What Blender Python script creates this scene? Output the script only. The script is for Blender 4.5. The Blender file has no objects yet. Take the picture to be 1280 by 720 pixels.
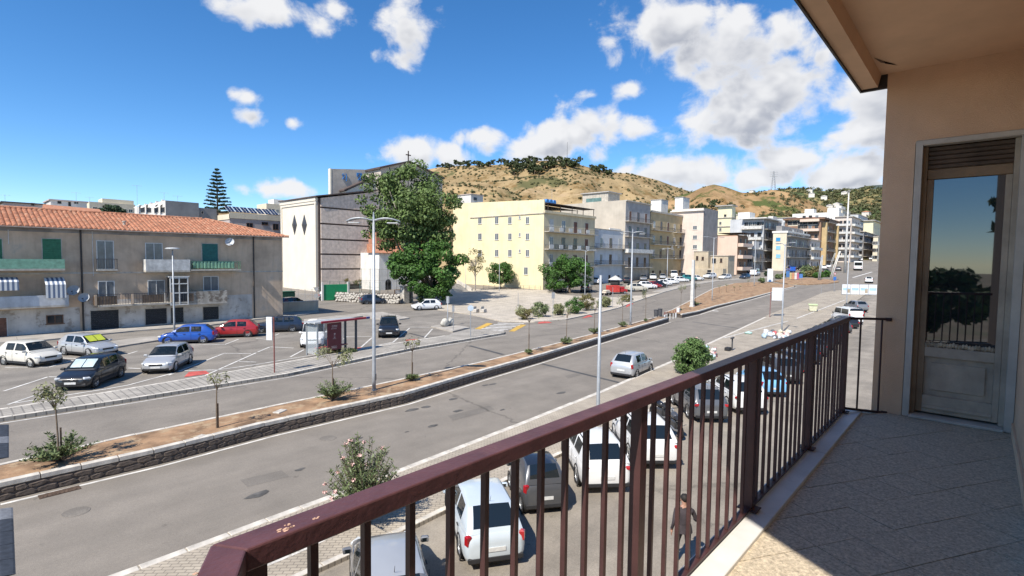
import bpy, bmesh, math, random
from mathutils import Vector as V, Matrix
rng = random.Random(11)
sc = bpy.context.scene
COL = sc.collection
R = math.radians
# ------------------------------------------------------------------ camera
H = 7.5                                   # eye height above the near carriageway
K = H/6.1
FPX, YAW, PITCH, ROLL = 650.0, 42.1, 3.1, 0.7
CP = V((0, 0, H))
_a, _p, _r = R(YAW), R(PITCH), R(ROLL)
FW = V((math.cos(_a)*math.cos(_p), math.sin(_a)*math.cos(_p), -math.sin(_p)))
_rt = FW.cross(V((0, 0, 1))).normalized(); _up = _rt.cross(FW)
RT = _rt*math.cos(_r) + _up*math.sin(_r); UP = -_rt*math.sin(_r) + _up*math.cos(_r)
cd = bpy.data.cameras.new('camera'); cam = bpy.data.objects.new('camera', cd); COL.objects.link(cam)
cd.sensor_width = 36; cd.lens = 36*FPX/1280; cd.clip_start = 0.03; cd.clip_end = 9000
m = Matrix((RT, UP, -FW)).transposed().to_4x4(); m.translation = CP; cam.matrix_world = m
sc.camera = cam
# ------------------------------------------------------------------ light
SUN_EL, SHADOW_AZ = 49.0, 9.0             # shadows fall along the street
sd = bpy.data.lights.new('sun', 'SUN'); sun = bpy.data.objects.new('sun', sd); COL.objects.link(sun)
sd.energy = 4.6; sd.angle = R(0.53); sd.color = (1, .94, .845)
_sdir = V((math.cos(R(SHADOW_AZ))*math.cos(R(SUN_EL)), math.sin(R(SHADOW_AZ))*math.cos(R(SUN_EL)), -math.sin(R(SUN_EL))))
sun.rotation_euler = _sdir.to_track_quat('-Z', 'Y').to_euler()
sc.view_settings.view_transform = 'Standard'; sc.view_settings.look = 'None'
sc.view_settings.exposure = 0.66; sc.view_settings.gamma = 1
def ray(px, py):
    return (FW + RT*((px-640)/FPX) - UP*((py-360)/FPX))
# ------------------------------------------------------------------ sky with clouds (world)
w = bpy.data.worlds.new('World'); sc.world = w; w.use_nodes = True
nt = w.node_tree; N = nt.nodes; L = nt.links
for n_ in list(N): N.remove(n_)
def lk(s, sock):
    if isinstance(s, (int, float)): sock.default_value = s
    else: L.new(s, sock)
def mth(op, a, b=0.0, c=None, clamp=False):
    n = N.new('ShaderNodeMath'); n.operation = op; n.use_clamp = clamp
    lk(a, n.inputs[0]); lk(b, n.inputs[1])
    if c is not None: lk(c, n.inputs[2])
    return n.outputs[0]
sky = N.new('ShaderNodeTexSky'); sky.sky_type = 'NISHITA'; sky.sun_disc = False
sky.sun_elevation = R(SUN_EL)
_saz = math.atan2(-_sdir.y, -_sdir.x)     # azimuth of the sun seen from the scene
sky.sun_rotation = R(90) - _saz
sky.altitude = 1400; sky.air_density = 0.9; sky.dust_density = 0.0; sky.ozone_density = 3.2
tc = N.new('ShaderNodeTexCoord'); sp = N.new('ShaderNodeSeparateXYZ'); L.new(tc.outputs['Generated'], sp.inputs[0])
AZ = mth('ARCTAN2', sp.outputs[1], sp.outputs[0]); EL = mth('ARCSINE', sp.outputs[2])
def azel(px, py):
    d = ray(px, py).normalized(); return math.atan2(d.y, d.x), math.asin(d.z)
# cloud banks: centre (px,py), half sizes in pixels, strength: read off the photograph, kept as directions
CL = [(832,42,62,42,.9),(900,62,70,46,.85),(968,105,62,60,.9),(925,148,80,36,.9),(985,55,40,38,.7),(875,155,45,25,.75),
      (510,42,35,34,.8),(345,12,62,18,.9),(418,14,12,10,.6),(313,148,14,10,.75),(310,122,12,9,.55),(365,152,9,8,.6),(340,237,38,12,.8),
      (520,190,38,22,.95),(560,195,30,16,.85),(605,172,40,16,.85),(690,180,60,26,1.0),(735,165,42,36,.95),(800,160,32,18,.75),(660,185,32,20,.85),(785,110,22,12,.75),(742,118,14,9,.5),
      (830,218,62,22,1.05),(885,214,50,24,1.1),(945,222,45,16,1.0),(993,204,42,28,1.1),(1055,214,48,24,1.1),(1110,165,60,45,1.0),(1090,120,45,30,.8),(995,190,30,18,.9)]
CLB = [(az_, el_, ra, re, s) for (px, py, rx, ry, s) in CL for (az_, el_) in [azel(px, py)] for (ra, re) in [(rx/FPX*1.0, ry/FPX*1.0)]]
_rc = random.Random(5)
for k in range(9):                        # the same broken cumulus goes on round the rest of the sky
    a_ = R(42) + R(68) + R(222)*(k + .5)/9 + _rc.uniform(-.06, .06)
    a_ = (a_ + math.pi) % (2*math.pi) - math.pi
    if abs(a_) > math.pi - .45: a_ = (math.pi - .5)*(1 if a_ > 0 else -1)
    CLB.append((a_, _rc.choice((.14, .18, .3, .5)), _rc.uniform(.09, .22), _rc.uniform(.04, .09), _rc.uniform(.8, 1)))
def cloud_field(daz, del_, det=8):
    f = None
    a0 = mth('ADD', AZ, daz); e0 = mth('ADD', EL, del_)
    for (ca, ce, ra, re, s) in CLB:
        u = mth('MULTIPLY_ADD', a0, 1/(ra*1.25), -ca/(ra*1.25)); v = mth('MULTIPLY_ADD', e0, 1/(re*1.25), -ce/(re*1.25))
        q = mth('MULTIPLY_ADD', u, u, mth('MULTIPLY', v, v))
        m_ = mth('MULTIPLY_ADD', mth('SQRT', q), -s, s)
        f = m_ if f is None else mth('SMOOTH_MAX', f, m_, .12)
    cv = N.new('ShaderNodeCombineXYZ'); L.new(a0, cv.inputs[0]); L.new(mth('MULTIPLY', e0, 1.25), cv.inputs[1]); cv.inputs[2].default_value = 3.1
    def noise(scale, det, rough, dist=0):
        n = N.new('ShaderNodeTexNoise'); n.inputs['Scale'].default_value = scale; n.inputs['Detail'].default_value = det
        n.inputs['Roughness'].default_value = rough; n.inputs['Distortion'].default_value = dist
        L.new(cv.outputs[0], n.inputs['Vector']); return n.outputs[0]
    n1 = noise(11, det, .6, .25)
    if det < 5: return mth('ADD', f, mth('MULTIPLY_ADD', n1, 2.1, -1.06))
    vo = N.new('ShaderNodeTexVoronoi'); vo.feature = 'SMOOTH_F1'; vo.inputs['Scale'].default_value = 26; vo.inputs['Smoothness'].default_value = .7
    L.new(cv.outputs[0], vo.inputs['Vector'])
    d = mth('ADD', f, mth('MULTIPLY_ADD', n1, 2.1, -1.06))
    return mth('ADD', d, mth('MULTIPLY_ADD', vo.outputs['Distance'], -.55, .18))
D0 = cloud_field(0, 0); D1 = cloud_field(.012, .030, 3)
def ramp(x, lo, hi):
    n = N.new('ShaderNodeMapRange'); n.interpolation_type = 'SMOOTHSTEP'; lk(x, n.inputs[0]); n.inputs[1].default_value = lo; n.inputs[2].default_value = hi
    return n.outputs[0]
alpha = mth('MULTIPLY', ramp(D0, -.02, .50), .97)
shade = mth('MULTIPLY', ramp(mth('SUBTRACT', D1, mth('MULTIPLY', D0, .45)), -.15, .75), ramp(D0, .15, .8))
cc = N.new('ShaderNodeMix'); cc.data_type = 'RGBA'; L.new(shade, cc.inputs[0])
cc.inputs[6].default_value = (5.5, 5.5, 5.55, 1); cc.inputs[7].default_value = (2.7, 2.85, 3.25, 1)
hs = N.new('ShaderNodeHueSaturation'); hs.inputs['Saturation'].default_value = 1.25; hs.inputs['Value'].default_value = 1.18
L.new(sky.outputs[0], hs.inputs['Color'])
mx = N.new('ShaderNodeMix'); mx.data_type = 'RGBA'; L.new(alpha, mx.inputs[0]); L.new(hs.outputs[0], mx.inputs[6]); L.new(cc.outputs[2], mx.inputs[7])
bg = N.new('ShaderNodeBackground'); bg.inputs['Strength'].default_value = 0.105; L.new(mx.outputs[2], bg.inputs['Color'])
w.cycles.sampling_method = 'MANUAL'; w.cycles.sample_map_resolution = 256
wo = N.new('ShaderNodeOutputWorld'); L.new(bg.outputs[0], wo.inputs['Surface'])
# ------------------------------------------------------------------ ground model: two planes with a step between the carriageways
S0, KS = 68.0*K, 0.036
def gz(x, y, lv=0):
    z = max(0.0, KS*(x + .35*y - S0))
    if lv: z += .33*K*min(1, max(0, (95*K-x)/(45*K)))
    return z
def G(px, py, lv=0, dz=0.0):
    """the point of the ground under a pixel of the photograph"""
    d = ray(px, py); lo, hi = 1.0, 900.0
    f = lambda t: CP.z + d.z*t - gz(CP.x + d.x*t, CP.y + d.y*t, lv) - dz
    for _ in range(60):
        mid = (lo+hi)/2
        if f(mid) > 0: lo = mid
        else: hi = mid
    return CP + d*lo
def onY(px, py, Y): d = ray(px, py); return CP + d*((Y-CP.y)/d.y)
def onX(px, py, X): d = ray(px, py); return CP + d*((X-CP.x)/d.x)
def AT(px, py, depth): return CP + ray(px, py)*depth
def PJ(p):
    d = V(p) - CP; z = d.dot(FW); return 640 + FPX*d.dot(RT)/z, 360 - FPX*d.dot(UP)/z
# ------------------------------------------------------------------ materials
MATS = {}
def mat(name, c, rough=.8, var=.12, scale=4, metal=0, bump=0, bscale=30, coat=0, streak=0, dirt=None, dscale=.6, dthr=.55, island=0, spec=.5, trans=0, alpha=1, ior=1.45, emit=0, sss=0):
    if name in MATS: return MATS[name]
    mt = bpy.data.materials.new(name); mt.use_nodes = True; t = mt.node_tree; n = t.nodes; l = t.links
    b = n['Principled BSDF']; b.inputs['Roughness'].default_value = rough; b.inputs['Metallic'].default_value = metal
    b.inputs['Specular IOR Level'].default_value = spec; b.inputs['IOR'].default_value = ior
    if coat: b.inputs['Coat Weight'].default_value = coat; b.inputs['Coat Roughness'].default_value = .06
    if trans: b.inputs['Transmission Weight'].default_value = trans
    if alpha < 1: b.inputs['Alpha'].default_value = alpha
    co = n.new('ShaderNodeTexCoord').outputs['Object']
    def noise(sc_, det=5, vec=co, rg=.6):
        x = n.new('ShaderNodeTexNoise'); x.inputs['Scale'].default_value = sc_; x.inputs['Detail'].default_value = det; x.inputs['Roughness'].default_value = rg
        l.new(vec, x.inputs['Vector']); return x.outputs[0]
    def mixc(fac, a, bcol, mode='MIX'):
        x = n.new('ShaderNodeMix'); x.data_type = 'RGBA'; x.blend_type = mode
        if isinstance(fac, (int, float)): x.inputs[0].default_value = fac
        else: l.new(fac, x.inputs[0])
        for s, i in ((a, 6), (bcol, 7)):
            if isinstance(s, tuple): x.inputs[i].default_value = s
            else: l.new(s, x.inputs[i])
        return x.outputs[2]
    def rmp(src, lo, hi, a, bb):
        x = n.new('ShaderNodeMapRange'); l.new(src, x.inputs[0]); x.inputs[1].default_value = lo; x.inputs[2].default_value = hi; x.inputs[3].default_value = a; x.inputs[4].default_value = bb
        return x.outputs[0]
    cur = (*c, 1)
    if var:
        dk = tuple(max(0, v*(1-var*1.6)) for v in c) + (1,); lt = tuple(min(1, v*(1+var)) for v in c) + (1,)
        cur = mixc(rmp(noise(scale), .3, .7, 0, 1), dk, lt)
    if island:
        g_ = n.new('ShaderNodeNewGeometry').outputs['Random Per Island']
        dk = tuple(v*(1-island) for v in c) + (1,); lt = tuple(min(1, v*(1+island)) for v in c) + (1,)
        cur = mixc(.65, cur, mixc(g_, dk, lt))
    if streak:
        mp = n.new('ShaderNodeMapping'); mp.inputs['Scale'].default_value = (2.2, 2.2, .22); l.new(co, mp.inputs[0])
        cur = mixc(rmp(noise(1.1, 6, mp.outputs[0]), .48, .75, 0, streak), cur, tuple(v*.45 for v in c) + (1,))
    if dirt:
        cur = mixc(rmp(noise(dscale, 8, rg=.65), dthr, dthr+.08, 0, .85), cur, (*dirt, 1))
    if isinstance(cur, tuple): b.inputs['Base Color'].default_value = cur
    else: l.new(cur, b.inputs['Base Color'])
    if emit: b.inputs['Emission Color'].default_value = (*c, 1); b.inputs['Emission Strength'].default_value = emit
    if bump:
        bp = n.new('ShaderNodeBump'); bp.inputs['Strength'].default_value = bump; bp.inputs['Distance'].default_value = .02
        l.new(noise(bscale, 4), bp.inputs['Height']); l.new(bp.outputs[0], b.inputs['Normal'])
    MATS[name] = mt; return mt
# ------------------------------------------------------------------ mesh helpers
class MB:
    def __init__(s): s.v = []; s.f = []; s.mi = []
    def face(s, pts, mi=0):
        i = len(s.v); s.v += [tuple(p) for p in pts]; s.f.append(tuple(range(i, i+len(pts)))); s.mi.append(mi); return s
    def raw(s, vs, fs, mi=0):
        i = len(s.v); s.v += [tuple(p) for p in vs]; s.f += [tuple(k+i for k in q) for q in fs]; s.mi += [mi]*len(fs); return s
    def box(s, x0, x1, y0, y1, z0, z1, mi=0):
        vs = [(x, y, z) for z in (z0, z1) for y in (y0, y1) for x in (x0, x1)]
        return s.raw(vs, [(0,2,3,1),(4,5,7,6),(0,1,5,4),(2,6,7,3),(0,4,6,2),(1,3,7,5)], mi)
    def bbox(s, c, sz, rz=0, mi=0, bev=0.0):
        hx, hy, hz = sz[0]/2, sz[1]/2, sz[2]/2; cs, sn = math.cos(rz), math.sin(rz); vs = []
        if bev <= 0: lay = [(-hz, 0), (hz, 0)]
        else: lay = [(-hz, bev), (-hz+bev, 0), (hz-bev, 0), (hz, bev)]
        for z, b in lay:
            for x, y in ((-hx+b, -hy+b), (hx-b, -hy+b), (hx-b, hy-b), (-hx+b, hy-b)):
                vs.append((c[0]+x*cs-y*sn, c[1]+x*sn+y*cs, c[2]+z))
        n = len(lay); fs = [(3,2,1,0), tuple(4*(n-1)+k for k in range(4))]
        for k in range(n-1):
            for j in range(4): fs.append((4*k+j, 4*k+(j+1) % 4, 4*k+4+(j+1) % 4, 4*k+4+j))
        return s.raw(vs, fs, mi)
    def prism(s, poly, z0, z1, mi=0):
        n = len(poly); zt = z1 if callable(z1) else (lambda x, y: z1); zb = z0 if callable(z0) else (lambda x, y: z0)
        vs = [(p[0], p[1], zb(p[0], p[1])) for p in poly] + [(p[0], p[1], zt(p[0], p[1])) for p in poly]
        return s.raw(vs, [tuple(range(n-1, -1, -1)), tuple(range(n, 2*n))] + [(k, (k+1) % n, n+(k+1) % n, n+k) for k in range(n)], mi)
    def cyl(s, p0, p1, r0, r1=None, n=8, cap=True, mi=0):
        r1 = r0 if r1 is None else r1; p0 = V(p0); p1 = V(p1); d = (p1-p0).normalized()
        a = d.cross(V((0, 0, 1)) if abs(d.z) < .9 else V((1, 0, 0))).normalized(); b = d.cross(a); vs = []
        for p, r in ((p0, r0), (p1, r1)):
            for k in range(n):
                t = 2*math.pi*k/n; vs.append(p + a*(r*math.cos(t)) + b*(r*math.sin(t)))
        fs = [(k, n+k, n+(k+1) % n, (k+1) % n) for k in range(n)]
        if cap: fs += [tuple(range(n)), tuple(range(2*n-1, n-1, -1))]
        return s.raw(vs, fs, mi)
    def tube(s, pts, rs, n=8, mi=0):
        pts = [V(p) for p in pts]
        if isinstance(rs, (int, float)): rs = [rs]*len(pts)
        vs = []; fs = []
        for i, p in enumerate(pts):
            d = (pts[min(i+1, len(pts)-1)] - pts[max(i-1, 0)]).normalized()
            a = d.cross(V((0, 0, 1)) if abs(d.z) < .93 else V((1, 0, 0))).normalized(); b = d.cross(a)
            for k in range(n):
                t = 2*math.pi*k/n; vs.append(p + a*(rs[i]*math.cos(t)) + b*(rs[i]*math.sin(t)))
        for i in range(len(pts)-1):
            for k in range(n): fs.append((i*n+k, (i+1)*n+k, (i+1)*n+(k+1) % n, i*n+(k+1) % n))
        fs += [tuple(range(n)), tuple(range(len(pts)*n-1, (len(pts)-1)*n-1, -1))]
        return s.raw(vs, fs, mi)
    def lathe(s, prof, c=(0, 0, 0), n=12, axis='z', mi=0):
        vs = []; fs = []; m_ = len(prof)
        for k in range(n):
            t = 2*math.pi*k/n
            for r, h in prof:
                p = (r*math.cos(t), r*math.sin(t), h) if axis == 'z' else (r*math.cos(t), h, r*math.sin(t))
                vs.append((c[0]+p[0], c[1]+p[1], c[2]+p[2]))
        for k in range(n):
            for j in range(m_-1):
                a = k*m_+j; b = ((k+1) % n)*m_+j; fs.append((a, b, b+1, a+1))
        return s.raw(vs, fs, mi)
    def blob(s, c, r, seed=0, amp=.25, nu=10, nv=6, mi=0):
        rr = random.Random(seed); ph = [rr.uniform(0, 6.28) for _ in range(6)]; vs = []; fs = []
        r = (r, r, r) if isinstance(r, (int, float)) else r
        for j in range(nv+1):
            th = math.pi*j/nv
            for i in range(nu):
                u = 2*math.pi*i/nu
                k = 1 + amp*(math.sin(2*u+ph[0])*math.sin(2*th+ph[1]) + .6*math.sin(3*u+ph[2])*math.sin(3*th+ph[3]) + .4*rr.uniform(-1, 1)*math.sin(th))
                vs.append((c[0]+r[0]*k*math.sin(th)*math.cos(u), c[1]+r[1]*k*math.sin(th)*math.sin(u), c[2]+r[2]*k*math.cos(th)))
        for j in range(nv):
            for i in range(nu): fs.append((j*nu+i, (j+1)*nu+i, (j+1)*nu+(i+1) % nu, j*nu+(i+1) % nu))
        return s.raw(vs, fs, mi)
    def mesh(s, name, mts, smooth=False):
        me = bpy.data.meshes.new(name); me.from_pydata(s.v, [], s.f)
        for m_ in (mts if isinstance(mts, (list, tuple)) else [mts]): me.materials.append(m_)
        if any(s.mi): me.polygons.foreach_set('material_index', s.mi)
        me.validate()
        if smooth:
            me.polygons.foreach_set('use_smooth', [True]*len(me.polygons))
            if smooth != 'all': me.set_sharp_from_angle(angle=R(40))
        me.update(); return me
    def build(s, name, mts, parent=None, loc=(0, 0, 0), rz=0, smooth=False):
        return link(name, s.mesh(name, mts, smooth), parent, loc, rz)
def link(name, me, parent=None, loc=(0, 0, 0), rz=0):
    o = bpy.data.objects.new(name, me); COL.objects.link(o); o.location = loc; o.rotation_euler = (0, 0, rz)
    if parent is not None: o.parent = parent
    return o
def tag(o, label=None, cat=None, group=None, kind=None):
    if label: o['label'] = label
    if cat: o['category'] = cat
    if group: o['group'] = group
    if kind: o['kind'] = kind
    return o
def thing(name, label, cat, loc=(0, 0, 0), rz=0, group=None):
    return tag(link(name, None, None, loc, rz), label, cat, group)
def copy_tree(o, parent=None):
    c = o.copy(); COL.objects.link(c)
    if parent is not None: c.parent = parent
    for ch in [x for x in bpy.data.objects if x.parent == o]: copy_tree(ch, c)
    return c
def sheet(name, poly, lv, dz, mt, parent=None, thick=0.0, kind='structure', label=None):
    """a polygon laid on the ground model, cut along its creases so that it lies exactly on it"""
    bm = bmesh.new(); vs = [bm.verts.new((p[0], p[1], 0)) for p in poly]
    try: bm.faces.new(vs)
    except ValueError: pass
    for pc, no in (((S0, 0, 0), (1, .35, 0)), ((50*K, 0, 0), (1, 0, 0)), ((95*K, 0, 0), (1, 0, 0))):
        bmesh.ops.bisect_plane(bm, geom=bm.verts[:]+bm.edges[:]+bm.faces[:], plane_co=pc, plane_no=no, dist=1e-5)
    bmesh.ops.triangulate(bm, faces=bm.faces[:]); bmesh.ops.recalc_face_normals(bm, faces=bm.faces[:])
    for f in bm.faces:
        if f.normal.z < 0: f.normal_flip()
    if thick:
        r = bmesh.ops.extrude_face_region(bm, geom=bm.faces[:])
        for e in r['geom']:
            if isinstance(e, bmesh.types.BMVert): e.co.z = 1
    for v in bm.verts:
        top = v.co.z > .5; v.co.z = gz(v.co.x, v.co.y, lv) + dz + (thick if top else 0)
    me = bpy.data.meshes.new(name); bm.to_mesh(me); bm.free(); me.materials.append(mt)
    o = link(name, me, parent)
    if parent is None and kind: o['kind'] = kind
    if label: o['label'] = label
    return o
def offset(line, d):
    """polyline moved sideways by d metres (left of its direction is positive)"""
    out = []
    for i, p in enumerate(line):
        a = line[max(i-1, 0)]; b = line[min(i+1, len(line)-1)]; t = V((b[0]-a[0], b[1]-a[1])).normalized()
        out.append(V((p[0]-t.y*d, p[1]+t.x*d)))
    return out
def resample(line, step):
    pts = [V((p[0], p[1])) for p in line]; out = [pts[0].copy()]; acc = 0
    for a, b in zip(pts, pts[1:]):
        ln = (b-a).length; t = step-acc
        while t <= ln: out.append(a + (b-a)*(t/ln)); t += step
        acc = ln-(t-step)
    return out
# ------------------------------------------------------------------ surface materials
def mat_brick(name, c1, c2, mort, bw, bh, rot=0, msize=.012, rough=.85, var=.18, offs=.5):
    mt = bpy.data.materials.new(name); mt.use_nodes = True; t = mt.node_tree; n = t.nodes; l = t.links; b = n['Principled BSDF']; b.inputs['Roughness'].default_value = rough
    co = n.new('ShaderNodeTexCoord').outputs['Object']; mp = n.new('ShaderNodeMapping'); mp.inputs['Rotation'].default_value = (0, 0, rot); l.new(co, mp.inputs[0])
    br = n.new('ShaderNodeTexBrick'); br.offset = offs; br.inputs['Scale'].default_value = 1; br.inputs['Brick Width'].default_value = bw; br.inputs['Row Height'].default_value = bh
    br.inputs['Mortar Size'].default_value = msize; br.inputs['Mortar Smooth'].default_value = .2
    br.inputs['Color1'].default_value = (*c1, 1); br.inputs['Color2'].default_value = (*c2, 1); br.inputs['Mortar'].default_value = (*mort, 1)
    l.new(mp.outputs[0], br.inputs['Vector'])
    no = n.new('ShaderNodeTexNoise'); no.inputs['Scale'].default_value = .7; no.inputs['Detail'].default_value = 8; l.new(co, no.inputs['Vector'])
    mr = n.new('ShaderNodeMapRange'); l.new(no.outputs[0], mr.inputs[0]); mr.inputs[1].default_value = .3; mr.inputs[2].default_value = .7; mr.inputs[3].default_value = 1-var; mr.inputs[4].default_value = 1+var
    mx_ = n.new('ShaderNodeVectorMath'); mx_.operation = 'SCALE'; l.new(br.outputs['Color'], mx_.inputs[0]); l.new(mr.outputs[0], mx_.inputs['Scale'])
    l.new(mx_.outputs[0], b.inputs['Base Color'])
    bp = n.new('ShaderNodeBump'); bp.inputs['Strength'].default_value = .6; bp.inputs['Distance'].default_value = .01; bp.invert = True
    l.new(br.outputs['Fac'], bp.inputs['Height']); l.new(bp.outputs[0], b.inputs['Normal'])
    MATS[name] = mt; return mt
def mat_asphalt(name, c, wear, rot=R(3), crack=.5):
    mt = bpy.data.materials.new(name); mt.use_nodes = True; t = mt.node_tree; n = t.nodes; l = t.links; b = n['Principled BSDF']; b.inputs['Roughness'].default_value = .88
    co = n.new('ShaderNodeTexCoord').outputs['Object']
    def nz(s, d, sc3=(1, 1, 1), rg=.6):
        mp = n.new('ShaderNodeMapping'); mp.inputs['Rotation'].default_value = (0, 0, -rot); mp.inputs['Scale'].default_value = sc3; l.new(co, mp.inputs[0])
        x = n.new('ShaderNodeTexNoise'); x.inputs['Scale'].default_value = s; x.inputs['Detail'].default_value = d; x.inputs['Roughness'].default_value = rg; l.new(mp.outputs[0], x.inputs['Vector']); return x.outputs[0]
    def mr(s, lo, hi, a, bb):
        x = n.new('ShaderNodeMapRange'); l.new(s, x.inputs[0]); x.inputs[1].default_value = lo; x.inputs[2].default_value = hi; x.inputs[3].default_value = a; x.inputs[4].default_value = bb; return x.outputs[0]
    def mul(a, bb):
        x = n.new('ShaderNodeMath'); x.operation = 'MULTIPLY'; l.new(a, x.inputs[0]); l.new(bb, x.inputs[1]); return x.outputs[0]
    k = mul(mr(nz(.55, 7), .3, .7, 1-wear, 1+wear), mr(nz(.42, 5, (.09, 1, 1)), .35, .68, 1-wear*.9, 1+wear*.8))   # blotches, long wheel tracks
    k = mul(k, mr(nz(55, 2), .3, .7, .76, 1.24))                                                                      # grit
    k = mul(k, mr(nz(14, 5, rg=.7), .3, .7, .88, 1.12))
    k = mul(k, mr(nz(2.3, 4), .66, .72, 1, .72))                                                                      # dark spots
    v = n.new('ShaderNodeTexVoronoi'); v.feature = 'DISTANCE_TO_EDGE'; v.inputs['Scale'].default_value = .11
    ds = n.new('ShaderNodeMix'); ds.data_type = 'VECTOR'; ds.inputs[0].default_value = .5; l.new(co, ds.inputs[4])
    nn = n.new('ShaderNodeTexNoise'); nn.inputs['Scale'].default_value = 1.3; nn.inputs['Detail'].default_value = 6; l.new(co, nn.inputs['Vector']); l.new(nn.outputs[1], ds.inputs[5]); l.new(ds.outputs[1], v.inputs['Vector'])
    k = mul(k, mr(v.outputs[0], .0, .006, 1-crack, 1))
    vm = n.new('ShaderNodeVectorMath'); vm.operation = 'SCALE'; vm.inputs[0].default_value = c; l.new(k, vm.inputs['Scale']); l.new(vm.outputs[0], b.inputs['Base Color'])
    bp = n.new('ShaderNodeBump'); bp.inputs['Strength'].default_value = .35; bp.inputs['Distance'].default_value = .01; l.new(nz(70, 3), bp.inputs['Height']); l.new(bp.outputs[0], b.inputs['Normal'])
    MATS[name] = mt; return mt
m_asp = mat_asphalt('asphalt', (.205, .180, .150), .14, crack=.4)
m_asp2 = mat_asphalt('asphalt_dusty', (.255, .222, .18), .24, crack=.3)
m_asp3 = mat_asphalt('asphalt_parking', (.210, .188, .16), .2, crack=.35)
m_dark_strip = mat_asphalt('dark_asphalt', (.075, .074, .074), .2)
m_patch = mat_asphalt('asphalt_repair', (.168, .149, .126), .15)
m_stain = mat('oil_stain', (.10, .094, .086), .75, .3, 3)
m_earth = mat('dusty_earth', (.27, .22, .16), .95, .25, .15, dirt=(.16, .17, .10), dscale=.05, dthr=.5)
m_pave = mat_brick('paver_near', (.40, .345, .27), (.35, .30, .235), (.21, .18, .145), .24, .12, R(45), .012)
m_pave2 = mat_brick('paver_platform', (.36, .33, .285), (.30, .275, .24), (.185, .17, .15), .34, .34, R(90), .03, offs=0)
m_pave3 = mat_brick('paver_plaza', (.47, .415, .34), (.42, .37, .30), (.30, .26, .21), .6, .3, R(4), .012)
m_conc = mat('concrete_walk', (.36, .33, .29), .9, .2, .8, dirt=(.24, .22, .19), dscale=.5, bump=.2)
m_kerb = mat('kerb_stone', (.52, .48, .42), .85, .22, 2.2, bump=.25, dirt=(.30, .27, .23), dscale=1.2, dthr=.6)
m_soil = mat('dry_soil', (.30, .185, .105), .97, .35, 1.1, bump=1, bscale=9, dirt=(.36, .26, .16), dscale=1.6, dthr=.52)
m_wallstone = mat('dark_stone', (.125, .098, .08), .9, .4, 3, bump=.7, bscale=14, dirt=(.22, .19, .165), dscale=2.4, dthr=.62)
m_wallmort = mat('wall_mortar', (.11, .088, .074), .95, .3, 5)
m_white = mat('road_paint', (.62, .60, .56), .8, .22, 2.0, dirt=(.26, .25, .23), dscale=3.5, dthr=.60)
m_red = mat('red_road_paint', (.52, .10, .08), .8, .25, 2.0, dirt=(.25, .2, .18), dscale=2.5, dthr=.6)
m_yel = mat('yellow_road_paint', (.58, .36, .07), .8, .25, 2.0, dirt=(.3, .25, .18), dscale=2.5, dthr=.58)
def GP(lst, lv=0, dz=0): return [G(px, py, lv, dz).to_2d() for px, py in lst]
# ------------------------------------------------------------------ ground, roads
def plane_sheet(name, x0, x1, y0, y1, lv, dz, mt):
    return sheet(name, [(x0, y0), (x1, y0), (x1, y1), (x0, y1)], lv, dz, mt)
Nl = [V((-40, 11.9*K))] + GP([(153,720),(240,688),(464,604),(632,538.6),(751,491),(840,452.5),(882,432),(959,395),(1007.5,375.6),(1026,367.5),(1040,364)])
Wl = [V((-40, 17.6*K))] + GP([(0,627),(200,580),(340,543),(506,504.4),(600,475),(676,452.5),(750,429),(836,402.5)])
MFl = [V((-40, 19.5*K))] + GP([(0,580),(160,544),(340,507),(466,481),(600,452.5),(691,430),(822,395.5)], 1, .15)
WB = GP([(852.5,397.5),(895,385.5),(940,373.7),(977.5,362.5),(994,359)])
MFB = GP([(831,390),(866,373.7),(875,368.7),(892.5,360),(917.5,353.9),(940,352.6),(965,353),(994,357)], 1, .15)
Fl = [V((-40, 24.2*K))] + GP([(0,527),(160,502.5),(360,470),(518,437),(630,418)], 1)
Bl = [V((-40, 26.2*K))] + GP([(0,511),(160,485.6),(320,458.7),(480,431),(561,418.7)], 1, .15)
F2 = GP([(628,402.5),(668,403),(707.5,400),(752.5,390.6),(790,379),(830,365.5),(862.5,357),(900,351.4),(940,348.4),(985,346.5)], 1)
K2 = [V((-40, 9.25*K))] + GP([(400,716),(510,666),(636,603),(703,570)]) + [V((16, 9.5))*K, V((24, 9.9))*K, V((36, 10.6))*K, V((50, 11.4))*K, V((70, 12.3))*K, V((92, 13.2))*K]
plane_sheet('ground', -700, 1500, -300, 1600, 0, -.9, m_earth)
sheet('road', [(-60, 11.0*K), (60*K, 11.0*K), (100*K, 12*K), (420*K, -40*K), (420*K, 120*K), (150*K, 75*K), (75*K, 40*K)] + [(p[0]+.1, p[1]+.7) for p in reversed(Wl)] + [(-60, 18.5*K)], 0, 0, m_asp)
sheet('parking_lot', [(-60, -1), (140*K, -8), (140*K, 14*K), (92*K, 13.6*K)] + [(p[0], p[1]+.3) for p in reversed(K2)], 0, .006, m_asp2)
sheet('far_road', [(p[0], p[1]-.5) for p in MFl] + [(p[0], p[1]-.6) for p in MFB[:3]] + [G(890,364,1).to_2d(), G(994,352,1).to_2d(), (160*K, 66*K), (120*K, 70*K), (60*K, 130*K), (-60, 130*K), (-60, 20*K)], 1, -.02, m_asp)
sheet('far_parking_lot', [(p[0], p[1]-.3) for p in Bl] + GP([(600,408),(612,396),(545,386),(480,390),(452,392),(380,402),(300,409),(167,415)], 1) + [(-40, 46*K)], 1, -.012, m_asp3)
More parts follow.
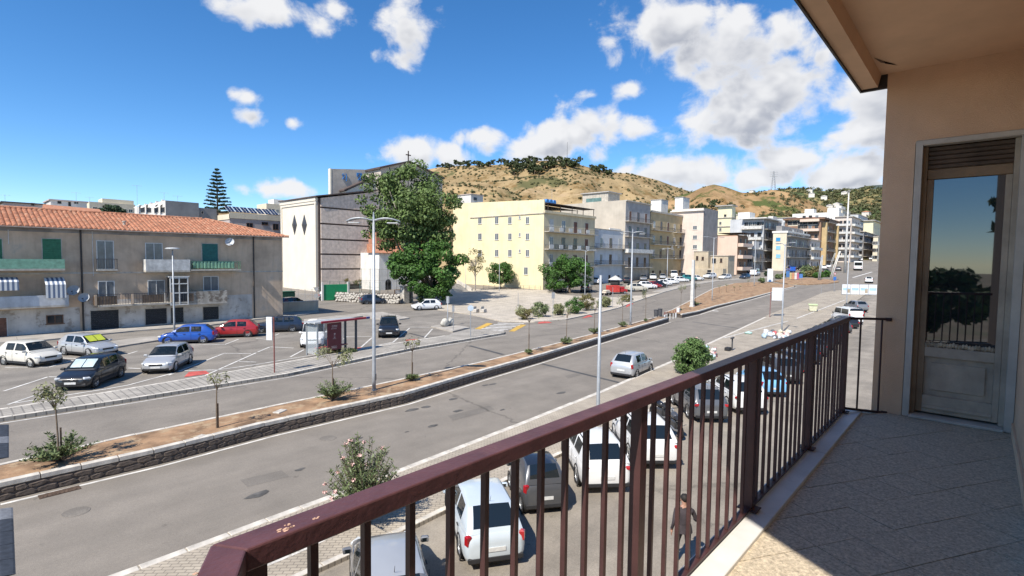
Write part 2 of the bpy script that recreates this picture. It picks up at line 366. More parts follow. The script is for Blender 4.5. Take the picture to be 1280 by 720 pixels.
for nm, a, b, lv in (('dark_strip', (587,432), (629,443), 1), ('dark_strip', (676,454.5), (783,480.5), 0), ('dark_strip', (512,416.5), (538,423), 1), ('dark_strip', (866,402.5), (927,411), 0)):
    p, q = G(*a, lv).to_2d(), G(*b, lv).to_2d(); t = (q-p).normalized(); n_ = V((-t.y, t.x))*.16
    sheet(nm, [p+n_, p-n_, q-n_, q+n_], lv, .006 if lv == 0 else -.004, m_dark_strip)  # straight strips in a darker asphalt tone across carriageways and car park
for pts, lv in (([(300,600),(352,588),(362,596),(309,609)],0),([(560,520),(612,507),(618,512),(566,526)],0),([(420,452),(470,442),(472,446),(422,456)],1),([(205,490),(262,480),(265,483),(208,494)],1),([(706,470),(722,466),(726,469),(710,473)],0)):
    sheet('asphalt_patch', GP(pts, lv), lv, .005 if lv == 0 else -.006, m_patch)
rq = random.Random(12)
for k in range(15):
    px, py = rq.uniform(90, 760), 0; c_ = None
    t = rq.uniform(.12, .85); a_, b_ = Wl[3].lerp(Wl[6], rq.random()), Nl[2].lerp(Nl[5], rq.random()); c_ = a_.lerp(b_, t); r_ = rq.uniform(.08, .28)
    sheet('oil_stain', [(c_.x+r_*rq.uniform(1.0, 1.9)*math.cos(q*.785), c_.y+r_*rq.uniform(.5, .9)*math.sin(q*.785)) for q in range(8)], 0, .0095, m_stain)
for (px, py, lv) in ((410,548,0),(95,640,0),(640,462,0),(300,484,1)):
    c_ = G(px, py, lv); tag(MB().lathe([(0, .012), (.26, .012), (.27, .008), (.33, .008), (.34, 0)], n=20).build('manhole_cover', m_patch, None, (c_.x, c_.y, c_.z+(.003 if lv == 0 else -.016))), ('round iron manhole cover in the near carriageway' if lv == 0 else 'round iron manhole cover in the far carriageway'), 'manhole', 'manhole covers')
# near pavement with its two kerbs
pv = sheet('near_pavement', list(K2) + [V((110, 14.2))*K, Nl[-1]] + list(reversed(Nl[1:-1])) + [Nl[0]], 0, 0, m_pave, thick=.12)
km = MB().bbox((.49, 0, 0), (.975, .18, .16), bev=.012).mesh('kerb_stone', m_kerb)
kw = MB().bbox((.49, 0, 0), (.975, .26, .16), bev=.015).mesh('kerb_stone', m_kerb)
def kerbs(line, par, me, off, ztop, lv, lo=-6, hi=60, step=1.0):
    ln = offset(line, off); rs = resample(ln, step)
    for a, b in zip(rs, rs[1:]):
        if a.x < lo or a.x > hi: continue
        z = gz(a.x, a.y, lv); z2 = gz(b.x, b.y, lv)
        o = link('kerb_stone', me, par, (a.x, a.y, z + ztop - .08 + rng.uniform(-.006, .006)), 0)
        o.rotation_euler = (0, -math.atan2(z2-z, step), math.atan2(b.y-a.y, b.x-a.x) + rng.uniform(-.006, .006))
kerbs(Nl, pv, kw, -.12, .135, 0, -4, 75); kerbs(K2, pv, km, .10, .135, 0, 2, 30)
m_stripe = mat('path_line', (.60, .57, .52), .85, .25, 3, dirt=(.34, .31, .26), dscale=5, dthr=.5)
ml = GP([(322,711),(379,687),(483,637),(560,604)], 0, .12); ml = [V((-5, ml[0].y-.25))] + ml + [V((14.5, 10.75))*K]
for a, b in zip(ml, ml[1:]):
    t = (b-a).normalized(); n_ = V((-t.y, t.x))*.07
    sheet('painted_line', [a-n_, b-n_, b+n_, a+n_], 0, .125, m_stripe, parent=pv)
# ------------------------------------------------------------------ medians
def median(name, near, far, nose=None):
    par = sheet(name, list(near) + list(reversed(far)), 1, -.8, m_wallmort, thick=.9)
    sheet('soil', offset(near, .25) + list(reversed(offset(far, -.19))), 1, .15, m_soil, parent=par)
    kerbs(near, par, kw, .11, .185, 1, -6, 130); kerbs(far, par, km, -.09, .17, 1, -6, 130)
    return par
md = median('median_strip', Wl, MFl); md2 = median('median_island', WB, MFB)
# road side stones of the retaining face, one by one while they can be told apart
rs = random.Random(3); stones = []
for k in range(8):
    mb = MB(); w_, h_ = 1.0, 1.0; pts = []
    n = rs.choice((5, 6, 6, 7))
    for i in range(n):
        t = 2*math.pi*(i+rs.uniform(-.25, .25))/n; pts.append((.5*min(1, 1.18*abs(math.cos(t)))*math.copysign(1, math.cos(t)), .5*min(1, 1.18*abs(math.sin(t)))*math.copysign(1, math.sin(t))))
    ring0 = [(x, 0, z) for x, z in pts]; ring1 = [(x*.94, -.035, z*.92) for x, z in pts]; ring2 = [(x*.72, -.05-rs.uniform(0, .02), z*.7) for x, z in pts]
    vs = ring0+ring1+ring2; fs = [(i, (i+1) % n, n+(i+1) % n, n+i) for i in range(n)] + [(n+i, n+(i+1) % n, 2*n+(i+1) % n, 2*n+i) for i in range(n)] + [tuple(range(2*n, 3*n))]
    stones.append(mb.raw(vs, fs).mesh('stone', m_wallstone))
for row, (zc, hh) in enumerate(((.105, .21), (.30, .19))):
    x = -3.0
    pl = resample(Wl, .1)
    i = next(j for j, p in enumerate(pl) if p.x > x)
    while i < len(pl)-12 and pl[i].x < 38:
        stp = rs.randint(3, 6); a, b = pl[i], pl[i+stp]; mid = (a+b)/2
        o = link('stone', rs.choice(stones), md, (mid.x, mid.y, gz(mid.x, mid.y)+zc), math.atan2(b.y-a.y, b.x-a.x))
        o.scale = (stp*.1*1.02, .55, hh*rs.uniform(.95, 1.15)); i += stp
# painted line along the wall foot
def seg(a, b, wd, lv, dz, mt, parent=None, name='painted_line'):
    t = (b-a).normalized(); n_ = V((-t.y, t.x))*(wd/2)
    return sheet(name, [a-n_, b-n_, b+n_, a+n_], lv, dz, mt, parent)
el = offset(Wl[1:], -.28)
for a, b in zip(el, el[1:]): seg(a, b, .13, 0, .008, m_white)
el = offset(WB, -.35)
for a, b in zip(el, el[1:]): seg(a, b, .15, 0, .008, m_white)
el = offset(Fl, -.3)
for a, b in zip(el, el[1:]): seg(a, b, .10, 1, -.012, m_white)
# ------------------------------------------------------------------ bus platform, islands, plaza
plat = sheet('bus_platform', list(Fl) + GP([(632,414.5),(610,412.5),(587.5,410.6),(566,416)], 1, .15) + list(reversed(Bl)), 1, -.02, m_pave2, thick=.17)
kerbs(Fl, plat, km, .11, .165, 1, -5, 40); kerbs(Bl, plat, km, -.06, .16, 1, -5, 40)
isl = sheet('traffic_island', GP([(539,409),(566,415.6),(587.5,410.6),(560,406)], 1), 1, -.02, m_conc, thick=.15)
plz = sheet('plaza', [p for p in F2[:6]] + GP([(806,369.5),(752,373),(696,368.5),(690,363.5),(640,362),(560,362),(548,366),(547,387.5),(590,394)], 1), 1, -.02, m_pave3, thick=.13)
kerbs(F2, plz, km, .1, .125, 1, 20, 110)
pv2 = sheet('far_pavement', list(F2[5:]) + list(reversed(offset(F2[5:], 2.4))), 1, -.02, m_conc, thick=.12)
sheet('back_pavement', GP([(-60,432),(47,427),(167,414.5),(264,407),(320,400),(382,393.7),(399,390),(395,386),(353,391),(160,409),(0,422.5),(-60,428)], 1), 1, -.02, m_conc, thick=.12)
sheet('kerbed_island', GP([(130,438),(160,432.5),(202,426),(203,420.5),(160,425),(125,430)], 1), 1, -.02, m_conc, thick=.13)
sheet('kerbed_island', GP([(380,405.5),(454,395.8),(466,399),(499,400.3),(512,398.3),(478,391),(452,392.3),(380,400)], 1), 1, -.02, m_conc, thick=.13)
# parking bay lines
BAY = [((5,488.7),(60,471)),((60,471),(76,471)),((6,459),(60,459)),((61,459),(96,449)),((78,447.5),(100,448.5)),((10,505.6),(56,490)),((19,503.7),(82,494)),((82,494),(134,486)),((134,486),(160,481.3)),((160,481.3),(229,463)),
  ((160,460),(176,460.6)),((211,469),(279,442)),((279,441.5),(314,442)),((257,469),(320,441)),((229,463.2),(272,462.3)),((272,462.3),(320,455.6)),((299,452),(320,452.5)),((281,430.6),(299,423.7)),((235,430),(281,430.6)),((160,442.5),(172,438.7)),
  ((322,440),(337.5,433.5)),((337,433.5),(367,435)),((344,419),(349,417)),((320,423),(332,424)),((429,424),(434,420.6)),((434,420.6),(465,420.6)),((449,436),(465,422)),((491,428),(512,410)),((512,409),(539,409)),((530.6,422),(540.6,411)),((320,455.6),(395,443)),((449,436),(491,428)),((363,446),(380,437))]
for a, b in BAY: seg(G(*a, 1).to_2d(), G(*b, 1).to_2d(), .13, 1, .0, m_white)
for tri in ([(230,471.5),(262,467),(257,463.4),(236,465)], [(431,441),(452,437),(452,434),(434,436)], [(506,428),(525,425.4),(522,423.6),(508,424.6)], [(727,398),(741,395.5),(736,393.4)], [(782,384.5),(792,379.5),(785,378.6)], [(672,404.5),(690,403.6),(686,401.9),(674,402.2)]):
    sheet('red_marking', GP(tri, 1), 1, .004, m_red)
for i in range(7):
    seg(G(597+5.0*i, 412.6-1.75*i, 1).to_2d(), G(630+5.0*i, 413.6-1.8*i, 1).to_2d(), .5, 1, .0, m_white, name='crossing_stripe')
for tri in ([(591,412),(598,412.6),(616,404.5),(609,403.5)], [(636,414.2),(643,414.2),(658,406),(650,405.5)]): sheet('yellow_marking', GP(tri, 1), 1, -.004, m_yel)
# line on the wide right-hand forecourt, arrows on the far road
seg(G(996,399).to_2d(), G(1056,376).to_2d(), .16, 0, .13, m_white, parent=pv)
seg(G(905,424).to_2d(), G(985,402.5).to_2d(), .16, 0, .13, m_white, parent=pv)
for a, b in (((1066,347),(1090,340)), ((826,372),(834,368.5)), ((890,388.5),(898,389))): seg(G(*a).to_2d(), G(*b).to_2d(), .5, 0, .01, m_white)
# oil spots and dark blots on the near road are in the asphalt; manhole in the gutter
mh = MB(); mh.box(-.5, .5, -.18, .18, 0, .012)
for k in range(9): mh.box(-.44+k*.1, -.40+k*.1, -.14, .14, .012, .022)
p = G(74, 614); tag(mh.build('drain_grate', mat('rusty_iron', (.11, .075, .055), .8, .3, 9, metal=.3), None, (p.x, p.y-.12, .004), R(1)), 'rusty drain grate set in the gutter below the dark stone wall', 'drain')
# rubber speed bump across both carriageways
m_rub = mat('black_rubber', (.035, .042, .055), .75, .25, 6, bump=.2); m_rub2 = mat('grey_rubber', (.16, .17, .19), .8, .2, 6)
def bump(name, a, b, lv, label, plan):
    d = (b-a); rz = math.atan2(d.y, d.x); n = max(2, round(d.length/.9)); st = d.length/n
    t = thing(name, label, 'speed bump', (a.x, a.y, gz(a.x, a.y, lv)+(.002 if lv == 0 else -.018)), rz)
    for k in range(n):
        mb = MB(); prof = [(-.34, 0), (-.30, .018), (-.10, .05), (.10, .05), (.30, .018), (.34, 0)]; x0, x1 = k*st+.01, (k+1)*st-.01
        vs = [(x0, y, z) for y, z in prof] + [(x1, y, z) for y, z in prof]; q = len(prof)
        mb.raw(vs, [(i, i+1, q+i+1, q+i) for i in range(q-1)] + [tuple(range(q-1, -1, -1)), tuple(range(q, 2*q))])
        mb.build('rubber_section', m_rub2 if plan(k, n) else m_rub, t)
bump('speed_bump', G(21, 717).to_2d()-V((.36, 0)), G(16, 634).to_2d()-V((.34, 0)), 0, 'dark rubber speed bump across the near lane, grey end section by the stone wall', lambda k, n: k == n-1)
bump('speed_bump', G(12, 571, 1).to_2d()-V((.36, 0)), G(11, 530, 1).to_2d()-V((.34, 0)), 1, 'rubber speed bump across the far lane with one pale middle section', lambda k, n: k == 2)
# ------------------------------------------------------------------ the house with the balcony we stand on
FZ = H - 1.45                              # balcony floor
WX = 6.2                                   # wall with the door
m_peach = mat('peach_plaster', (.68, .455, .295), .9, .10, 1.2, bump=.4, bscale=110, streak=.16)
m_peach2 = mat('peach_soffit', (.70, .47, .305), .9, .08, 1.5, bump=.2, bscale=160)
m_marble = mat('white_marble', (.62, .60, .56), .5, .10, 3, dirt=(.45, .43, .40), dscale=2.5, dthr=.6)
m_trimst = mat('trim_stone', (.50, .46, .40), .7, .12, 4)
m_fascia = mat('dark_fascia_metal', (.035, .033, .032), .5, .2, 5, metal=.4)
m_bare = mat('bare_concrete', (.16, .10, .07), .95, .4, 20)
house = thing('apartment_house', 'peach plastered apartment house with a tiled balcony and wooden balcony door', 'house', (0, 0, 0))
CH = V((-.5, -.866))                       # direction of the cut-off corner
def chpoly(x0, yo, yi=-.26, x1=WX):
    k = (yo-yi)/.866; return [(x0, yo), (x0-.5*k, yi), (x1, yi), (x1, yo)]
mb = MB(); mb.box(-14, WX+.001, -12, -.26, 0, 11)
mb.box(WX, 15, -12, .51-.0, 0, FZ); mb.box(WX, 15, -12, -.27, FZ, 11)
mb.box(WX, 15, .52, .76, 0, 11); mb.box(WX+.5, 15, -.27, .52, FZ, 11); mb.box(WX, WX+.5, -.27, .52, H+1.14, 11)
mb.build('wall', m_peach, house)
# slab under our feet, slab overhead with its dropped edge beam
pl_ = chpoly(.30, 1.0, x1=WX); MB().prism(pl_, FZ-.24, FZ-.02).build('balcony_slab', m_peach2, house)
top = MB(); inner = chpoly(.75, .81); top.prism(chpoly(.60, .965), H+1.83, H+2.1); top.build('ceiling', m_peach2, house)
beam = MB()
o_ = chpoly(.60, .97); i0 = chpoly(.70, .836); i1 = chpoly(.72, .812)
zb, zt = H+1.72, H+1.835
for a, b in ((0, 3), (1, 0)):
    beam.face([(*o_[a], zb), (*i0[a], zb), (*i0[b], zb), (*o_[b], zb)])
    beam.face([(*i0[a], zb), (*i1[a], zt), (*i1[b], zt), (*i0[b], zb)])
    beam.face([(*o_[b], zb), (*o_[b], H+2.1), (*o_[a], H+2.1), (*o_[a], zb)])
beam.face([(WX, .97, zb), (WX, .97, H+2.1), (WX, .812, H+2.1), (WX, .812, zt), (WX, .836, zb)])
beam.build('edge_beam', m_peach2, house)
fa = MB(); ff = chpoly(.59, .985)
fa.prism([(*ff[0],), (*ff[3],), (ff[3][0], .971), (o_[0][0], .971)], H+1.70, H+2.14); fa.prism([ff[0], (o_[0][0], .971), o_[1], ff[1]], H+1.70, H+2.14)
fa.box(WX+.003, WX+.04, .74, .985, H+1.70, H+2.14); fa.build('fascia', m_fascia, house)
cr = MB(); cr.raw([(5.62, .80, H+1.826), (5.80, .77, H+1.826), (5.98, .66, H+1.826), (5.86, .745, H+1.826), (5.78, .745, H+1.826)], [(0,1,2,3,4)]); cr.build('plaster_flake', m_bare, house)
# floor tiles laid parallel to the cut-off corner
m_tile = mat('grit_floor_tile', (.58, .485, .355), .75, .30, 70, bump=.5, bscale=120, dirt=(.43, .355, .265), dscale=45, dthr=.55)
m_grout = mat('tile_grout', (.16, .14, .115), .95, .2, 5)
fl = MB().prism(chpoly(.31, .985), FZ-.019, FZ-.012).build('balcony_floor', m_grout, house)
ux, uy = V((.866, -.5)), V((.5, .866)); T = .2765
floor_poly = chpoly(.30, .812, -.259, WX-.001)
def clip(poly, a, b):
    out = []; n = len(poly)
    side = lambda p: (b[0]-a[0])*(p[1]-a[1]) - (b[1]-a[1])*(p[0]-a[0])
    for i in range(n):
        p, q = poly[i], poly[(i+1) % n]; sp_, sq = side(p), side(q)
        if sp_ >= 0: out.append(p)
        if sp_*sq < 0:
            t = sp_/(sp_-sq); out.append((p[0]+(q[0]-p[0])*t, p[1]+(q[1]-p[1])*t))
    return out
rt_ = random.Random(9)
for i in range(-3, 24):
    for j in range(-2, 17):
        u0 = 3.41 - .2765*12 + i*T; v0 = 2.284 - .2765*8 + j*T - .02
        g_ = .0024; cn = [ux*(u0+a) + uy*(v0+b) for a, b in ((g_, g_), (T-g_, g_), (T-g_, T-g_), (g_, T-g_))]
        q = [(p.x, p.y) for p in cn]
        for a, b in zip(floor_poly, floor_poly[1:]+floor_poly[:1]):
            q = clip(q, a, b)
            if len(q) < 3: break
        if len(q) < 3: continue
        dz = rt_.uniform(-.0012, .0012); MB().prism(q, FZ-.011, FZ+dz).build('tile', m_tile, fl)
# marble edging of the floor, in slabs between the posts
POSTS = [.354, 1.774, 3.113, 4.45, 5.80]
for a, b in zip([.20]+POSTS[1:], POSTS[1:]+[6.02]):
    MB().bbox(((a+b)/2, .897, FZ+.004), (b-a-.004, .172, .036), bev=.003).build('marble_edging', m_marble, house)
ce = V((.285, .94)); cm = ce + CH*.62; sk = MB(); sk.bbox((cm.x+.05, cm.y-.03, FZ+.006), (1.2, .15, .044), rz=math.atan2(-.866, -.5), bev=.006); sk.build('marble_edging', m_marble, house)
sk = MB(); sk.box(2.0, 4.12, -.259, -.243, FZ, FZ+.13); sk.build('skirting', m_marble, house); MB().box(4.125, 6.17, -.259, -.245, FZ, FZ+.10).build('skirting', m_peach2, house)
# ------------------------------------------------------------------ balcony door (a part of the house)
m_wood = mat('old_varnished_wood', (.27, .18, .105), .6, .25, 3, streak=.35, bump=.2, bscale=40)
m_wood2 = mat('weathered_grey_wood', (.44, .365, .28), .7, .18, 4, streak=.3, bump=.2, bscale=50)
m_slat = mat('dark_roller_slats', (.085, .055, .035), .6, .3, 5)
m_glass = mat('door_glass', (.012, .015, .018), .015, 0, ior=1.8, spec=.7)
m_cloth = mat('striped_cloth', (.42, .34, .24), .95, .35, 18)
dr = link('balcony_door', None, house, (WX, 0, H))
def dbox(name, y0, y1, z0, z1, x0, x1, mt, par=dr, bev=0.0):
    mb = MB()
    if bev: mb.bbox(((x0+x1)/2, (y0+y1)/2, (z0+z1)/2), (x1-x0, y1-y0, z1-z0), bev=bev)
    else: mb.box(x0, x1, y0, y1, z0, z1)
    return mb.build(name, mt, par)
dbox('architrave', .462, .514, -1.447, 1.155, -.022, .10, m_trimst, bev=.006); dbox('architrave', -.256, -.197, -1.447, 1.105, -.022, .10, m_trimst, bev=.006); dbox('architrave', -.256, .4615, 1.106, 1.156, -.022, .10, m_trimst, bev=.006)
dbox('threshold', -.196, .461, -1.449, -1.42, -.05, .2, m_trimst, bev=.006)
dbox('jamb', .425, .4605, -1.419, 1.105, .06, .16, m_wood, bev=.005); dbox('jamb', -.1965, -.16, -1.419, 1.105, .06, .16, m_wood2, bev=.005)
zz = 1.10
while zz > .915:
    dbox('shutter_slat', -.159, .424, zz-.040, zz-.003, .075, .092, m_slat, bev=.006); zz -= .041
dbox('roller_void', -.159, .424, .90, 1.10, .1, .11, m_slat)
dbox('top_rail', -.158, .423, .80, .893, .08, .14, m_wood, bev=.006)
dbox('stile', .375, .423, -1.40, .799, .08, .14, m_wood, bev=.006); dbox('stile', -.158, -.115, -1.40, .799, .08, .14, m_wood2, bev=.006)
dbox('mid_rail', -.114, .374, -.87, -.775, .082, .14, m_wood2, bev=.006); dbox('bottom_rail', -.114, .374, -1.40, -1.235, .082, .14, m_wood2, bev=.006)
dbox('weather_board', -.114, .374, -1.36, -1.325, .058, .081, m_wood2, bev=.008)
gp = dbox('pane', -.114, .374, -.774, .799, .112, .118, m_glass)
pn = dbox('panel', -.114, .374, -1.234, -.871, .115, .125, m_wood2); dbox('panel_moulding', -.06, .32, -1.185, -.92, .100, .1145, m_wood2, pn, bev=.006)
clo = MB()
for k in range(22): clo.blob((.095, -.10+k*.0222, -.752+.006*math.sin(k*1.7)), (.012, .016, .024), seed=k, nu=8, nv=5)
clo.build('draught_cloth', m_cloth, dr, smooth='all')
# ------------------------------------------------------------------ railing
m_rail = mat('maroon_paint', (.105, .045, .047), .42, .16, 9, bump=.12, bscale=60, dirt=(.50, .31, .22), dscale=6, dthr=.672, spec=.45)
m_bar = mat('maroon_bar_paint', (.062, .026, .024), .5, .22, 6, bump=.1, bscale=60)
rl = thing('balcony_railing', 'maroon painted metal railing with square bars along the balcony edge', 'railing', (0, 0, FZ))
RZ = .95; YC = .942
e2 = V((.318, .942)) + CH*1.25
hw = .031
tr = MB(); c0 = V((.322, YC)); mit = V((.259, -.966)).normalized()
P_o = [V((5.83, YC+hw)), c0 + V((-.018, hw)), e2 + V((-.866, .5))*hw]; P_i = [V((5.83, YC-hw)), c0 + V((.018, -hw)), e2 + V((.866, -.5))*hw]
for k in range(2):
    q = [P_o[k], P_o[k+1], P_i[k+1], P_i[k]]; tr.prism([(p.x, p.y) for p in q], RZ-.042, RZ)
trm = tr.build('top_rail', m_rail, rl); bv = trm.modifiers.new('bevel', 'BEVEL'); bv.width = .004; bv.segments = 2; bv.limit_method = 'ANGLE'
br_ = MB(); br_.box(.36, 5.83, YC-.018, YC+.018, .034, .046); br_.build('bottom_rail', m_bar, rl)
pm = MB().bbox((0, 0, (RZ-.042)/2+.012), (.048, .044, RZ-.042-.024), bev=.004).bbox((0, 0, .034), (.09, .11, .008), bev=.002).mesh('post', m_bar)
for x in POSTS: link('post', pm, rl, (x, YC, .0))
bmh = MB().bbox((0, 0, (RZ-.042+.046)/2), (.0155, .017, RZ-.042-.046), bev=.002).mesh('baluster', m_bar)
for a, b in zip(POSTS, POSTS[1:]):
    n = 12 if a < 1 else 11
    for k in range(1, n): link('baluster', bmh, rl, (a+(b-a)*k/n+rng.uniform(-.002, .002), YC+rng.uniform(-.002, .002), 0), rng.uniform(-.08, .08))
for k in range(1, 10):
    p = c0 + CH*(.125*k); link('baluster', bmh, rl, (p.x, p.y, 0), math.atan2(-.866, -.5))
sb = V((c0.x, c0.y)); br2 = MB(); br2.bbox(((sb.x+e2.x)/2, (sb.y+e2.y)/2, .04), (1.2, .036, .012), rz=math.atan2(-.866, -.5)); br2.build('bottom_rail', m_bar, rl)
m_rod = mat('dark_iron_rod', (.05, .024, .024), .55, .2, 8)
for z0, z1 in ((RZ-.02, RZ-.03), (.06, .0)):
    MB().cyl((5.83, YC, z0), (6.17, .665, z1), .012, n=8).lathe([(0, -.02), (.026, -.02), (.026, .012), (0, .012)], (6.185, .655, z1), 8).build('end_rod', m_rod, rl)
for t in (.35, .88):
    x, y = 5.83+.34*t, YC-(YC-.665)*t; MB().cyl((x, y, .06-.06*t), (x, y, RZ-.02), .0085, n=8).build('end_bar', m_rod, rl)

m_chip = mat('bare_primer', (.66, .42, .30), .8, .25, 40)
rcx = random.Random(2)
for px, py, n, sz in ((357, 661, 6, .0065), (360, 656, 4, .004), (395, 648, 5, .0045), (352, 664, 2, .005), (246, 716, 2, .005)):
    d = ray(px, py); p = CP + d*((FZ+RZ-H)/d.z)
    for k in range(n):
        cx_, cy_ = p.x+rcx.gauss(0, sz*.9), p.y+rcx.gauss(0, sz*.35)
        MB().prism([(cx_+sz*rcx.uniform(.4, 1)*math.cos(q*1.05), cy_+sz*.55*rcx.uniform(.4, 1)*math.sin(q*1.05)) for q in range(6)], RZ-.0004, RZ+.0006).build('paint_chip', m_chip, trm)
# ------------------------------------------------------------------ building kit
m_pane = mat('window_glass', (.022, .028, .034), .08, .3, .7, spec=.6)
m_paneg = mat('curtained_glass', (.13, .15, .17), .12, .25, .9, spec=.6)
m_frm = mat('white_frame', (.62, .61, .58), .6, .1, 5)
m_frb = mat('brown_frame', (.14, .075, .045), .6, .2, 5)
m_shut = mat('brown_shutter', (.16, .075, .05), .7, .25, 4)
m_shutg = mat('green_shutter', (.035, .16, .085), .6, .15, 4)
m_shutt = mat('teal_shutter', (.02, .125, .115), .6, .15, 4)
m_shutw = mat('pale_shutter', (.50, .50, .48), .7, .15, 4)
m_shutd = mat('dark_shutter', (.018, .020, .024), .6, .3, 4)
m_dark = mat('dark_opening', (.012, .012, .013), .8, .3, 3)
m_bals = mat('balcony_slab', (.46, .42, .36), .9, .2, 2, streak=.4)
m_balw = mat('white_balcony_wall', (.58, .57, .54), .85, .2, 2, streak=.35)
m_balg = mat('grey_balcony_panel', (.40, .42, .43), .7, .2, 2)
m_iron = mat('balcony_iron', (.07, .07, .075), .6, .2, 5)
m_whr = mat('white_render', (.66, .64, .60), .9, .12, .5, streak=.2)
m_pipe = mat('dark_downpipe', (.04, .035, .032), .6, .2, 5)
class B: pass
def bld(name, label, cx, depth, lx=None, rx=None, topy=None, mt=None, wx=None, wy=None, h=None, Y=None, cat='building', lv=1, group=None, sink=1.5, flat=True):
    b = B()
    p = AT(cx, 330, depth*K) if Y is None else onY(cx, 330, Y)
    b.x0, b.y0 = p.x, p.y
    b.wx = wx if wx else onY(rx, 330, b.y0).x - b.x0
    b.wy = wy if wy else onX(lx, 330, b.x0).y - b.y0
    b.zb = gz(b.x0, b.y0, lv)
    b.h = h if h else onX(cx, topy, b.x0).z - b.zb
    b.e = thing(name, label, cat, (b.x0, b.y0, b.zb), 0, group)
    if flat: MB().box(0, b.wx, 0, b.wy, -sink, b.h).build('wall', mt, b.e)
    return b
def uz(b, face, px, py):
    """pixel -> (u, z) on the front (-Y) or side (-X) wall of a building"""
    if face == 'F': p = onY(px, py, b.y0); return p.x - b.x0, p.z - b.zb
    p = onX(px, py, b.x0); return p.y - b.y0, p.z - b.zb
def place(b, face, u, z, out=0.0):
    return ((u, -out, z), 0) if face == 'F' else ((-out, u, z), R(-90))
WM = {}
def wmesh(w, h, style):
    k = (round(w, 2), round(h, 2), style)
    if k in WM: return WM[k]
    w, h = k[0], k[1]; t = .07
    fr, pn = MB(), MB(); fm, pm_ = m_frm, m_pane
    if style in ('sash', 'dark', 'curt', 'brown'):
        fm = m_frb if style in ('brown', 'dark') else m_frm
        for x0, x1, z0, z1 in ((-w/2, -w/2+t, 0, h), (w/2-t, w/2, 0, h), (-w/2+t, w/2-t, 0, t), (-w/2+t, w/2-t, h-t, h), (-.03, .03, t, h-t)): fr.box(x0, x1, -.06, .02, z0, z1)
        fr.box(-w/2-.08, w/2+.08, -.14, -.061, -.07, 0)
        pn.box(-w/2+t, w/2-t, -.025, .015, t, h-t); pm_ = {'sash': m_pane, 'dark': m_pane, 'curt': m_paneg, 'brown': m_pane}[style]
    else:
        pm_ = {'shut': m_shut, 'green': m_shutg, 'teal': m_shutt, 'pale': m_shutw, 'void': m_shutd, 'blue': mat('blue_awning_cloth', (.03, .25, .50), .8, .1, 3), 'lblue': mat('pale_blue_cloth', (.22, .48, .66), .8, .1, 3)}[style]
        fm = m_shutw if style in ('shut', 'pale') else m_bals
        for x0, x1, z0, z1 in ((-w/2-.06, -w/2, 0, h+.06), (w/2, w/2+.06, 0, h+.06), (-w/2, w/2, h, h+.06)): fr.box(x0, x1, -.04, .02, z0, z1)
        fr.box(-w/2-.08, w/2+.08, -.10, .0, -.07, 0)
        n = max(4, int(h/.16))
        for i in range(n): pn.raw([(-w/2, -.012, h*i/n), (w/2, -.012, h*i/n), (w/2, -.035, h*(i+.12)/n), (-w/2, -.035, h*(i+.12)/n), (-w/2, -.03, h*(i+1)/n), (w/2, -.03, h*(i+1)/n)], [(0,1,2,3), (3,2,5,4)])
    WM[k] = (fr.mesh('window_frame', fm), pn.mesh('pane', pm_)); return WM[k]
def win(b, face, u, z, w, h, style='sash', name='window'):
    fr, pn = wmesh(w, h, style); loc, rz = place(b, face, u, z)
    o = link(name, fr, b.e, loc, rz); link('pane' if style in ('sash', 'dark', 'curt', 'brown') else 'shutter', pn, o); return o
def winpx(b, face, x0, y0, x1, y1, style='sash', name='window'):
    u0, z0 = uz(b, face, x0, y1); u1, z1 = uz(b, face, x1, y0); return win(b, face, (u0+u1)/2, min(z0, z1), abs(u1-u0), abs(z1-z0), style, name)
def balcony(b, face, u0, u1, z, d=1.1, rail='bars', hr=.95, slab=None, rmat=None):
    loc, rz = place(b, face, (u0+u1)/2, z); w_ = abs(u1-u0)
    o = MB().box(-w_/2, w_/2, -d, 0, -.16, 0).build('balcony', slab or m_bals, b.e, loc, rz)
    r = MB(); t = .03
    if rail == 'bars':
        n = max(4, min(60, int(w_/.22)))
        for i in range(n+1): x = -w_/2+.03+(w_-.06)*i/n; r.box(x-.012, x+.012, -d+.02, -d+.045, 0, hr)
        m_ = max(2, int(d/.25))
        for s in (-1, 1):
            for i in range(1, m_): y = -d*i/m_; r.box(s*(w_/2-.03)-.012, s*(w_/2-.03)+.012, y-.012, y+.012, 0, hr)
            r.box(s*(w_/2-.03)-.02, s*(w_/2-.03)+.02, -d, 0, hr, hr+.05)
        r.box(-w_/2+.05, w_/2-.05, -d+.01, -d+.055, hr, hr+.05)
        r.build('railing', rmat or m_iron, o)
    else:
        th = .1 if rail == 'solid' else .03
        r.box(-w_/2, w_/2, -d, -d+th, 0.002, hr); r.box(-w_/2, -w_/2+th, -d+th, 0, 0.002, hr); r.box(w_/2-th, w_/2, -d+th, 0, 0.002, hr)
        r.build('parapet' if rail == 'solid' else 'railing', rmat or m_balw, o)
    return o
def cornice(b, z, out=.25, th=.22, mt=None, sides='FS'):
    mb = MB(); mb.box(-out if 'S' in sides else 0, b.wx+.02, -out, b.wy if 'S' in sides else .0, z, z+th); return mb.build('cornice', mt or m_bals, b.e)
def part(b, name, x0, x1, y0, y1, z0, z1, mt): return MB().box(x0, x1, y0, y1, z0, z1).build(name, mt, b.e)
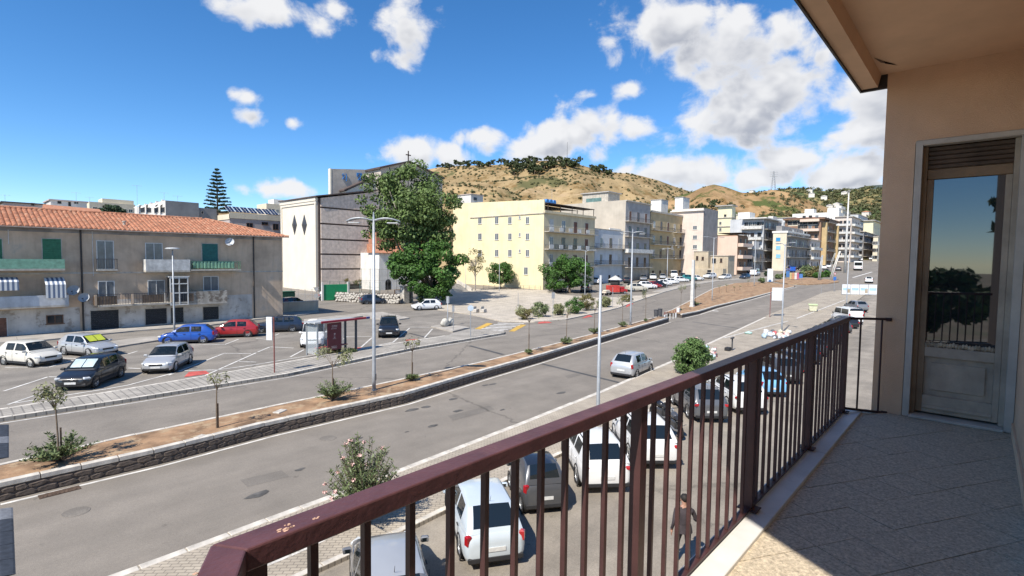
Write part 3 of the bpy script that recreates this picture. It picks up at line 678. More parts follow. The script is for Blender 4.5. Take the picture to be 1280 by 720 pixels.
def antenna(px, py, depth, hgt, label, arms=5):
    depth *= K; hgt *= K; p = AT(px, py, depth); t = thing('tv_antenna', label, 'antenna', (p.x, p.y, p.z-hgt-.1)); MB().cyl((0,0,-.6), (0,0,hgt), .03, n=6).build('mast', m_galv, t)
    mb = MB(); mb.cyl((-.9,.3,hgt-.1), (.9,-.3,hgt-.1), .018, n=5)
    for k in range(arms): x = -.8+1.6*k/max(1, arms-1); mb.cyl((x-.12, -x*.33-.38, hgt-.1), (x+.12, -x*.33+.38, hgt-.1), .012, n=4)
    mb.build('aerial', m_galv, t); return t
m_galv = mat('galvanised_steel', (.42, .43, .44), .45, .12, 6, metal=.6)
m_dish = mat('grey_dish', (.40, .42, .44), .5, .1, 4)
def dish(px, py, Y, r, label, b=None, rz=R(-30)):
    p = onY(px, py, Y)
    t = thing('satellite_dish', label, 'satellite dish', (p.x, Y-.55, p.z), rz)
    mb = MB(); prof = [(r*k/6, .16*r*(k/6)**2*2) for k in range(7)]
    mb.lathe([(a, -h_) for a, h_ in prof], (0, 0, 0), 18, axis='y'); o = mb.build('reflector', m_dish, t, smooth='all')
    o.rotation_euler = (R(-25), 0, 0)
    MB().tube([(0, -.02, -r*.9), (0, -r*.7, -.35*r), (0, -r*.75, -.1*r)], .015, 5).bbox((0, -r*.78, -.06*r), (.09, .12, .09)).build('feed_arm', m_iron, t)
    MB().tube([(0, .05, 0), (0, .3, -.05), (.1, .62, -.35)], .025, 6).build('bracket', m_iron, t); return t
# ------------------------------------------------------------------ long house with the tiled roof
YL = 49.9*K
m_tan = mat('old_tan_plaster', (.56, .425, .305), .92, .22, .35, streak=.35, bump=.2, bscale=12, dirt=(.42, .35, .28), dscale=.35, dthr=.56)
m_dado = mat('old_white_paint', (.52, .485, .44), .92, .2, .6, dirt=(.27, .23, .19), dscale=1.1, dthr=.54, streak=.3)
m_tile_r = mat('terracotta_tile', (.40, .175, .10), .85, .3, 1.3, dirt=(.46, .29, .19), dscale=2.2, dthr=.55, island=.3)
q = G(353, 393, 1); lb = B(); lb.y0 = YL; lb.x0 = onY(-330, 350, YL).x; lb.zb = gz(10, YL, 1)
xr = onY(353, 350, YL).x; lb.wx = xr-lb.x0; lb.wy = 11; lb.h = onY(353, 297, YL).z - lb.zb
lb.e = thing('row_house', 'long tan three-storey house with a terracotta tile roof and green roller shutters', 'house', (lb.x0, lb.y0, lb.zb))
MB().box(0, lb.wx, 0, lb.wy, -1, lb.h).build('wall', m_tan, lb.e)
def L_(px, py): return uz(lb, 'F', px, py)
# roof: rows of barrel tiles as real ridges
rf = MB(); ov = .55; x0, x1, y0r, y1r = -.4, lb.wx+ov, -ov, lb.wy+ov; yr = lb.wy/2; hr_ = onY(0, 260, YL+yr).z - lb.zb - lb.h
xe = x1-(yr+ov)*1.15
nrow = 20; tw = .36
def roof_slope(x_lo, x_hi, y_lo, y_hi, hip):
    n = int((x_hi-x_lo)/tw)
    for i in range(n):
        xa = x_lo+i*tw
        for j in range(nrow):
            f0, f1 = j/nrow, (j+1.04)/nrow
            if hip and xa+tw*.5 > x1-(x1-xe)*f0: continue
            ya, yb = y_lo+(y_hi-y_lo)*f0, y_lo+(y_hi-y_lo)*f1; za, zb_ = lb.h+.1+hr_*f0+.035, lb.h+.1+hr_*f1
            jz = rng.uniform(-.02, .02)
            vs = [(xa, ya, za-.07), (xa+tw*.22, ya, za+.03+jz), (xa+tw*.5, ya, za+.06+jz), (xa+tw*.78, ya, za+.03+jz), (xa+tw, ya, za-.07),
                  (xa, yb, zb_-.07), (xa+tw*.22, yb, zb_+.03), (xa+tw*.5, yb, zb_+.06), (xa+tw*.78, yb, zb_+.03), (xa+tw, yb, zb_-.07)]
            rf.raw(vs, [(k, k+1, k+6, k+5) for k in range(4)] + [(4,3,2,1,0)])
roof_slope(x0+max(0, -lb.x0-6), x1, y0r, yr, True)
# hip end and back slope as plain planes under ridge tiles
bk = MB(); zr = lb.h+.1+hr_
bk.face([(x0, y0r, lb.h+.02), (x1, y0r, lb.h+.02), (xe, yr, zr-.06), (x0, yr, zr-.06)]); bk.face([(x1, y0r, lb.h+.02), (x1, y1r, lb.h+.02), (xe, yr, zr-.06)]); bk.face([(x1, y1r, lb.h+.02), (x0, y1r, lb.h+.02), (x0, yr, zr-.06), (xe, yr, zr-.06)])
bk.face([(x0, y0r, lb.h+.015), (x0, y1r, lb.h+.015), (x1, y1r, lb.h+.015), (x1, y0r, lb.h+.015)])
rfo = bk.build('roof', m_tile_r, lb.e); rt2 = rf.build('roof_tiles', m_tile_r, rfo); rt2['kind'] = 'stuff'
rd = MB(); n = int((xe-x0)/.4)
for i in range(n): rd.cyl((x0+i*.4, yr, zr+.02), (x0+i*.4+.43, yr, zr+.035), .11, .13, n=8)
for i in range(18): t0, t1 = i/18, (i+1.08)/18; rd.cyl((x1+(xe-x1)*t0, y0r+(yr-y0r)*t0, lb.h+.1+hr_*t0+.03), (x1+(xe-x1)*t1, y0r+(yr-y0r)*t1, lb.h+.1+hr_*t1+.03), .13, .11, n=8)
o = rd.build('ridge_tiles', m_tile_r, rfo); o['kind'] = 'stuff'
gt = MB(); gt.box(x0, x1, y0r-.14, y0r-.02, lb.h-.02, lb.h+.05); gt.build('gutter', mat('pale_gutter', (.48, .40, .34), .6, .2, 3), lb.e)
MB().box(x0+.2, lb.wx, -.02, .0, lb.h-.35, lb.h-.02).build('eaves_band', mat('grey_patch_plaster', (.30, .29, .28), .92, .3, .5), lb.e)
u0, z1 = L_(104, 373); u1, _ = L_(315, 373); MB().box(u0, u1, -.012, .0, -.3, z1*.93).build('painted_dado', m_dado, lb.e)
u1b, _ = L_(100, 400); MB().box(lb.wx*0+1, u1b, -.012, 0, -.3, L_(50, 386)[1]).build('painted_dado', m_dado, lb.e)
zfl = L_(160, 339)[1]; MB().box(0, lb.wx+.03, -.05, 0, zfl-.22, zfl-.06).build('string_course', m_bals, lb.e)
for a, b_ in ((99, 104), (316, 318)):
    u, _ = L_(b_, 400); MB().cyl((u, -.07, -.2), (u, -.07, lb.h), .07, n=8).build('downpipe', m_pipe, lb.e)
for x, za, zb_ in ((115, 289, 345), (10, 287, 305)):
    u, z1 = L_(x, za); _, z0 = L_(x, zb_); MB().cyl((u, -.05, z0), (u, -.05, z1), .025, n=6).build('vent_pipe', m_frm, lb.e)
for x0_, y0_, x1_, y1_, st in ((-30,299,-8,324,'green'),(-8,299,2,324,'green'),(54,299,76,337,'green'),(121,301,142,337,'curt'),(182,304,203,338,'curt'),(253,305,272,337,'teal'),(-40,350,-20,380,'curt'),(123,351,143,381,'curt'),(185,350,206,381,'curt'),(254,345,273,364,'curt'),(58,393,79,405,'dark'),(-70,300,-50,338,'green')):
    winpx(lb, 'F', x0_, y0_, x1_, y1_, st)
for x0_, y0_, x1_, y1_, st in ((-2,397,8,421,'shut'),(114,387,148,414,'void'),(182,385,208,406,'void'),(214,384,229,404,'void'),(254,383,273,400,'void')):
    winpx(lb, 'F', x0_, y0_, x1_, y1_, st, name='door')
m_gpan = mat('green_wired_panel', (.20, .38, .27), .45, .2, 3, spec=.5)
def bpx(x0_, x1_, yb, yt, d, rail, rm=None, sl=None):
    u0, z0 = L_(x0_, yb); u1, _ = L_(x1_, yb); _, z1 = L_(x0_, yt); return balcony(lb, 'F', u0, u1, z0, d, rail, z1-z0, sl, rm)
bpx(-60, 79, 336, 323, 1.0, 'panel', m_gpan); bpx(120, 146, 336.5, 324, .5, 'bars'); bpx(179, 234, 338, 324, 1.0, 'solid')
gb = bpx(235, 297, 336.5, 327, 1.0, 'bars', mat('green_iron', (.10, .22, .13), .6, .2, 4))
for k in range(12): MB().lathe([(.16, 0), (.17, .5), (.12, .72), (0, .76)], (-1.9+k*.34, -1.06, .1), 8).build('barrel_panel', m_gpan, gb, smooth='all').scale = (1, .25, 1)
bpx(-60, 84, 386, 372, 1.1, 'solid', mat('grey_white_parapet', (.50, .51, .52), .8, .2, 1, streak=.3))
lg = bpx(121, 232, 381, 368, 1.1, 'bars')
for k, u in enumerate((-3.9, -1.1, 2.1)): MB().box(u-.08, u+.08, -1.14, -.98, .002, .98).build('pier', m_tan, lg)
for k, u in enumerate((-3.2, .6, 3.2)): MB().box(u-.9, u+.9, -1.06, -1.04, .05, .85).build('screen_panel', mat('brown_screen', (.17, .115, .075), .8, .3, 2), lg)
bpx(232, 280, 378.5, 364, 1.0, 'solid', mat('stained_concrete', (.42, .38, .32), .9, .3, .8, dirt=(.14, .11, .085), dscale=1.4, dthr=.5, streak=.7))
# glazed veranda
u0, z0 = L_(209, 381); u1, z1 = L_(231, 346); vr = link('veranda', None, lb.e, ((u0+u1)/2, -1.1, z0)); w_ = u1-u0; h_ = z1-z0
vm = MB()
for x in (-w_/2, -.05, w_/2-.1): vm.box(x, x+.1, -.02, .08, 0, h_)
for z in (0, h_*.42, h_*.75, h_-.12): vm.box(-w_/2+.1, w_/2-.1, -.015, .075, z, z+.1)
vm.box(-w_/2-.1, w_/2+.1, -.05, 1.1, h_+.002, h_+.1); vm.build('veranda_frame', m_frm, vr); MB().box(-w_/2+.05, w_/2-.05, .03, .04, .05, h_-.05).box(-w_/2+.03, -w_/2+.04, .05, 1.1, 0, h_).build('pane', m_pane, vr)
# awnings
def mat_stripe(name, a, b_, sc_, ax=0):
    mt = bpy.data.materials.new(name); mt.use_nodes = True; t = mt.node_tree; n = t.nodes; l = t.links; bs = n['Principled BSDF']; bs.inputs['Roughness'].default_value = .9
    sx = n.new('ShaderNodeSeparateXYZ'); l.new(n.new('ShaderNodeTexCoord').outputs['Object'], sx.inputs[0])
    m1 = n.new('ShaderNodeMath'); m1.operation = 'MULTIPLY'; m1.inputs[1].default_value = sc_; l.new(sx.outputs[ax], m1.inputs[0]); m2 = n.new('ShaderNodeMath'); m2.operation = 'FRACT'; l.new(m1.outputs[0], m2.inputs[0])
    m3 = n.new('ShaderNodeMath'); m3.operation = 'GREATER_THAN'; m3.inputs[1].default_value = .5; l.new(m2.outputs[0], m3.inputs[0])
    mx_ = n.new('ShaderNodeMix'); mx_.data_type = 'RGBA'; l.new(m3.outputs[0], mx_.inputs[0]); mx_.inputs[6].default_value = (*a, 1); mx_.inputs[7].default_value = (*b_, 1); l.new(mx_.outputs[2], bs.inputs['Base Color']); return mt
m_awn = mat_stripe('striped_awning', (.66, .66, .64), (.13, .17, .25), 3.2)
for (xa, ya, xb, yb, drop) in ((-30, 347, 22, 362, .35), (54, 347, 80, 371, 1.2)):
    u0, z1 = L_(xa, ya); u1, z0 = L_(xb, yb); aw = MB(); k = 10; dp = 1.3
    for i in range(k):
        t0, t1 = i/k, (i+1)/k; za = z1-(z1-z0)*t0**1.6; zb_ = z1-(z1-z0)*t1**1.6
        a_, b2 = -dp*min(1, t0*2.0), -dp*min(1, t1*2.0)
        aw.face([(0, a_, za), (u1-u0, a_, za), (u1-u0, b2, zb_), (0, b2, zb_)])
    aw.build('awning', m_awn, lb.e, (u0, 0, 0))
dish(91, 363, YL, .48, 'larger grey satellite dish left of the downpipe, under the green balcony'); dish(104, 372, YL, .44, 'grey satellite dish fixed right beside the dark downpipe'); dish(285, 303, YL, .45, 'satellite dish half white half dark beside the teal shutter')
u, z = L_(159, 279); MB().lathe([(.12, -.6), (.11, .15), (.16, .18), (.16, .3), (0, .32)], (u, 1.2, lb.h+.75), 8).build('chimney_pot', m_bals, rfo)
# debris and weeds at the foot
for px in (128, 150, 190, 96): pass
# ------------------------------------------------------------------ church
m_chw = mat('church_white', (.66, .60, .50), .9, .05, .4, streak=.08); m_chp = mat('church_panel', (.64, .535, .455), .9, .16, 1.6, bump=.5, bscale=14, streak=.2)
m_chd = mat('church_brown', (.085, .062, .055), .8, .2, 1); m_chg = mat('church_grey', (.47, .41, .35), .9, .12, .6)
ch = bld('church', 'modern church with white side wall, brown panel front and a cross on its gable', 397, 86, 352.5, 474, 246, m_chp, flat=False)
wx, wy, hh = ch.wx, ch.wy, ch.h
hl = hh; hrr = uz(ch, 'F', 474, 239)[1]
mb = MB(); mb.raw([(.3, .1, -1.5), (wx, .1, -1.5), (wx, wy, -1.5), (.3, wy, -1.5), (.3, .1, hl-.2), (wx, .1, hrr), (wx, wy, hrr), (.3, wy, hl-.2)], [(0,1,5,4), (1,2,6,5), (2,3,7,6), (3,0,4,7), (4,5,6,7)]); mb.build('wall', m_chd, ch.e)
MB().box(0, .29, .35, wy, -1.5, hl-1.3).build('side_wall', m_chw, ch.e)
MB().box(-.18, .28, .3, wy+.1, hl-1.29, hl-.75).box(-.3, .25, .2, wy+.2, hl-.749, hl-.1).build('side_cornice', m_chw, ch.e)
MB().box(-.2, .02, .35, .75, -1.5, hl-1.3).box(-.2, .02, wy-.5, wy, -1.5, hl-1.3).build('pilaster', m_chw, ch.e)
rf = MB(); rf.raw([(-.5, -.5, hl-.05), (wx, -.5, hrr+.1), (wx, wy+.4, hrr+.1), (-.5, wy+.4, hl-.05), (-.5, -.5, hl+.2), (wx, -.5, hrr+.4), (wx, wy+.4, hrr+.4), (-.5, wy+.4, hl+.2)], [(0,1,5,4), (1,2,6,5), (2,3,7,6), (3,0,4,7), (4,5,6,7), (3,2,1,0)]); rf.build('roof', m_chd, ch.e)
zs = [uz(ch, 'F', 400, y)[1] for y in (246, 259, 279.3, 298.8, 317.6, 336.3, 357)]
for a, b_ in zip(zs, zs[1:]):
    nc = 7; x = .75; cw = (wx-x)/nc
    for i in range(nc):
        zt = a-.16
        xa_, xb_ = x+i*cw+.012, x+(i+1)*cw-.012
        za_, zb2 = (zt, zt) if a != zs[0] else (hl-.3+(hrr-hl+.2)*xa_/wx, hl-.3+(hrr-hl+.2)*xb_/wx)
        MB().raw([(xa_, -.12, b_+.16), (xb_, -.12, b_+.16), (xb_, .098, b_+.16), (xa_, .098, b_+.16), (xa_, -.12, za_), (xb_, -.12, zb2), (xb_, .098, zb2), (xa_, .098, za_)], [(0,1,5,4), (1,2,6,5), (2,3,7,6), (3,0,4,7), (4,5,6,7), (3,2,1,0)]).build('panel', m_chp, ch.e)
for px in (368.3, 380.6):
    u, z = uz(ch, 'S', px, 281); hd, wd = 2.2, 1.15
    dm = MB(); dm.raw([(-.06, u, z-hd), (-.06, u-wd, z), (-.06, u, z+hd), (-.06, u+wd, z), (-.30, u, z)], [(0,1,4), (1,2,4), (2,3,4), (3,0,4), (0,3,2,1)]); dm.build('diamond_window', mat('church_glass', (.05, .05, .055), .3, .2, 2), ch.e)
# thin bell wall with two blue emblems
p0 = onY(414.5, 242, ch.y0+7); bw = link('bell_wall', None, ch.e, (p0.x-ch.x0, p0.y-ch.y0, 0)); bx = onY(456, 230, p0.y).x-p0.x; zt = onY(414.5, 211, p0.y).z-ch.zb; zt2 = onY(450, 211, p0.y).z-ch.zb
MB().raw([(0, 0, hl-1), (bx, 0, hl-1), (bx, 0, zt2), (0, 0, zt), (0, .8, hl-1), (bx, .8, hl-1), (bx, .8, zt2), (0, .8, zt)], [(0,1,2,3), (5,4,7,6), (4,0,3,7), (1,5,6,2), (3,2,6,7)]).build('slab', m_chg, bw)
MB().box(-.3, -.003, -.05, .85, hl-1, zt+.05).build('edge', m_chw, bw)
m_blue = mat('emblem_blue', (.03, .16, .42), .5, .1, 5)
def strokes(name, segs, px, py, par, Y, ox, oy, th=.16):
    p = onY(px, py, Y); mb = MB()
    for a, b_ in segs: mb.cyl((a[0]*.52, 0, a[1]*.6), (b_[0]*.52, 0, b_[1]*.6), th*.6, n=6)
    return mb.build(name, m_blue, par, (p.x-ox, Y-oy-.12, p.z-ch.zb))
arc = [(1.0+.55*math.cos(t), 1.5*math.sin(t)) for t in [R(a) for a in range(-75, 76, 25)]]
strokes('emblem', [((-.7, -.9), (.5, .9)), ((-.7, .9), (.5, -.9)), ((-.7,.9),(.0,1.25))] + list(zip([(a-.2, b_) for a, b_ in arc], [(a-.2, b_) for a, b_ in arc][1:])), 429.5, 221.5, bw, p0.y, p0.x, p0.y)
strokes('emblem', [((-1.1, .5), (-.4, 1.3)), ((-1.1, 1.3), (-.4, .5)), ((.3, .5), (1.0, 1.3)), ((.3, 1.3), (1.0, .5)), ((-.7, -1.2), (.6, .2)), ((-.7, .2), (.6, -1.2)), ((-1.2,.1),(-1.2,1.4)), ((1.2,0),(1.1,1.4)), ((-1.1,1.4),(1.1,1.5))], 449, 221.5, bw, p0.y, p0.x, p0.y)
# nave gable
gp_ = onY(511, 203, ch.y0+9); gl = onY(476, 240, gp_.y); gr = onY(553, 240, gp_.y); ez = onY(545, 219, gp_.y).z
ez = gp_.z-(gp_.z-ez)*(gr.x-gp_.x)/(onY(545, 219, gp_.y).x-gp_.x)
nv = link('nave', None, ch.e, (gl.x-ch.x0, gp_.y-ch.y0, 0)); W2 = gr.x-gl.x; xm = gp_.x-gl.x; za, ze = gp_.z-ch.zb, ez-ch.zb
MB().raw([(0, 0, -1), (W2, 0, -1), (W2, 0, ze), (xm, 0, za), (0, 0, ze), (0, 7, -1), (W2, 7, -1), (W2, 7, ze), (xm, 7, za), (0, 7, ze)], [(0,1,2,3,4), (6,5,9,8,7), (5,0,4,9), (1,6,7,2), (2,7,8,3), (4,3,8,9)]).build('gable_wall', m_chg, nv)
rr = MB()
for a, b_ in (((-.5, ze-.2), (xm, za)), ((xm, za), (W2+.5, ze-.2))):
    rr.raw([(a[0], -.4, a[1]+.02), (b_[0], -.4, b_[1]+.02), (b_[0], -.4, b_[1]+.42), (a[0], -.4, a[1]+.42), (a[0], 7, a[1]+.02), (b_[0], 7, b_[1]+.02), (b_[0], 7, b_[1]+.42), (a[0], 7, a[1]+.42)], [(0,1,2,3), (3,2,6,7), (1,5,6,2), (4,0,3,7), (0,4,5,1)])
rr.build('gable_roof', m_chd, nv)
MB().box(xm-.12, xm+.12, .1, .3, za+.2, za+2.9).box(xm-.75, xm+.75, .1, .3, za+1.75, za+2.0).build('cross', mat('rusty_cross', (.10, .07, .055), .7, .3, 4), nv)
w0 = onY(432, 239, ch.y0+5); wg = MB(); wl = onY(470, 226, w0.y).x-w0.x; z0 = w0.z-ch.zb; z1 = onY(466, 221, w0.y).z-ch.zb
wg.raw([(0, 0, z0-2), (wl, 0, z0-2), (wl, 0, z1), (0, 0, z0), (0, 4, z0-2), (wl, 4, z0-2), (wl, 4, z1), (0, 4, z0)], [(0,1,2,3), (3,2,6,7), (4,0,3,7)]); wg.build('white_gable', m_chw, ch.e, (w0.x-ch.x0, w0.y-ch.y0, 0))
wg2 = MB(); wg2.raw([(-.5, -.3, z0+.02), (wl, -.3, z1+.02), (wl, -.3, z1+.4), (-.5, -.3, z0+.3), (-.5, 4, z0+.02), (wl, 4, z1+.02), (wl, 4, z1+.4), (-.5, 4, z0+.3)], [(0,1,2,3), (3,2,6,7), (4,0,3,7), (0,4,5,1)]); wg2.build('white_gable_roof', m_chd, ch.e, (w0.x-ch.x0, w0.y-ch.y0, 0))
# parish annex with an orange roof behind the trees
an = bld('annex_house', 'low white annex with an orange tiled roof and arched opening by the church', 474, 88, wx=14, wy=8, topy=316, mt=m_whr)
MB().raw([(-.4, -.5, an.h), (14.4, -.5, an.h), (14.4, 4, an.h+1.9), (-.4, 4, an.h+1.9)], [(0,1,2,3)]).raw([(-.4, -.5, an.h-.12), (14.4, -.5, an.h-.12), (14.4, -.5, an.h), (-.4, -.5, an.h)], [(0,1,2,3)]).raw([(-.4, -.5, an.h), (-.4, 4, an.h+1.9), (-.4, 4, an.h)], [(0,1,2)]).build('roof', m_tile_r, an.e)
MB().box(2, 16, 4.1, 10, 0, an.h+4.5).build('upper_storey', mat('salmon_brown_render', (.36, .17, .11), .9, .2, .6), an.e)
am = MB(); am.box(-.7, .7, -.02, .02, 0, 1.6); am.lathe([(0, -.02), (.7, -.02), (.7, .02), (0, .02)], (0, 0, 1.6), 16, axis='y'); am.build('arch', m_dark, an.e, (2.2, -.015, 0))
win(an, 'F', 5.5, an.h-1.4, .9, .6, 'dark'); win(an, 'F', 9.5, an.h-1.6, .9, 1.0, 'dark')
# ------------------------------------------------------------------ street row beyond the plaza
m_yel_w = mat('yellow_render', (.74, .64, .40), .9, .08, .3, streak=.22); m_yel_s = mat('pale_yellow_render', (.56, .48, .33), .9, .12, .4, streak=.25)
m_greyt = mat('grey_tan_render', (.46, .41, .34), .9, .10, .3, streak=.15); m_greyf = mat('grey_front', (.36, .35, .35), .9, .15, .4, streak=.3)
m_och = mat('ochre_render', (.47, .37, .22), .9, .12, .4, streak=.25); m_pink = mat('pale_pink_render', (.62, .53, .46), .9, .08, .4, streak=.2)
m_salm = mat('salmon_render', (.64, .48, .385), .9, .06, .4, streak=.15); m_cream = mat('cream_render', (.62, .55, .42), .9, .08, .4, streak=.2)
m_lgrey = mat('light_grey_render', (.50, .51, .52), .9, .12, .4, streak=.3); m_brown = mat('brown_brick_render', (.27, .165, .11), .9, .18, .5, streak=.3)
m_dgrey = mat('dark_grey_render', (.27, .26, .255), .9, .15, .4, streak=.3); m_lowtan = mat('low_tan_render', (.46, .39, .29), .9, .15, .5, streak=.3)
m_roofd = mat('dark_pergola', (.055, .038, .032), .8, .3, 1); m_flat = mat('flat_roof', (.40, .38, .36), .9, .2, .3)
ye = bld('apartment_block', 'pale yellow apartment block with small side windows and dark rooftop pergola', 679, 90, 566, 742.5, 266, m_yel_w)
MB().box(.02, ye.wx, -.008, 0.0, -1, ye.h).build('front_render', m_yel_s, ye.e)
zp = uz(ye, 'S', 679, 249.5)[1]; zl = uz(ye, 'S', 572, 254)[1]
MB().raw([(0, 0, ye.h), (.3, 0, ye.h), (.3, ye.wy, ye.h), (0, ye.wy, ye.h), (0, 0, zp), (.3, 0, zp), (.3, ye.wy, zl), (0, ye.wy, zl)], [(4,5,6,7), (0,4,7,3), (1,2,6,5), (0,1,5,4), (2,3,7,6)]).build('side_parapet', m_yel_w, ye.e)
u0 = uz(ye, 'S', 588, 270)[0]; MB().box(-.18, -.002, -.1, u0, ye.h-.15, ye.h+.02).build('string_course', m_bals, ye.e)
for px in (600, 621, 637.5, 659.5):
    for y0_, y1_ in ((271, 280), (291.5, 300), (312, 320.5)): winpx(ye, 'S', px-2.3, y0_, px+2.3, y1_, 'curt')
for y0_, y1_ in ((270, 274), (291, 296), (311.5, 316)): winpx(ye, 'S', 648.5, y0_, 651, y1_, 'curt')
winpx(ye, 'S', 655, 334, 660, 343, 'curt')
zf = [uz(ye, 'F', 681, y)[1] for y in (289, 311, 333)]
for z in zf:
    balcony(ye, 'F', .3, ye.wx-.1, z, 1.2, 'bars')
    for k in range(5): MB().box(.6+k*3.4, 2.0+k*3.4, -1.225, -1.175, z+.1, z+.95).build('balcony_screen', m_balw, ye.e)
    for k, px in enumerate((689, 704, 719, 733)):
        u = uz(ye, 'F', px, 300)[0]; win(ye, 'F', u, z+.02, 1.3, 2.6, ('pale', 'curt', 'shut', 'shut')[k] if z == zf[0] else ('curt', 'brown', 'brown', 'shut')[k], 'window_door')
MB().box(-.05, ye.wx+.05, -.35, .3, ye.h-.02, ye.h+.55).build('front_parapet', m_yel_s, ye.e)
pg = link('pergola', None, ye.e, (0, 0, ye.h))
pr = MB(); 
for i in range(9):
    a, b_ = i/9, (i+1)/9; f = lambda t: 1.7+.55*math.sin(math.pi*min(1, t*1.25))*(1 if t < .8 else .6)
    pr.raw([(.6, 1+a*(ye.wy-4), f(a)), (ye.wx*.75, 1+a*(ye.wy-4), f(a)-.2), (ye.wx*.75, 1+b_*(ye.wy-4), f(b_)-.2), (.6, 1+b_*(ye.wy-4), f(b_))], [(0,1,2,3)])
pr.build('pergola_roof', m_roofd, pg)
mb = MB()
for x in (1, ye.wx*.7):
    for k in range(6): mb.box(x-.06, x+.06, 1+k*(ye.wy-5)/5, 1.12+k*(ye.wy-5)/5, 0, 1.7)
mb.build('pergola_posts', m_roofd, pg)
pz = MB(); pz.box(1, ye.wx-.5, -.2, 3, 2.1, 2.22)
for k in range(5): pz.box(1.2+k*(ye.wx-2)/4, 1.32+k*(ye.wx-2)/4, -.15, -.03, .5, 2.1)
pz.build('terrace_canopy', m_roofd, pg)
m_tank = mat('blue_tank', (.06, .22, .50), .5, .1, 3)
for k in range(3):
    o = MB().cyl((2.4+k*1.25, .9, 2.25), (2.4+k*1.25, 2.1, 2.25), .5, n=12).build('water_tank', m_tank, pg, (0, 0, .45), smooth=True)
Yr = ye.y0
wh = bld('town_house', 'small white two-storey house with balconies squeezed between yellow and grey blocks', 743, 0, rx=781, wy=10, topy=286, mt=mat('cool_white_render', (.52, .54, .56), .9, .12, .4, streak=.2), Y=Yr+.6)
for y in (309.5, 330.5):
    z = uz(wh, 'F', 745, y)[1]; balcony(wh, 'F', .2, wh.wx-.1, z, 1.0, 'bars')
    for k in range(3): win(wh, 'F', wh.wx*(.2+.3*k), z+.02, 1.15, 2.5, ('curt', 'brown', 'pale')[k], 'window_door')
for k in range(3): win(wh, 'F', wh.wx*(.18+.3*k), .4 if k != 1 else .0, .9, 1.6 if k != 1 else 2.2, 'brown')
cornice(wh, wh.h, .15, .15); part(wh, 'roof_wall', wh.wx*.52, wh.wx, .5, .8, wh.h+.15, wh.h+.6, m_whr)
gr = bld('apartment_block', 'grey apartment block with a tall blank tan side wall and three balconies', 780.5, 0, lx=700, rx=811, topy=250, mt=m_greyt, Y=Yr)
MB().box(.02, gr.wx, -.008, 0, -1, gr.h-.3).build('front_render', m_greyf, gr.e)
for y, rl_ in ((276, 'bars'), (295, 'bars'), (315.5, 'solid'), (334, 'bars')):
    z = uz(gr, 'F', 782, y)[1]; balcony(gr, 'F', -.2, gr.wx+.1, z, 1.2, rl_)
    for k in range(3): win(gr, 'F', gr.wx*(.18+.32*k), z+.02, 1.2, 2.6, ('shut', 'brown', 'shut')[k] if y < 280 else 'brown', 'window_door')
cornice(gr, gr.h-.3, .35, .3, m_bals, 'F'); part(gr, 'ground_front', .0, gr.wx, -.05, -.009, -1, uz(gr, 'F', 782, 335)[1]-.2, mat('beige_stone', (.40, .34, .27), .9, .2, .7))
for k in range(2): win(gr, 'F', gr.wx*(.25+.45*k), 0.05, 1.3, 2.3, 'void', 'door')
px0 = onX(757, 250, gr.x0); rm = link('roof_room', None, gr.e, (1.2, px0.y-gr.y0, gr.h)); ry = onX(725, 250, gr.x0).y-px0.y
MB().box(0, 6, 0, ry, 0, 2.6).build('room_wall', m_bals, rm); MB().box(-.4, 6.5, -.4, ry+.4, 2.601, 2.85).build('room_roof', m_flat, rm); MB().box(-.03, -.002, ry*.25, ry*.85, .3, 1.3).build('pane', mat('green_glass', (.12, .20, .19), .2, .2, 1), rm)
oc = bld('apartment_block', 'ochre apartment block with long railed balconies beside the car park', 812, 0, rx=861, wy=12, topy=264, mt=m_och, Y=Yr+.3)
for y in (287, 305, 322.5):
    z = uz(oc, 'F', 813, y)[1]; balcony(oc, 'F', .3, oc.wx*.5, z, 1.1, 'bars'); balcony(oc, 'F', oc.wx*.56, oc.wx-.2, z, 1.1, 'bars')
    for k in range(6): win(oc, 'F', oc.wx*(.08+.167*k), z+.02 if k % 3 else z+.6, 1.2, 2.6 if k % 3 else 1.8, ('curt', 'brown', 'shut')[k % 3])
for k in range(6): win(oc, 'F', oc.wx*(.08+.167*k), .1 if k == 2 else .8, 1.1, 2.3 if k == 2 else 1.4, 'brown')
cornice(oc, oc.h-.25, .3, .5, m_bals, 'F')
for k, px in enumerate((846, 838)): MB().box(-.4, .4, -.55, -.2, 0, .55).build('air_conditioner', m_whr, oc.e, (uz(oc, 'F', px, 320)[0], 0, uz(oc, 'F', px, 310)[1]))
# second row and the far street
def gridf(b, face, nc, nr, w_, h_, style='sash', z0=1.0, mx_=.08, top=.6, styles=None):
    W = b.wx if face == 'F' else b.wy; dz = (b.h-top-z0)/max(1, nr)
    for r_ in range(nr):
        for c in range(nc):
            st = styles[(r_*3+c) % len(styles)] if styles else style
            win(b, face, W*(mx_+(1-2*mx_)*(c+.5)/nc), z0+r_*dz, w_, h_, st)
def balrows(b, face, nr, z0, dz, u0, u1, d, rail, doors=3, rm=None, sty=('brown', 'curt', 'void')):
    W = b.wx if face == 'F' else b.wy
    for r_ in range(nr):
        z = (z0+r_*dz)*K; balcony(b, face, W*u0, W*u1, z, d, rail, .95, None, rm)
        for k in range(doors): win(b, face, W*(u0+(u1-u0)*(k+.5)/doors), z+.02, 1.25, 2.5, sty[(k+r_) % len(sty)], 'window_door')
pk = bld('apartment_block', 'cream apartment block with a bare grey end wall behind the ochre block', 877.5, 128, 838, 895.5, 260, m_pink)
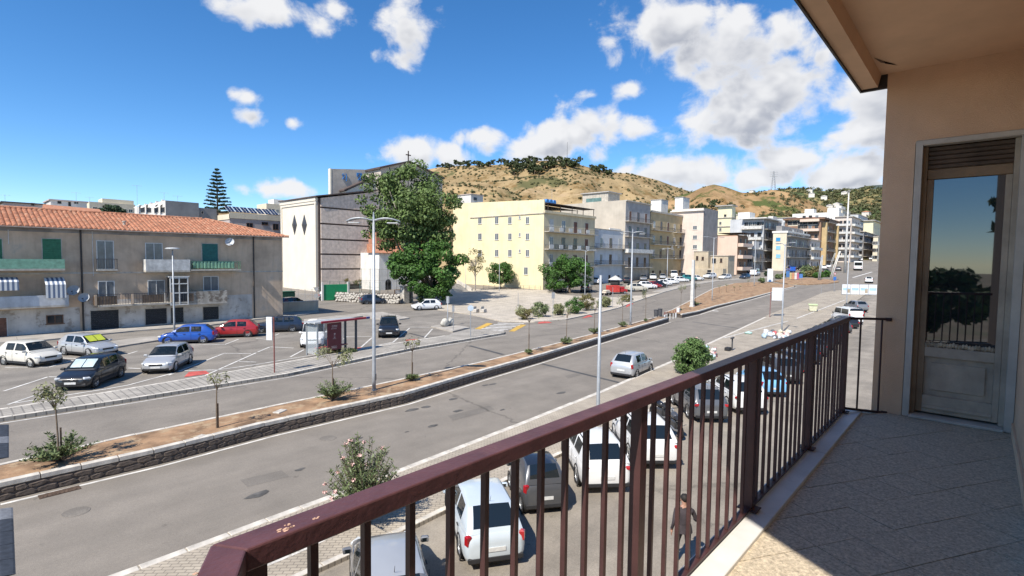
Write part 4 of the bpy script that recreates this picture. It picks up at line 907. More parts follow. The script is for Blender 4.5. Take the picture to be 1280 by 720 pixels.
MB().box(.02, pk.wx, -.01, 0, -1, pk.h).build('end_wall', m_dgrey, pk.e); MB().box(-.6, .3, -.2, pk.wy+.3, pk.h-.8, pk.h-.5).build('eaves', m_whr, pk.e)
for y in (282, 294, 306): winpx(pk, 'S', 866, y, 871.5, y+5, 'curt')
pk2 = bld('apartment_block', 'flat roofed pinkish block with two white roof rooms behind the ochre block', 863, 150, 812, 868, 266, m_pink)
for a, c_, t_ in ((813, 826, 249.5), (843, 853, 246.5)):
    ya, yb = onX(c_, 260, pk2.x0).y-pk2.y0, onX(a, 260, pk2.x0).y-pk2.y0; zt = onX(c_, t_, pk2.x0).z-pk2.zb
    rm = link('roof_room', None, pk2.e, (.3, 0, pk2.h)); MB().box(0, 5.5, ya, yb, 0, zt-pk2.h).build('room_wall', m_whr, rm); MB().box(-.2, 5.7, ya-.2, yb+.2, zt-pk2.h+.001, zt-pk2.h+.2).build('room_roof', m_flat, rm)
MB().box(-.5, pk2.wx, -.3, pk2.wy, pk2.h, pk2.h+.3).build('eaves', m_flat, pk2.e)
yt = bld('tower_house', 'slim pale yellow tower house with an overhanging flat roof below the hillside', 912.5, 165, 895, 917, 257.5, mat('lemon_render', (.68, .62, .42), .9, .06, .4))
MB().box(-1, yt.wx+.6, -.6, yt.wy+.8, yt.h+.001, yt.h+.35).build('roof', m_flat, yt.e); part(yt, 'string_course', -.3, yt.wx, -.3, yt.wy, yt.h-4.6, yt.h-4.3, m_bals); part(yt, 'string_course', -.3, yt.wx, -.3, yt.wy, yt.h-8, yt.h-7.7, m_bals)
for y in (277, 285): winpx(yt, 'S', 899, y, 902, y+4, 'sash')
winpx(yt, 'S', 905, 268, 908, 271, 'void')
sa = bld('town_house', 'salmon pink house with a plain side wall and brown framed balconies', 921, 132, 874, 934, 295, m_salm)
part(sa, 'front_render', .02, sa.wx, -.01, 0, -1, sa.h, m_brown); balrows(sa, 'F', 3, 1.2, 3.0, .05, .98, 1.6, 'solid', 2, m_salm)
part(sa, 'roof_frame', .2, sa.wx, .2, 8, sa.h, sa.h+.4, m_brown); part(sa, 'canopy', -.3, sa.wx+.3, -1.8, 6, sa.h+.9, sa.h+1.05, m_roofd)
for k in range(4): part(sa, 'canopy_post', .2+k*sa.wx/4, .35+k*sa.wx/4, -1.6, -1.45, sa.h, sa.h+.9, m_brown)
winpx(sa, 'S', 874.5, 306, 878, 310, 'void')
for k in range(2): pass
l1 = bld('low_house', 'low tan house with a flat parapet roof before the cream block', 885, 125, 867, 892, 314.5, m_lowtan); cornice(l1, l1.h, .15, .15); winpx(l1, 'S', 870, 320, 873, 325, 'dark'); winpx(l1, 'S', 877, 321, 880, 325, 'dark')
l2 = bld('low_house', 'low sand coloured house with one dark window below the salmon house', 910, 123, 888, 918, 320, m_lowtan); cornice(l2, l2.h, .2, .2); winpx(l2, 'S', 890, 323, 895, 329, 'void'); winpx(l2, 'S', 900, 323, 903, 328, 'dark')
l3 = bld('garden_wall', 'pale plastered garden wall with a gate beside the parked cars', 904, 121.5, 866, 908, 336, m_lowtan, cat='wall'); winpx(l3, 'S', 884, 337.5, 889, 342, 'void', 'gate')
wg_ = bld('apartment_block', 'white and grey apartment block with glazed top floor and deep balconies', 953, 152, 911, 971, 273, m_lgrey)
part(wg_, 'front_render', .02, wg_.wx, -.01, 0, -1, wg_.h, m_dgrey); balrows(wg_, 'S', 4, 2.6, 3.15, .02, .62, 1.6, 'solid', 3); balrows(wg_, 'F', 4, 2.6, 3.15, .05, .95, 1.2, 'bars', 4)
gridf(wg_, 'S', 3, 4, 1.1, 1.4, 'sash', 3.2, .66, .2)
part(wg_, 'top_floor_band', -1.7, wg_.wx+.3, -1.3, wg_.wy*.62, wg_.h-.1, wg_.h+.25, m_whr); part(wg_, 'roof_room', 1, 7, wg_.wy*.45, wg_.wy*.8, wg_.h+.25, wg_.h+2.6, m_whr)
for k in range(5): win(wg_, 'S', wg_.wy*(.06+.11*k), wg_.h-2.6, 1.5, 1.5, 'sash')
bl = bld('apartment_block', 'small cream block with three blue window awnings on its side', 982, 148, 965, 1009.5, 291, m_cream)
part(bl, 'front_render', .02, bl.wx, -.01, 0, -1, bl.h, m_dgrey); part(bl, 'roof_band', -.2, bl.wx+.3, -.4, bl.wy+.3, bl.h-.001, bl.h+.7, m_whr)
for y, st in ((297, 'blue'), (307.5, 'lblue'), (318, 'lblue')): winpx(bl, 'S', 970, y, 975.5, y+4.5, st)
balrows(bl, 'F', 4, 1.0, 3.0, .02, .98, 1.3, 'bars', 6); part(bl, 'set_back_floor', 1.5, bl.wx-.5, 2, bl.wy-.5, bl.h+.7, bl.h+2.6, m_dgrey)
bn = bld('apartment_block', 'large brown brick apartment block with ochre corner pillars and orange balconies', 1024, 178, 979, 1043, 272, m_brown)
balrows(bn, 'S', 5, 2, 3.3, .03, .55, 1.6, 'solid', 3, m_salm); balrows(bn, 'F', 5, 2, 3.3, .22, .72, 1.8, 'bars', 3)
gridf(bn, 'S', 3, 5, 1.3, 1.7, 'void', 2.4, .62, 1)
part(bn, 'top_band', -1.2, bn.wx+.6, -1.6, bn.wy+.5, bn.h-.6, bn.h, m_brown); part(bn, 'loggia_panel', -.02, 0, bn.wy*.1, bn.wy*.9, bn.h-3.2, bn.h-.6, m_cream)
for k in range(6): win(bn, 'S', bn.wy*(.15+.14*k), bn.h-2.7, 2.0, 1.6, 'void')
for u in (.06, .84): part(bn, 'corner_pillar', bn.wx*u, bn.wx*u+1.7, -1.9, -.1, 0, bn.h-2.0, mat('ochre_pillar', (.46, .34, .18), .9, .1, .5))
MB().raw([(-1.4, -1.8, bn.h), (bn.wx+.8, -1.8, bn.h), (bn.wx*.5, bn.wy*.5, bn.h+1.6), (-1.4, bn.wy+.7, bn.h), (bn.wx+.8, bn.wy+.7, bn.h)], [(0,1,2), (3,0,2), (4,3,2), (1,4,2)]).build('roof', m_tile_r, bn.e)
lw = bld('apartment_block', 'long white flat roofed block behind the brown brick block', 1046, 230, 988, 1052, 265, m_whr); gridf(lw, 'S', 8, 4, 1.5, 1.3, 'sash', 3)
part(lw, 'roof_room', 2, 8, lw.wy*.55, lw.wy*.75, lw.h, lw.h+2.5, m_whr); part(lw, 'roof_room', 2, 8, 0.5, 6, lw.h, lw.h+2.5, m_whr)
wp = bld('apartment_block', 'white and pink apartment block with stacked balconies right of the brick block', 1062, 205, 1041, 1073, 271, m_pink)
balrows(wp, 'S', 5, 2, 3.1, .03, .97, 1.5, 'solid', 4); balrows(wp, 'F', 5, 2, 3.1, .05, .95, 1.4, 'solid', 3); cornice(wp, wp.h, .6, .3)
gd = bld('apartment_block', 'dark grey apartment block with many thin balconies at the street end', 1078, 235, 1064, 1100, 290, m_dgrey)
balrows(gd, 'S', 4, 1.5, 3.1, .05, .95, 1.6, 'solid', 3); balrows(gd, 'F', 4, 1.5, 3.1, .02, .98, 1.6, 'bars', 8); cornice(gd, gd.h, .6, .3)
cw = bld('apartment_block', 'cream block with a grey flat roof rising above the dark grey block', 1089, 270, 1077, 1102, 276, mat('pale_lemon_render', (.66, .60, .42), .9, .06, .4)); cornice(cw, cw.h, 1.2, .5, m_flat); gridf(cw, 'F', 3, 5, 1.3, 1.4, 'sash', 2)
fg = bld('apartment_block', 'distant grey block closing the street behind the bus', 1093, 250, 1083, 1112, 300, m_dgrey); balrows(fg, 'S', 3, 1.5, 3.1, .05, .95, 1.3, 'bars', 3); balrows(fg, 'F', 3, 1.5, 3.1, .05, .95, 1.3, 'bars', 6)
# ------------------------------------------------------------------ town behind the long house
def back(name, label, xl, xr, topy, depth, mt, wy=9, cols=4, rows=1, sty='sash', boty=None, h_=None, cat='house'):
    return None
m_bw = mat('back_white', (.60, .57, .53), .9, .1, .4, streak=.25); m_bp = mat('back_pinkish', (.42, .36, .34), .9, .12, .4, streak=.2)
b1 = bld('villa', 'low grey pink villa with a dark flat roof edge behind the tiles', 7, 100, -14, 58, 250.5, m_bp); part(b1, 'roof_edge', -.4, b1.wx+.3, -.4, b1.wy, b1.h, b1.h+.25, m_roofd); winpx(b1, 'F', 39, 254, 43, 257, 'void'); winpx(b1, 'S', 0, 254, 3, 258, 'sash')
b2 = bld('villa', 'white two-storey villa with a satellite dish and dark windows on its front', 66, 104, 58, 111, 249, m_bw); part(b2, 'roof_edge', -.3, b2.wx+.3, -.3, b2.wy, b2.h, b2.h+.3, m_bp)
for x in (72, 93): winpx(b2, 'F', x, 251.5, x+4.5, 254.5, 'void')
winpx(b2, 'F', 85.5, 252.5, 88.5, 257.5, 'void', 'door')
b3 = bld('villa', 'low white gabled annex with a long orange roof before the white villa', 62, 92, 44, 127, 261, m_bw)
MB().raw([(-.4, -.6, b3.h), (b3.wx+.4, -.6, b3.h), (b3.wx+.4, 3, b3.h+1.0), (-.4, 3, b3.h+1.3)], [(0,1,2,3)]).raw([(-.4, -.6, b3.h), (-.4, 3, b3.h+1.3), (-.4, 6, b3.h)], [(0,1,2)]).build('roof', m_tile_r, b3.e)
b4 = bld('villa', 'pale red roofed villa low behind the long house', 14, 88, 10, 46, 259, m_bw); MB().raw([(-.4, -.6, b4.h), (b4.wx+.4, -.6, b4.h), (b4.wx+.4, 3, b4.h+.8), (-.4, 3, b4.h+.8)], [(0,1,2,3)]).build('roof', m_tile_r, b4.e)
b5 = bld('apartment_block', 'beige stepped apartment block behind the round dark tree', 114, 150, 110, 171, 251, m_cream); part(b5, 'set_back_floor', b5.wx*.3, b5.wx, 2, 9, b5.h, b5.h+1.6, m_cream); gridf(b5, 'F', 7, 2, 1.2, 1.2, 'sash', b5.h-5.6, .05, .4)
b6 = bld('apartment_block', 'white block with raised awnings and a dark grey front wall on the skyline', 208.5, 95, 170, 250, 250, m_bw); part(b6, 'front_render', .02, b6.wx, -.01, 0, 0, b6.h, mat('slate_render', (.20, .205, .21), .9, .12, .5))
for a in (176, 184, 193, 201): winpx(b6, 'S', a, 259, a+5, 266, 'void')
for k, a in enumerate((175, 184, 196, 202)):
    u, z = uz(b6, 'S', a, 257); MB().raw([(0, -.9, 0), (0, .9, 0), (-1.2, .9, -.9), (-1.2, -.9, -.9)], [(0,1,2,3)]).build('awning', m_whr, b6.e, (-.02, u+.2, z+.3))
for k in range(5): part(b6, 'roof_pier', .1, .6, b6.wy*(.1+.18*k), b6.wy*(.1+.18*k)+.7, b6.h, b6.h+.35, m_bw)
b6b = bld('apartment_block', 'lower dark grey block joined to the white block on the skyline', 246, 99, wy=6, rx=272, topy=259, mt=MATS['slate_render']); winpx(b6b, 'F', 252, 264, 254, 267, 'void')
b7 = bld('apartment_block', 'beige house with sloping blue solar panels on its roof', 288, 98, 238, 351, 269, m_bp); part(b7, 'terrace_wall', -.1, b7.wx, -.15, -.002, b7.h-.6, b7.h+.7, m_cream); part(b7, 'terrace_wall', -.16, -.002, -.15, b7.wy, b7.h-.9, b7.h+.3, m_cream)
for x0_, x1_, y_, y2_ in ((308, 316, 279, 285), (327, 335, 278, 281), (341, 348, 280, 287)): winpx(b7, 'F', x0_, y_, x1_, y2_, 'brown')
sp_ = link('solar_array', None, b7.e, (0, 0, b7.h+.6)); xa = uz(b7, 'F', 286, 262)[0]; xb = uz(b7, 'F', 350, 262)[0]; m_sol = mat('solar_cells', (.012, .022, .06), .15, .3, 3, spec=.6); np_ = 7
for k in range(np_):
    x0_ = xa+(xb-xa)*k/np_; x1_ = xa+(xb-xa)*(k+1)/np_-.18
    o = MB().raw([(x0_, .2, .3), (x1_, .2, .3), (x1_, 2.9, 1.7), (x0_, 2.9, 1.7), (x0_, .2, .24), (x1_, .2, .24), (x1_, 2.9, 1.64), (x0_, 2.9, 1.64)], [(0,1,2,3), (7,6,5,4), (0,4,5,1), (3,2,6,7), (4,0,3,7), (1,5,6,2)]).build('solar_panel', m_sol, sp_)
    f_ = MB()
    for t in (0, 1/3, 2/3, 1): y, z = .2+2.7*t, .32+1.4*t; f_.box(x0_, x1_, y-.02, y+.02, z-.012, z+.012)
    for x in (x0_, (x0_+x1_)/2, x1_): f_.cyl((x, .2, .32), (x, 2.9, 1.72), .025, n=4)
    f_.build('panel_frame', m_frm, o)
b8 = bld('apartment_block', 'distant stepped beige terraces behind the solar panels', 334, 190, 322, 375, 254, m_cream); part(b8, 'set_back_floor', b8.wx*.3, b8.wx, 3, 9, b8.h, b8.h+2.5, m_whr); balrows(b8, 'F', 3, (b8.h-12.5)/K, 3.1, .02, .98, 1.5, 'solid', 8)
b9 = bld('villa', 'small white house on the slope behind the big tree and yellow block', 588, 170, 570, 603, 243, m_bw); part(b9, 'roof_edge', -.3, b9.wx+.3, -.3, b9.wy, b9.h, b9.h+.3, m_bp); winpx(b9, 'S', 574, 247, 578, 250, 'dark'); winpx(b9, 'F', 592, 247, 596, 250, 'dark')
bo = bld('outbuilding', 'ochre rendered outbuilding half hidden behind the big tree', 562, 112, wy=6, rx=580, topy=285, mt=m_och); winpx(bo, 'F', 566, 300, 569, 305, 'dark')
for a in ((95, 240, 104, 3, 'tall tv aerial on the white villa roof', 5), (171, 231, 96, 4.5, 'tall double tv aerial standing left of the white awning block', 6), (205, 240, 98, 2.6, 'tv aerial on the white awning block', 5), (222, 244, 96, 2.4, 'tv aerial on the slate grey roof', 4), (6, 243, 100, 1.6, 'short tv aerial on the grey pink villa', 3), (112, 246, 120, 2.2, 'thin tv aerial before the beige stepped block', 4), (690, 236, 100, 2, 'tv aerial above the dark pergola', 4)):
    antenna(*a)

# more blocks filling the far street
for k, (cx, dpt, lx, rx, ty, mt_, nr, lb_) in enumerate(((931, 190, 918, 938, 268, m_cream, 4, 'cream block half hidden behind the white and grey block'), (965, 200, 950, 975, 277, m_pink, 4, 'pinkish block behind the small cream block'), (990, 230, 968, 1000, 272, m_lgrey, 4, 'pale grey block left of the long white block'), (1050, 255, 1032, 1060, 262, m_cream, 5, 'tall cream block above the white and pink block'), (1070, 290, 1058, 1082, 268, m_lgrey, 5, 'grey block with many windows high behind the mast'), (1096, 215, 1090, 1120, 296, m_cream, 3, 'cream corner block near the end of the avenue'), (905, 210, 890, 912, 270, m_lgrey, 4, 'grey block peeping between the yellow tower and cream block'), (940, 138, 934, 953, 312, m_dgrey, 2, 'low grey house before the white and grey block'), (1012, 165, 1006, 1024, 300, m_pink, 3, 'pink house between the cream block and the brick block'), (768, 150, 745, 776, 259, m_bw, 3, 'white block behind the blank tan side wall'))):
    q_ = bld('apartment_block', lb_, cx, dpt, lx, rx, ty, mt_); gridf(q_, 'S', 3, nr, 1.3, 1.7, 'sash', q_.h-nr*3.6-.4, .06, .4, ['sash', 'brown', 'curt', 'void']); balrows(q_, 'F', nr, (q_.h-nr*3.7)/K, 3.0, .06, .94, 1.2, 'bars' if k % 2 else 'solid', 3); cornice(q_, q_.h, .35, .3)
    if k % 2: part(q_, 'roof_room', q_.wx*.2, q_.wx*.7, q_.wy*.2, q_.wy*.6, q_.h+.3, q_.h+2.8, m_bw)
# ------------------------------------------------------------------ hills
def mat_hill(name, dry, green, thr, sc_=.02):
    mt = bpy.data.materials.new(name); mt.use_nodes = True; t = mt.node_tree; n = t.nodes; l = t.links; b = n['Principled BSDF']; b.inputs['Roughness'].default_value = .97; b.inputs['Specular IOR Level'].default_value = .1
    co = n.new('ShaderNodeTexCoord').outputs['Object']
    def nz(s, d, rg=.65):
        x = n.new('ShaderNodeTexNoise'); x.inputs['Scale'].default_value = s; x.inputs['Detail'].default_value = d; x.inputs['Roughness'].default_value = rg; l.new(co, x.inputs['Vector']); return x.outputs[0]
    def mr(s, lo, hi):
        x = n.new('ShaderNodeMapRange'); l.new(s, x.inputs[0]); x.inputs[1].default_value = lo; x.inputs[2].default_value = hi; return x.outputs[0]
    def mix(f, a, b_):
        x = n.new('ShaderNodeMix'); x.data_type = 'RGBA'; l.new(f, x.inputs[0])
        for s, i in ((a, 6), (b_, 7)):
            if isinstance(s, tuple): x.inputs[i].default_value = (*s, 1)
            else: l.new(s, x.inputs[i])
        return x.outputs[2]
    c = mix(mr(nz(.035, 8), .35, .68), tuple(v*.72 for v in dry), tuple(min(1, v*1.25) for v in dry))
    c = mix(mr(nz(.06, 9, .7), .50, .60), c, (dry[0]*.58, dry[1]*.52, dry[2]*.42))
    c = mix(mr(nz(.022, 7), .60, .66), c, (dry[0]*1.15, dry[1]*1.15, dry[2]*1.25))
    c = mix(mr(nz(sc_, 9, .72), thr, thr+.06), c, green)
    c = mix(mr(nz(.45, 5), .60, .68), c, tuple(v*.8 for v in green))
    l.new(c, b.inputs['Base Color']); MATS[name] = mt; return mt
m_dry = mat_hill('dry_hill_grass', (.31, .225, .12), (.105, .10, .045), .55)
m_dry2 = mat_hill('brush_hill', (.30, .195, .10), (.075, .090, .030), .535, .03)
m_grn = mat_hill('green_hill', (.24, .19, .09), (.060, .085, .035), .47, .03)
m_far = mat('far_hill_scrub', (.06, .08, .07), .97, .2, .01)
def interp(x, tab):
    if x <= tab[0][0]: return tab[0][1]
    for (a, va), (b, vb) in zip(tab, tab[1:]):
        if x <= b: t = (x-a)/(b-a); t = t*t*(3-2*t) if False else t; return va+(vb-va)*t
    return tab[-1][1]
from mathutils import noise as mnoise
HILLS = {}
def hill(name, prof, r0, rc, r1, mt, px0, px1, na, nr, base, rough=1.0, seed=0.0):
    """terrain in front of us: skyline heights read off the photograph, given a crest distance and real relief"""
    def f(px, t):                      # t 0..1 foot to crest, 1..2 behind
        d = ray(px, 300); a2 = V((d.x, d.y)).normalized()
        crest_t = interp(px, prof); dc = ray(px, crest_t); rcx = rc*(1+.06*math.sin(px*.013+seed)); zc = CP.z + dc.z/math.hypot(dc.x, dc.y)*rcx
        if t <= 1: r = r0+(rcx-r0)*t; s = t**1.25; z = base+(zc-base)*s
        else: r = rcx+(r1-rcx)*(t-1); z = zc-(zc-base)*.8*((t-1)**1.3)
        x, y = a2.x*r, a2.y*r
        w_ = math.sin(math.pi*min(1, t))
        z += rough*w_*(mnoise.fractal(V((x*.012+seed, y*.012, 0)), 1.0, 2.0, 5)*9 - 8*abs(mnoise.noise(V((x*.011, y*.011, 4+seed)))))
        return V((x, y, z))
    mb = MB(); vs = []; fs = []
    for i in range(na+1):
        for j in range(nr+1): vs.append(f(px0+(px1-px0)*i/na, 1.5*j/nr))
    for i in range(na):
        for j in range(nr): a = i*(nr+1)+j; fs.append((a, a+nr+1, a+nr+2, a+1))
    o = mb.raw(vs, fs).build(name, mt, smooth='all'); o['kind'] = 'structure'; HILLS[name] = f; return f
P1 = [(380,262),(470,235),(520,214),(548,208.5),(575,207),(600,206),(640,204.5),(668,200.5),(700,199.5),(716,203),(735,209),(760,214.5),(790,217),(820,225),(845,234),(880,245),(930,262),(1000,290)]
P2 = [(800,262),(840,246),(862,240),(876,233.5),(890,230),(905,233),(925,240),(945,240),(962,236),(985,240),(1010,250),(1040,262),(1090,280),(1150,292)]
P3 = [(860,262),(920,242),(960,238),(985,235),(1000,234.5),(1025,238),(1050,237),(1080,235),(1110,236),(1180,240),(1300,250)]
P4 = [(1000,248),(1060,236),(1075,230),(1095,227.5),(1130,228),(1200,226),(1330,235)]
f1 = hill('hill', P1, 250, 640, 1100, m_dry, 380, 1000, 240, 80, 6, 2.0, 1.7)
f2 = hill('near_hill', P2, 340, 560, 860, m_dry2, 800, 1150, 150, 50, 10, 1.0, 5.2)
f3 = hill('green_hill', P3, 600, 1000, 1600, m_grn, 860, 1300, 110, 44, 16, 1.6, 9.1)
f4 = hill('far_hill', P4, 1700, 2600, 3400, m_far, 1000, 1330, 50, 14, 10, 2, 3.3)
PL = [(-500,268),(-200,266),(0,262),(120,258),(250,262),(400,262)]
f5 = hill('left_slope', PL, 200, 460, 900, m_dry, -500, 400, 70, 14, 1, .3, 7.7)
# ------------------------------------------------------------------ vegetation
import numpy as np
m_bark = mat('bark', (.16, .12, .085), .95, .3, 4, bump=.6, bscale=15); m_barkp = mat('pale_bark', (.34, .30, .25), .95, .3, 3, bump=.4, bscale=12)
def leafmat(name, c, isl=.55):
    return mat(name, c, .6, .35, .5, island=isl, spec=.3)
m_lf_plane = leafmat('plane_leaf', (.105, .155, .046)); m_lf_ficus = leafmat('ficus_leaf', (.052, .115, .022)); m_lf_ole = leafmat('oleander_leaf', (.135, .175, .075)); m_lf_dark = leafmat('conifer_leaf', (.030, .055, .026)); m_lf_pine = leafmat('pine_leaf', (.06, .075, .03)); m_lf_dry = leafmat('dry_leaf', (.16, .14, .055)); m_lf_scrub = leafmat('scrub_leaf', (.095, .098, .042)); m_lf_young = leafmat('sapling_leaf', (.21, .22, .105))
m_flower = mat('pink_flower', (.70, .46, .42), .7, .2, 9, island=.3)
def leaf_arrays(blobs, n, size, rs, asp=1.5, hollow=.45, up=.35):
    """n leaf quads spread through a list of (centre, radii) clumps"""
    c = np.array([b[0] for b in blobs], float); r = np.array([b[1] for b in blobs], float); wgt = (r.prod(1))**.67; wgt /= wgt.sum()
    k = rs.choice(len(blobs), n, p=wgt); d = rs.normal(size=(n, 3)); d /= np.linalg.norm(d, axis=1)[:, None]
    rad = hollow+(1-hollow)*rs.random(n)**.6; p = c[k]+d*r[k]*rad[:, None]
    nr = d+rs.normal(size=(n, 3))*.55; nr[:, 2] += up; nr /= np.linalg.norm(nr, axis=1)[:, None]
    t = np.cross(nr, rs.normal(size=(n, 3))); t /= np.linalg.norm(t, axis=1)[:, None]; b = np.cross(nr, t)
    s = size*(.55+.9*rs.random(n))[:, None]; t = t*s*asp*.5; b = b*s*.5
    v = np.stack([p-t*.95, p-b*.8-t*.1, p+t, p+b*.8-t*.1], 1).reshape(-1, 3)
    return v
def leaf_mesh(name, v, mt):
    nq = len(v)//4; me = bpy.data.meshes.new(name); me.vertices.add(len(v)); me.vertices.foreach_set('co', v.astype('f').ravel())
    me.loops.add(nq*4); me.loops.foreach_set('vertex_index', np.arange(nq*4, dtype='i')); me.polygons.add(nq); me.polygons.foreach_set('loop_start', np.arange(0, nq*4, 4, dtype='i'))
    me.materials.append(mt); me.update(); me.validate(); return me
def clumps(env, n, rs, rr=(.18, .34), shell=.55):
    """clump centres scattered through envelope ellipsoids"""
    out = []
    w = np.array([e[1][0]*e[1][1]*e[1][2] for e in env]); w = w/w.sum()
    for _ in range(n):
        c, r = env[rs.choice(len(env), p=w)]; d = rs.normal(size=3); d /= np.linalg.norm(d); q = shell+(1-shell)*rs.random()**.5
        m_ = min(r); f = m_*(rr[0]+(rr[1]-rr[0])*rs.random()); out.append((tuple(np.array(c)+d*np.array(r)*q*.92), (f*1.15, f*1.15, f*.85)))
    return out
def tree(name, label, base, trunk_h, trunk_r, env, nclump, nleaf, size, mt, bark=None, cat='tree', seed=1, limbs=7, group=None, rr=(.18, .34), shell=.5, asp=1.5):
    rs = np.random.RandomState(seed); t = thing(name, label, cat, base, 0, group); cl = clumps(env, nclump, rs, rr, shell)
    leaf_o = link('crown', leaf_mesh('crown', leaf_arrays(cl, nleaf, size, rs, asp), mt), t)
    mb = MB(); top = V((rs.uniform(-.2, .2), rs.uniform(-.2, .2), trunk_h)); mb.tube([(0, 0, -.3), (0, 0, .1), top*.5+V((rs.uniform(-.1, .1)*trunk_h*.3, 0, 0)), top], [trunk_r*1.5, trunk_r*1.15, trunk_r*.9, trunk_r*.7], 10)
    for k in range(min(limbs, len(cl))):
        e = V(cl[k*max(1, len(cl)//max(1, limbs)) % len(cl)][0]); m_ = top.lerp(e, .5)+V((0, 0, .12*(e-top).length)); mb.tube([top*.85, m_, e], [trunk_r*.55, trunk_r*.32, trunk_r*.1], 6)
    mb.build('trunk', bark or m_bark, t, smooth='all'); return t
def mpx(depth): return depth/FPX
def env_px(base, depth, ells):
    """crown ellipses given in pixels (cx, cy, rx, ry) at a depth -> local ellipsoids"""
    out = []
    for e in ells:
        cx, cy, rx, ry = e[:4]; p = AT(cx, cy, depth+(e[4] if len(e) > 4 else 0)); k = mpx(depth); out.append((tuple(p-base), (rx*k, rx*k, ry*k)))
    return out
def dep(p): return (p-CP).dot(FW)
b = G(513, 378, 1); d_ = dep(b)
tree('plane_tree', 'tall spreading plane tree with a pale trunk before the church', b, 5, .42, env_px(b, d_, [(474,250,27,38),(512,238,38,34,2),(515,272,44,38),(550,268,27,42,-1),(478,290,24,28),(505,305,26,22),(553,292,20,26)]), 150, 26000, .33, m_lf_plane, m_barkp, seed=3, limbs=14, rr=(.24, .42))
b = G(541, 381, 1); d_ = dep(b)
tree('ficus_tree', 'dense dark green ficus tree with a low round crown over a parked white car', b, 2.6, .35, env_px(b, d_, [(520,329,34,26),(550,330,32,28,1),(537,346,40,22,-1),(540,360,24,22),(502,338,20,20),(566,346,18,18)]), 85, 20000, .30, m_lf_ficus, m_bark, seed=5, limbs=9, rr=(.22, .42))
b = G(626, 361, 1); d_ = dep(b)
tree('round_tree', 'small round clipped tree against the yellow wall', b, 1.2, .13, env_px(b, d_, [(626,341.5,16.5,14.5)]), 60, 5200, .24, m_lf_ficus, seed=6, limbs=6, rr=(.24, .36))
b = G(712, 366, 1); d_ = dep(b)
tree('ficus_tree', 'broad green ficus tree shading dark cars before the yellow block', b, 2.2, .25, env_px(b, d_, [(702,341,26,20),(722,340,22,19),(712,333,24,16),(690,350,15,12),(733,352,12,11)]), 80, 10000, .27, m_lf_ficus, seed=7, limbs=8, rr=(.22, .42))
b = G(139, 300, 1); b = AT(139, 270, 108*K)
tree('round_tree', 'round dark green tree rising behind the terracotta roof', b-V((0, 0, 4)), 4, .2, [((0, 0, 5.2), (2.9, 2.9, 1.5))], 40, 2500, .4, m_lf_dark, seed=8, rr=(.3, .5))
# tree standing off the left end of the street (seen in the door glass)
tree('street_tree', 'tall leafy street tree on the pavement behind the balcony', (-25, -3.6, 0), 4, .3, [((0, 0, 10.5), (3.0, 3.0, 5.6)), ((0, .5, 5.5), (3.2, 3, 2.2))], 60, 6000, .45, m_lf_plane, seed=21)
tree('street_tree', 'broad leafy street tree further along the pavement behind the balcony', (-46, 4.5, 0), 3, .3, [((0, 0, 4.6), (5.4, 5.4, 2.8))], 60, 5000, .5, m_lf_ficus, seed=22)
# bare pale tree by the steps
def branch(mb, p, d, ln, r, lev, rs):
    e = p+d*ln; mb.cyl(p, e, r, r*.65, n=5, cap=False)
    if lev == 0: return
    for _ in range(3 if lev > 1 else 4):
        nd = (d+V(rs.normal(size=3))*.45+V((0, 0, .12))).normalized(); branch(mb, p.lerp(e, rs.uniform(.45, 1)), nd, ln*rs.uniform(.55, .8), r*.62, lev-1, rs)
b = G(594, 364, 1); t = thing('bare_tree', 'bare pale grey tree with thin branches left of the yellow block', 'tree', b); mb = MB(); branch(mb, V((0, 0, 0)), V((.02, 0, 1)), 3.4, .16, 4, np.random.RandomState(4)); mb.build('trunk', m_barkp, t)
rs_ = np.random.RandomState(14); link('crown', leaf_mesh('crown', leaf_arrays(clumps([((0, 0, 6.4), (2.1, 2.1, 2.6))], 30, rs_), 700, .22, rs_), m_lf_dry), t)
# Norfolk pine
b = AT(272, 268, 112*K); t = thing('norfolk_pine', 'tall dark Norfolk pine with tiered branches rising above the skyline', 'tree', b-V((0, 0, 5))); rs_ = np.random.RandomState(2); hgt = 5+(268-212)*112*K/FPX; mb = MB(); mb.tube([(0, 0, 0), (0, 0, hgt*.6), (0, 0, hgt)], [.3, .18, .03], 8)
bl_ = []
for k in range(13):
    f = k/12; z = 5.6+(hgt-5.8)*f; L0 = 3.5*(1-f)**.75+.25
    for j in range(7):
        a = j*2*math.pi/7+k*.6+rs_.uniform(-.2, .2); ln = L0*rs_.uniform(.8, 1.1); mb.tube([(0, 0, z-.2), (math.cos(a)*ln*.6, math.sin(a)*ln*.6, z-.1), (math.cos(a)*ln, math.sin(a)*ln, z+.25)], [.05, .035, .02], 4)
        for q in (.35, .55, .75, .95): bl_.append(((math.cos(a)*ln*q, math.sin(a)*ln*q, z-.05+.25*q), (.36, .36, .17)))
mb.build('trunk', m_bark, t); link('crown', leaf_mesh('crown', leaf_arrays(bl_, 9000, .2, rs_, asp=2.2), m_lf_dark), t)
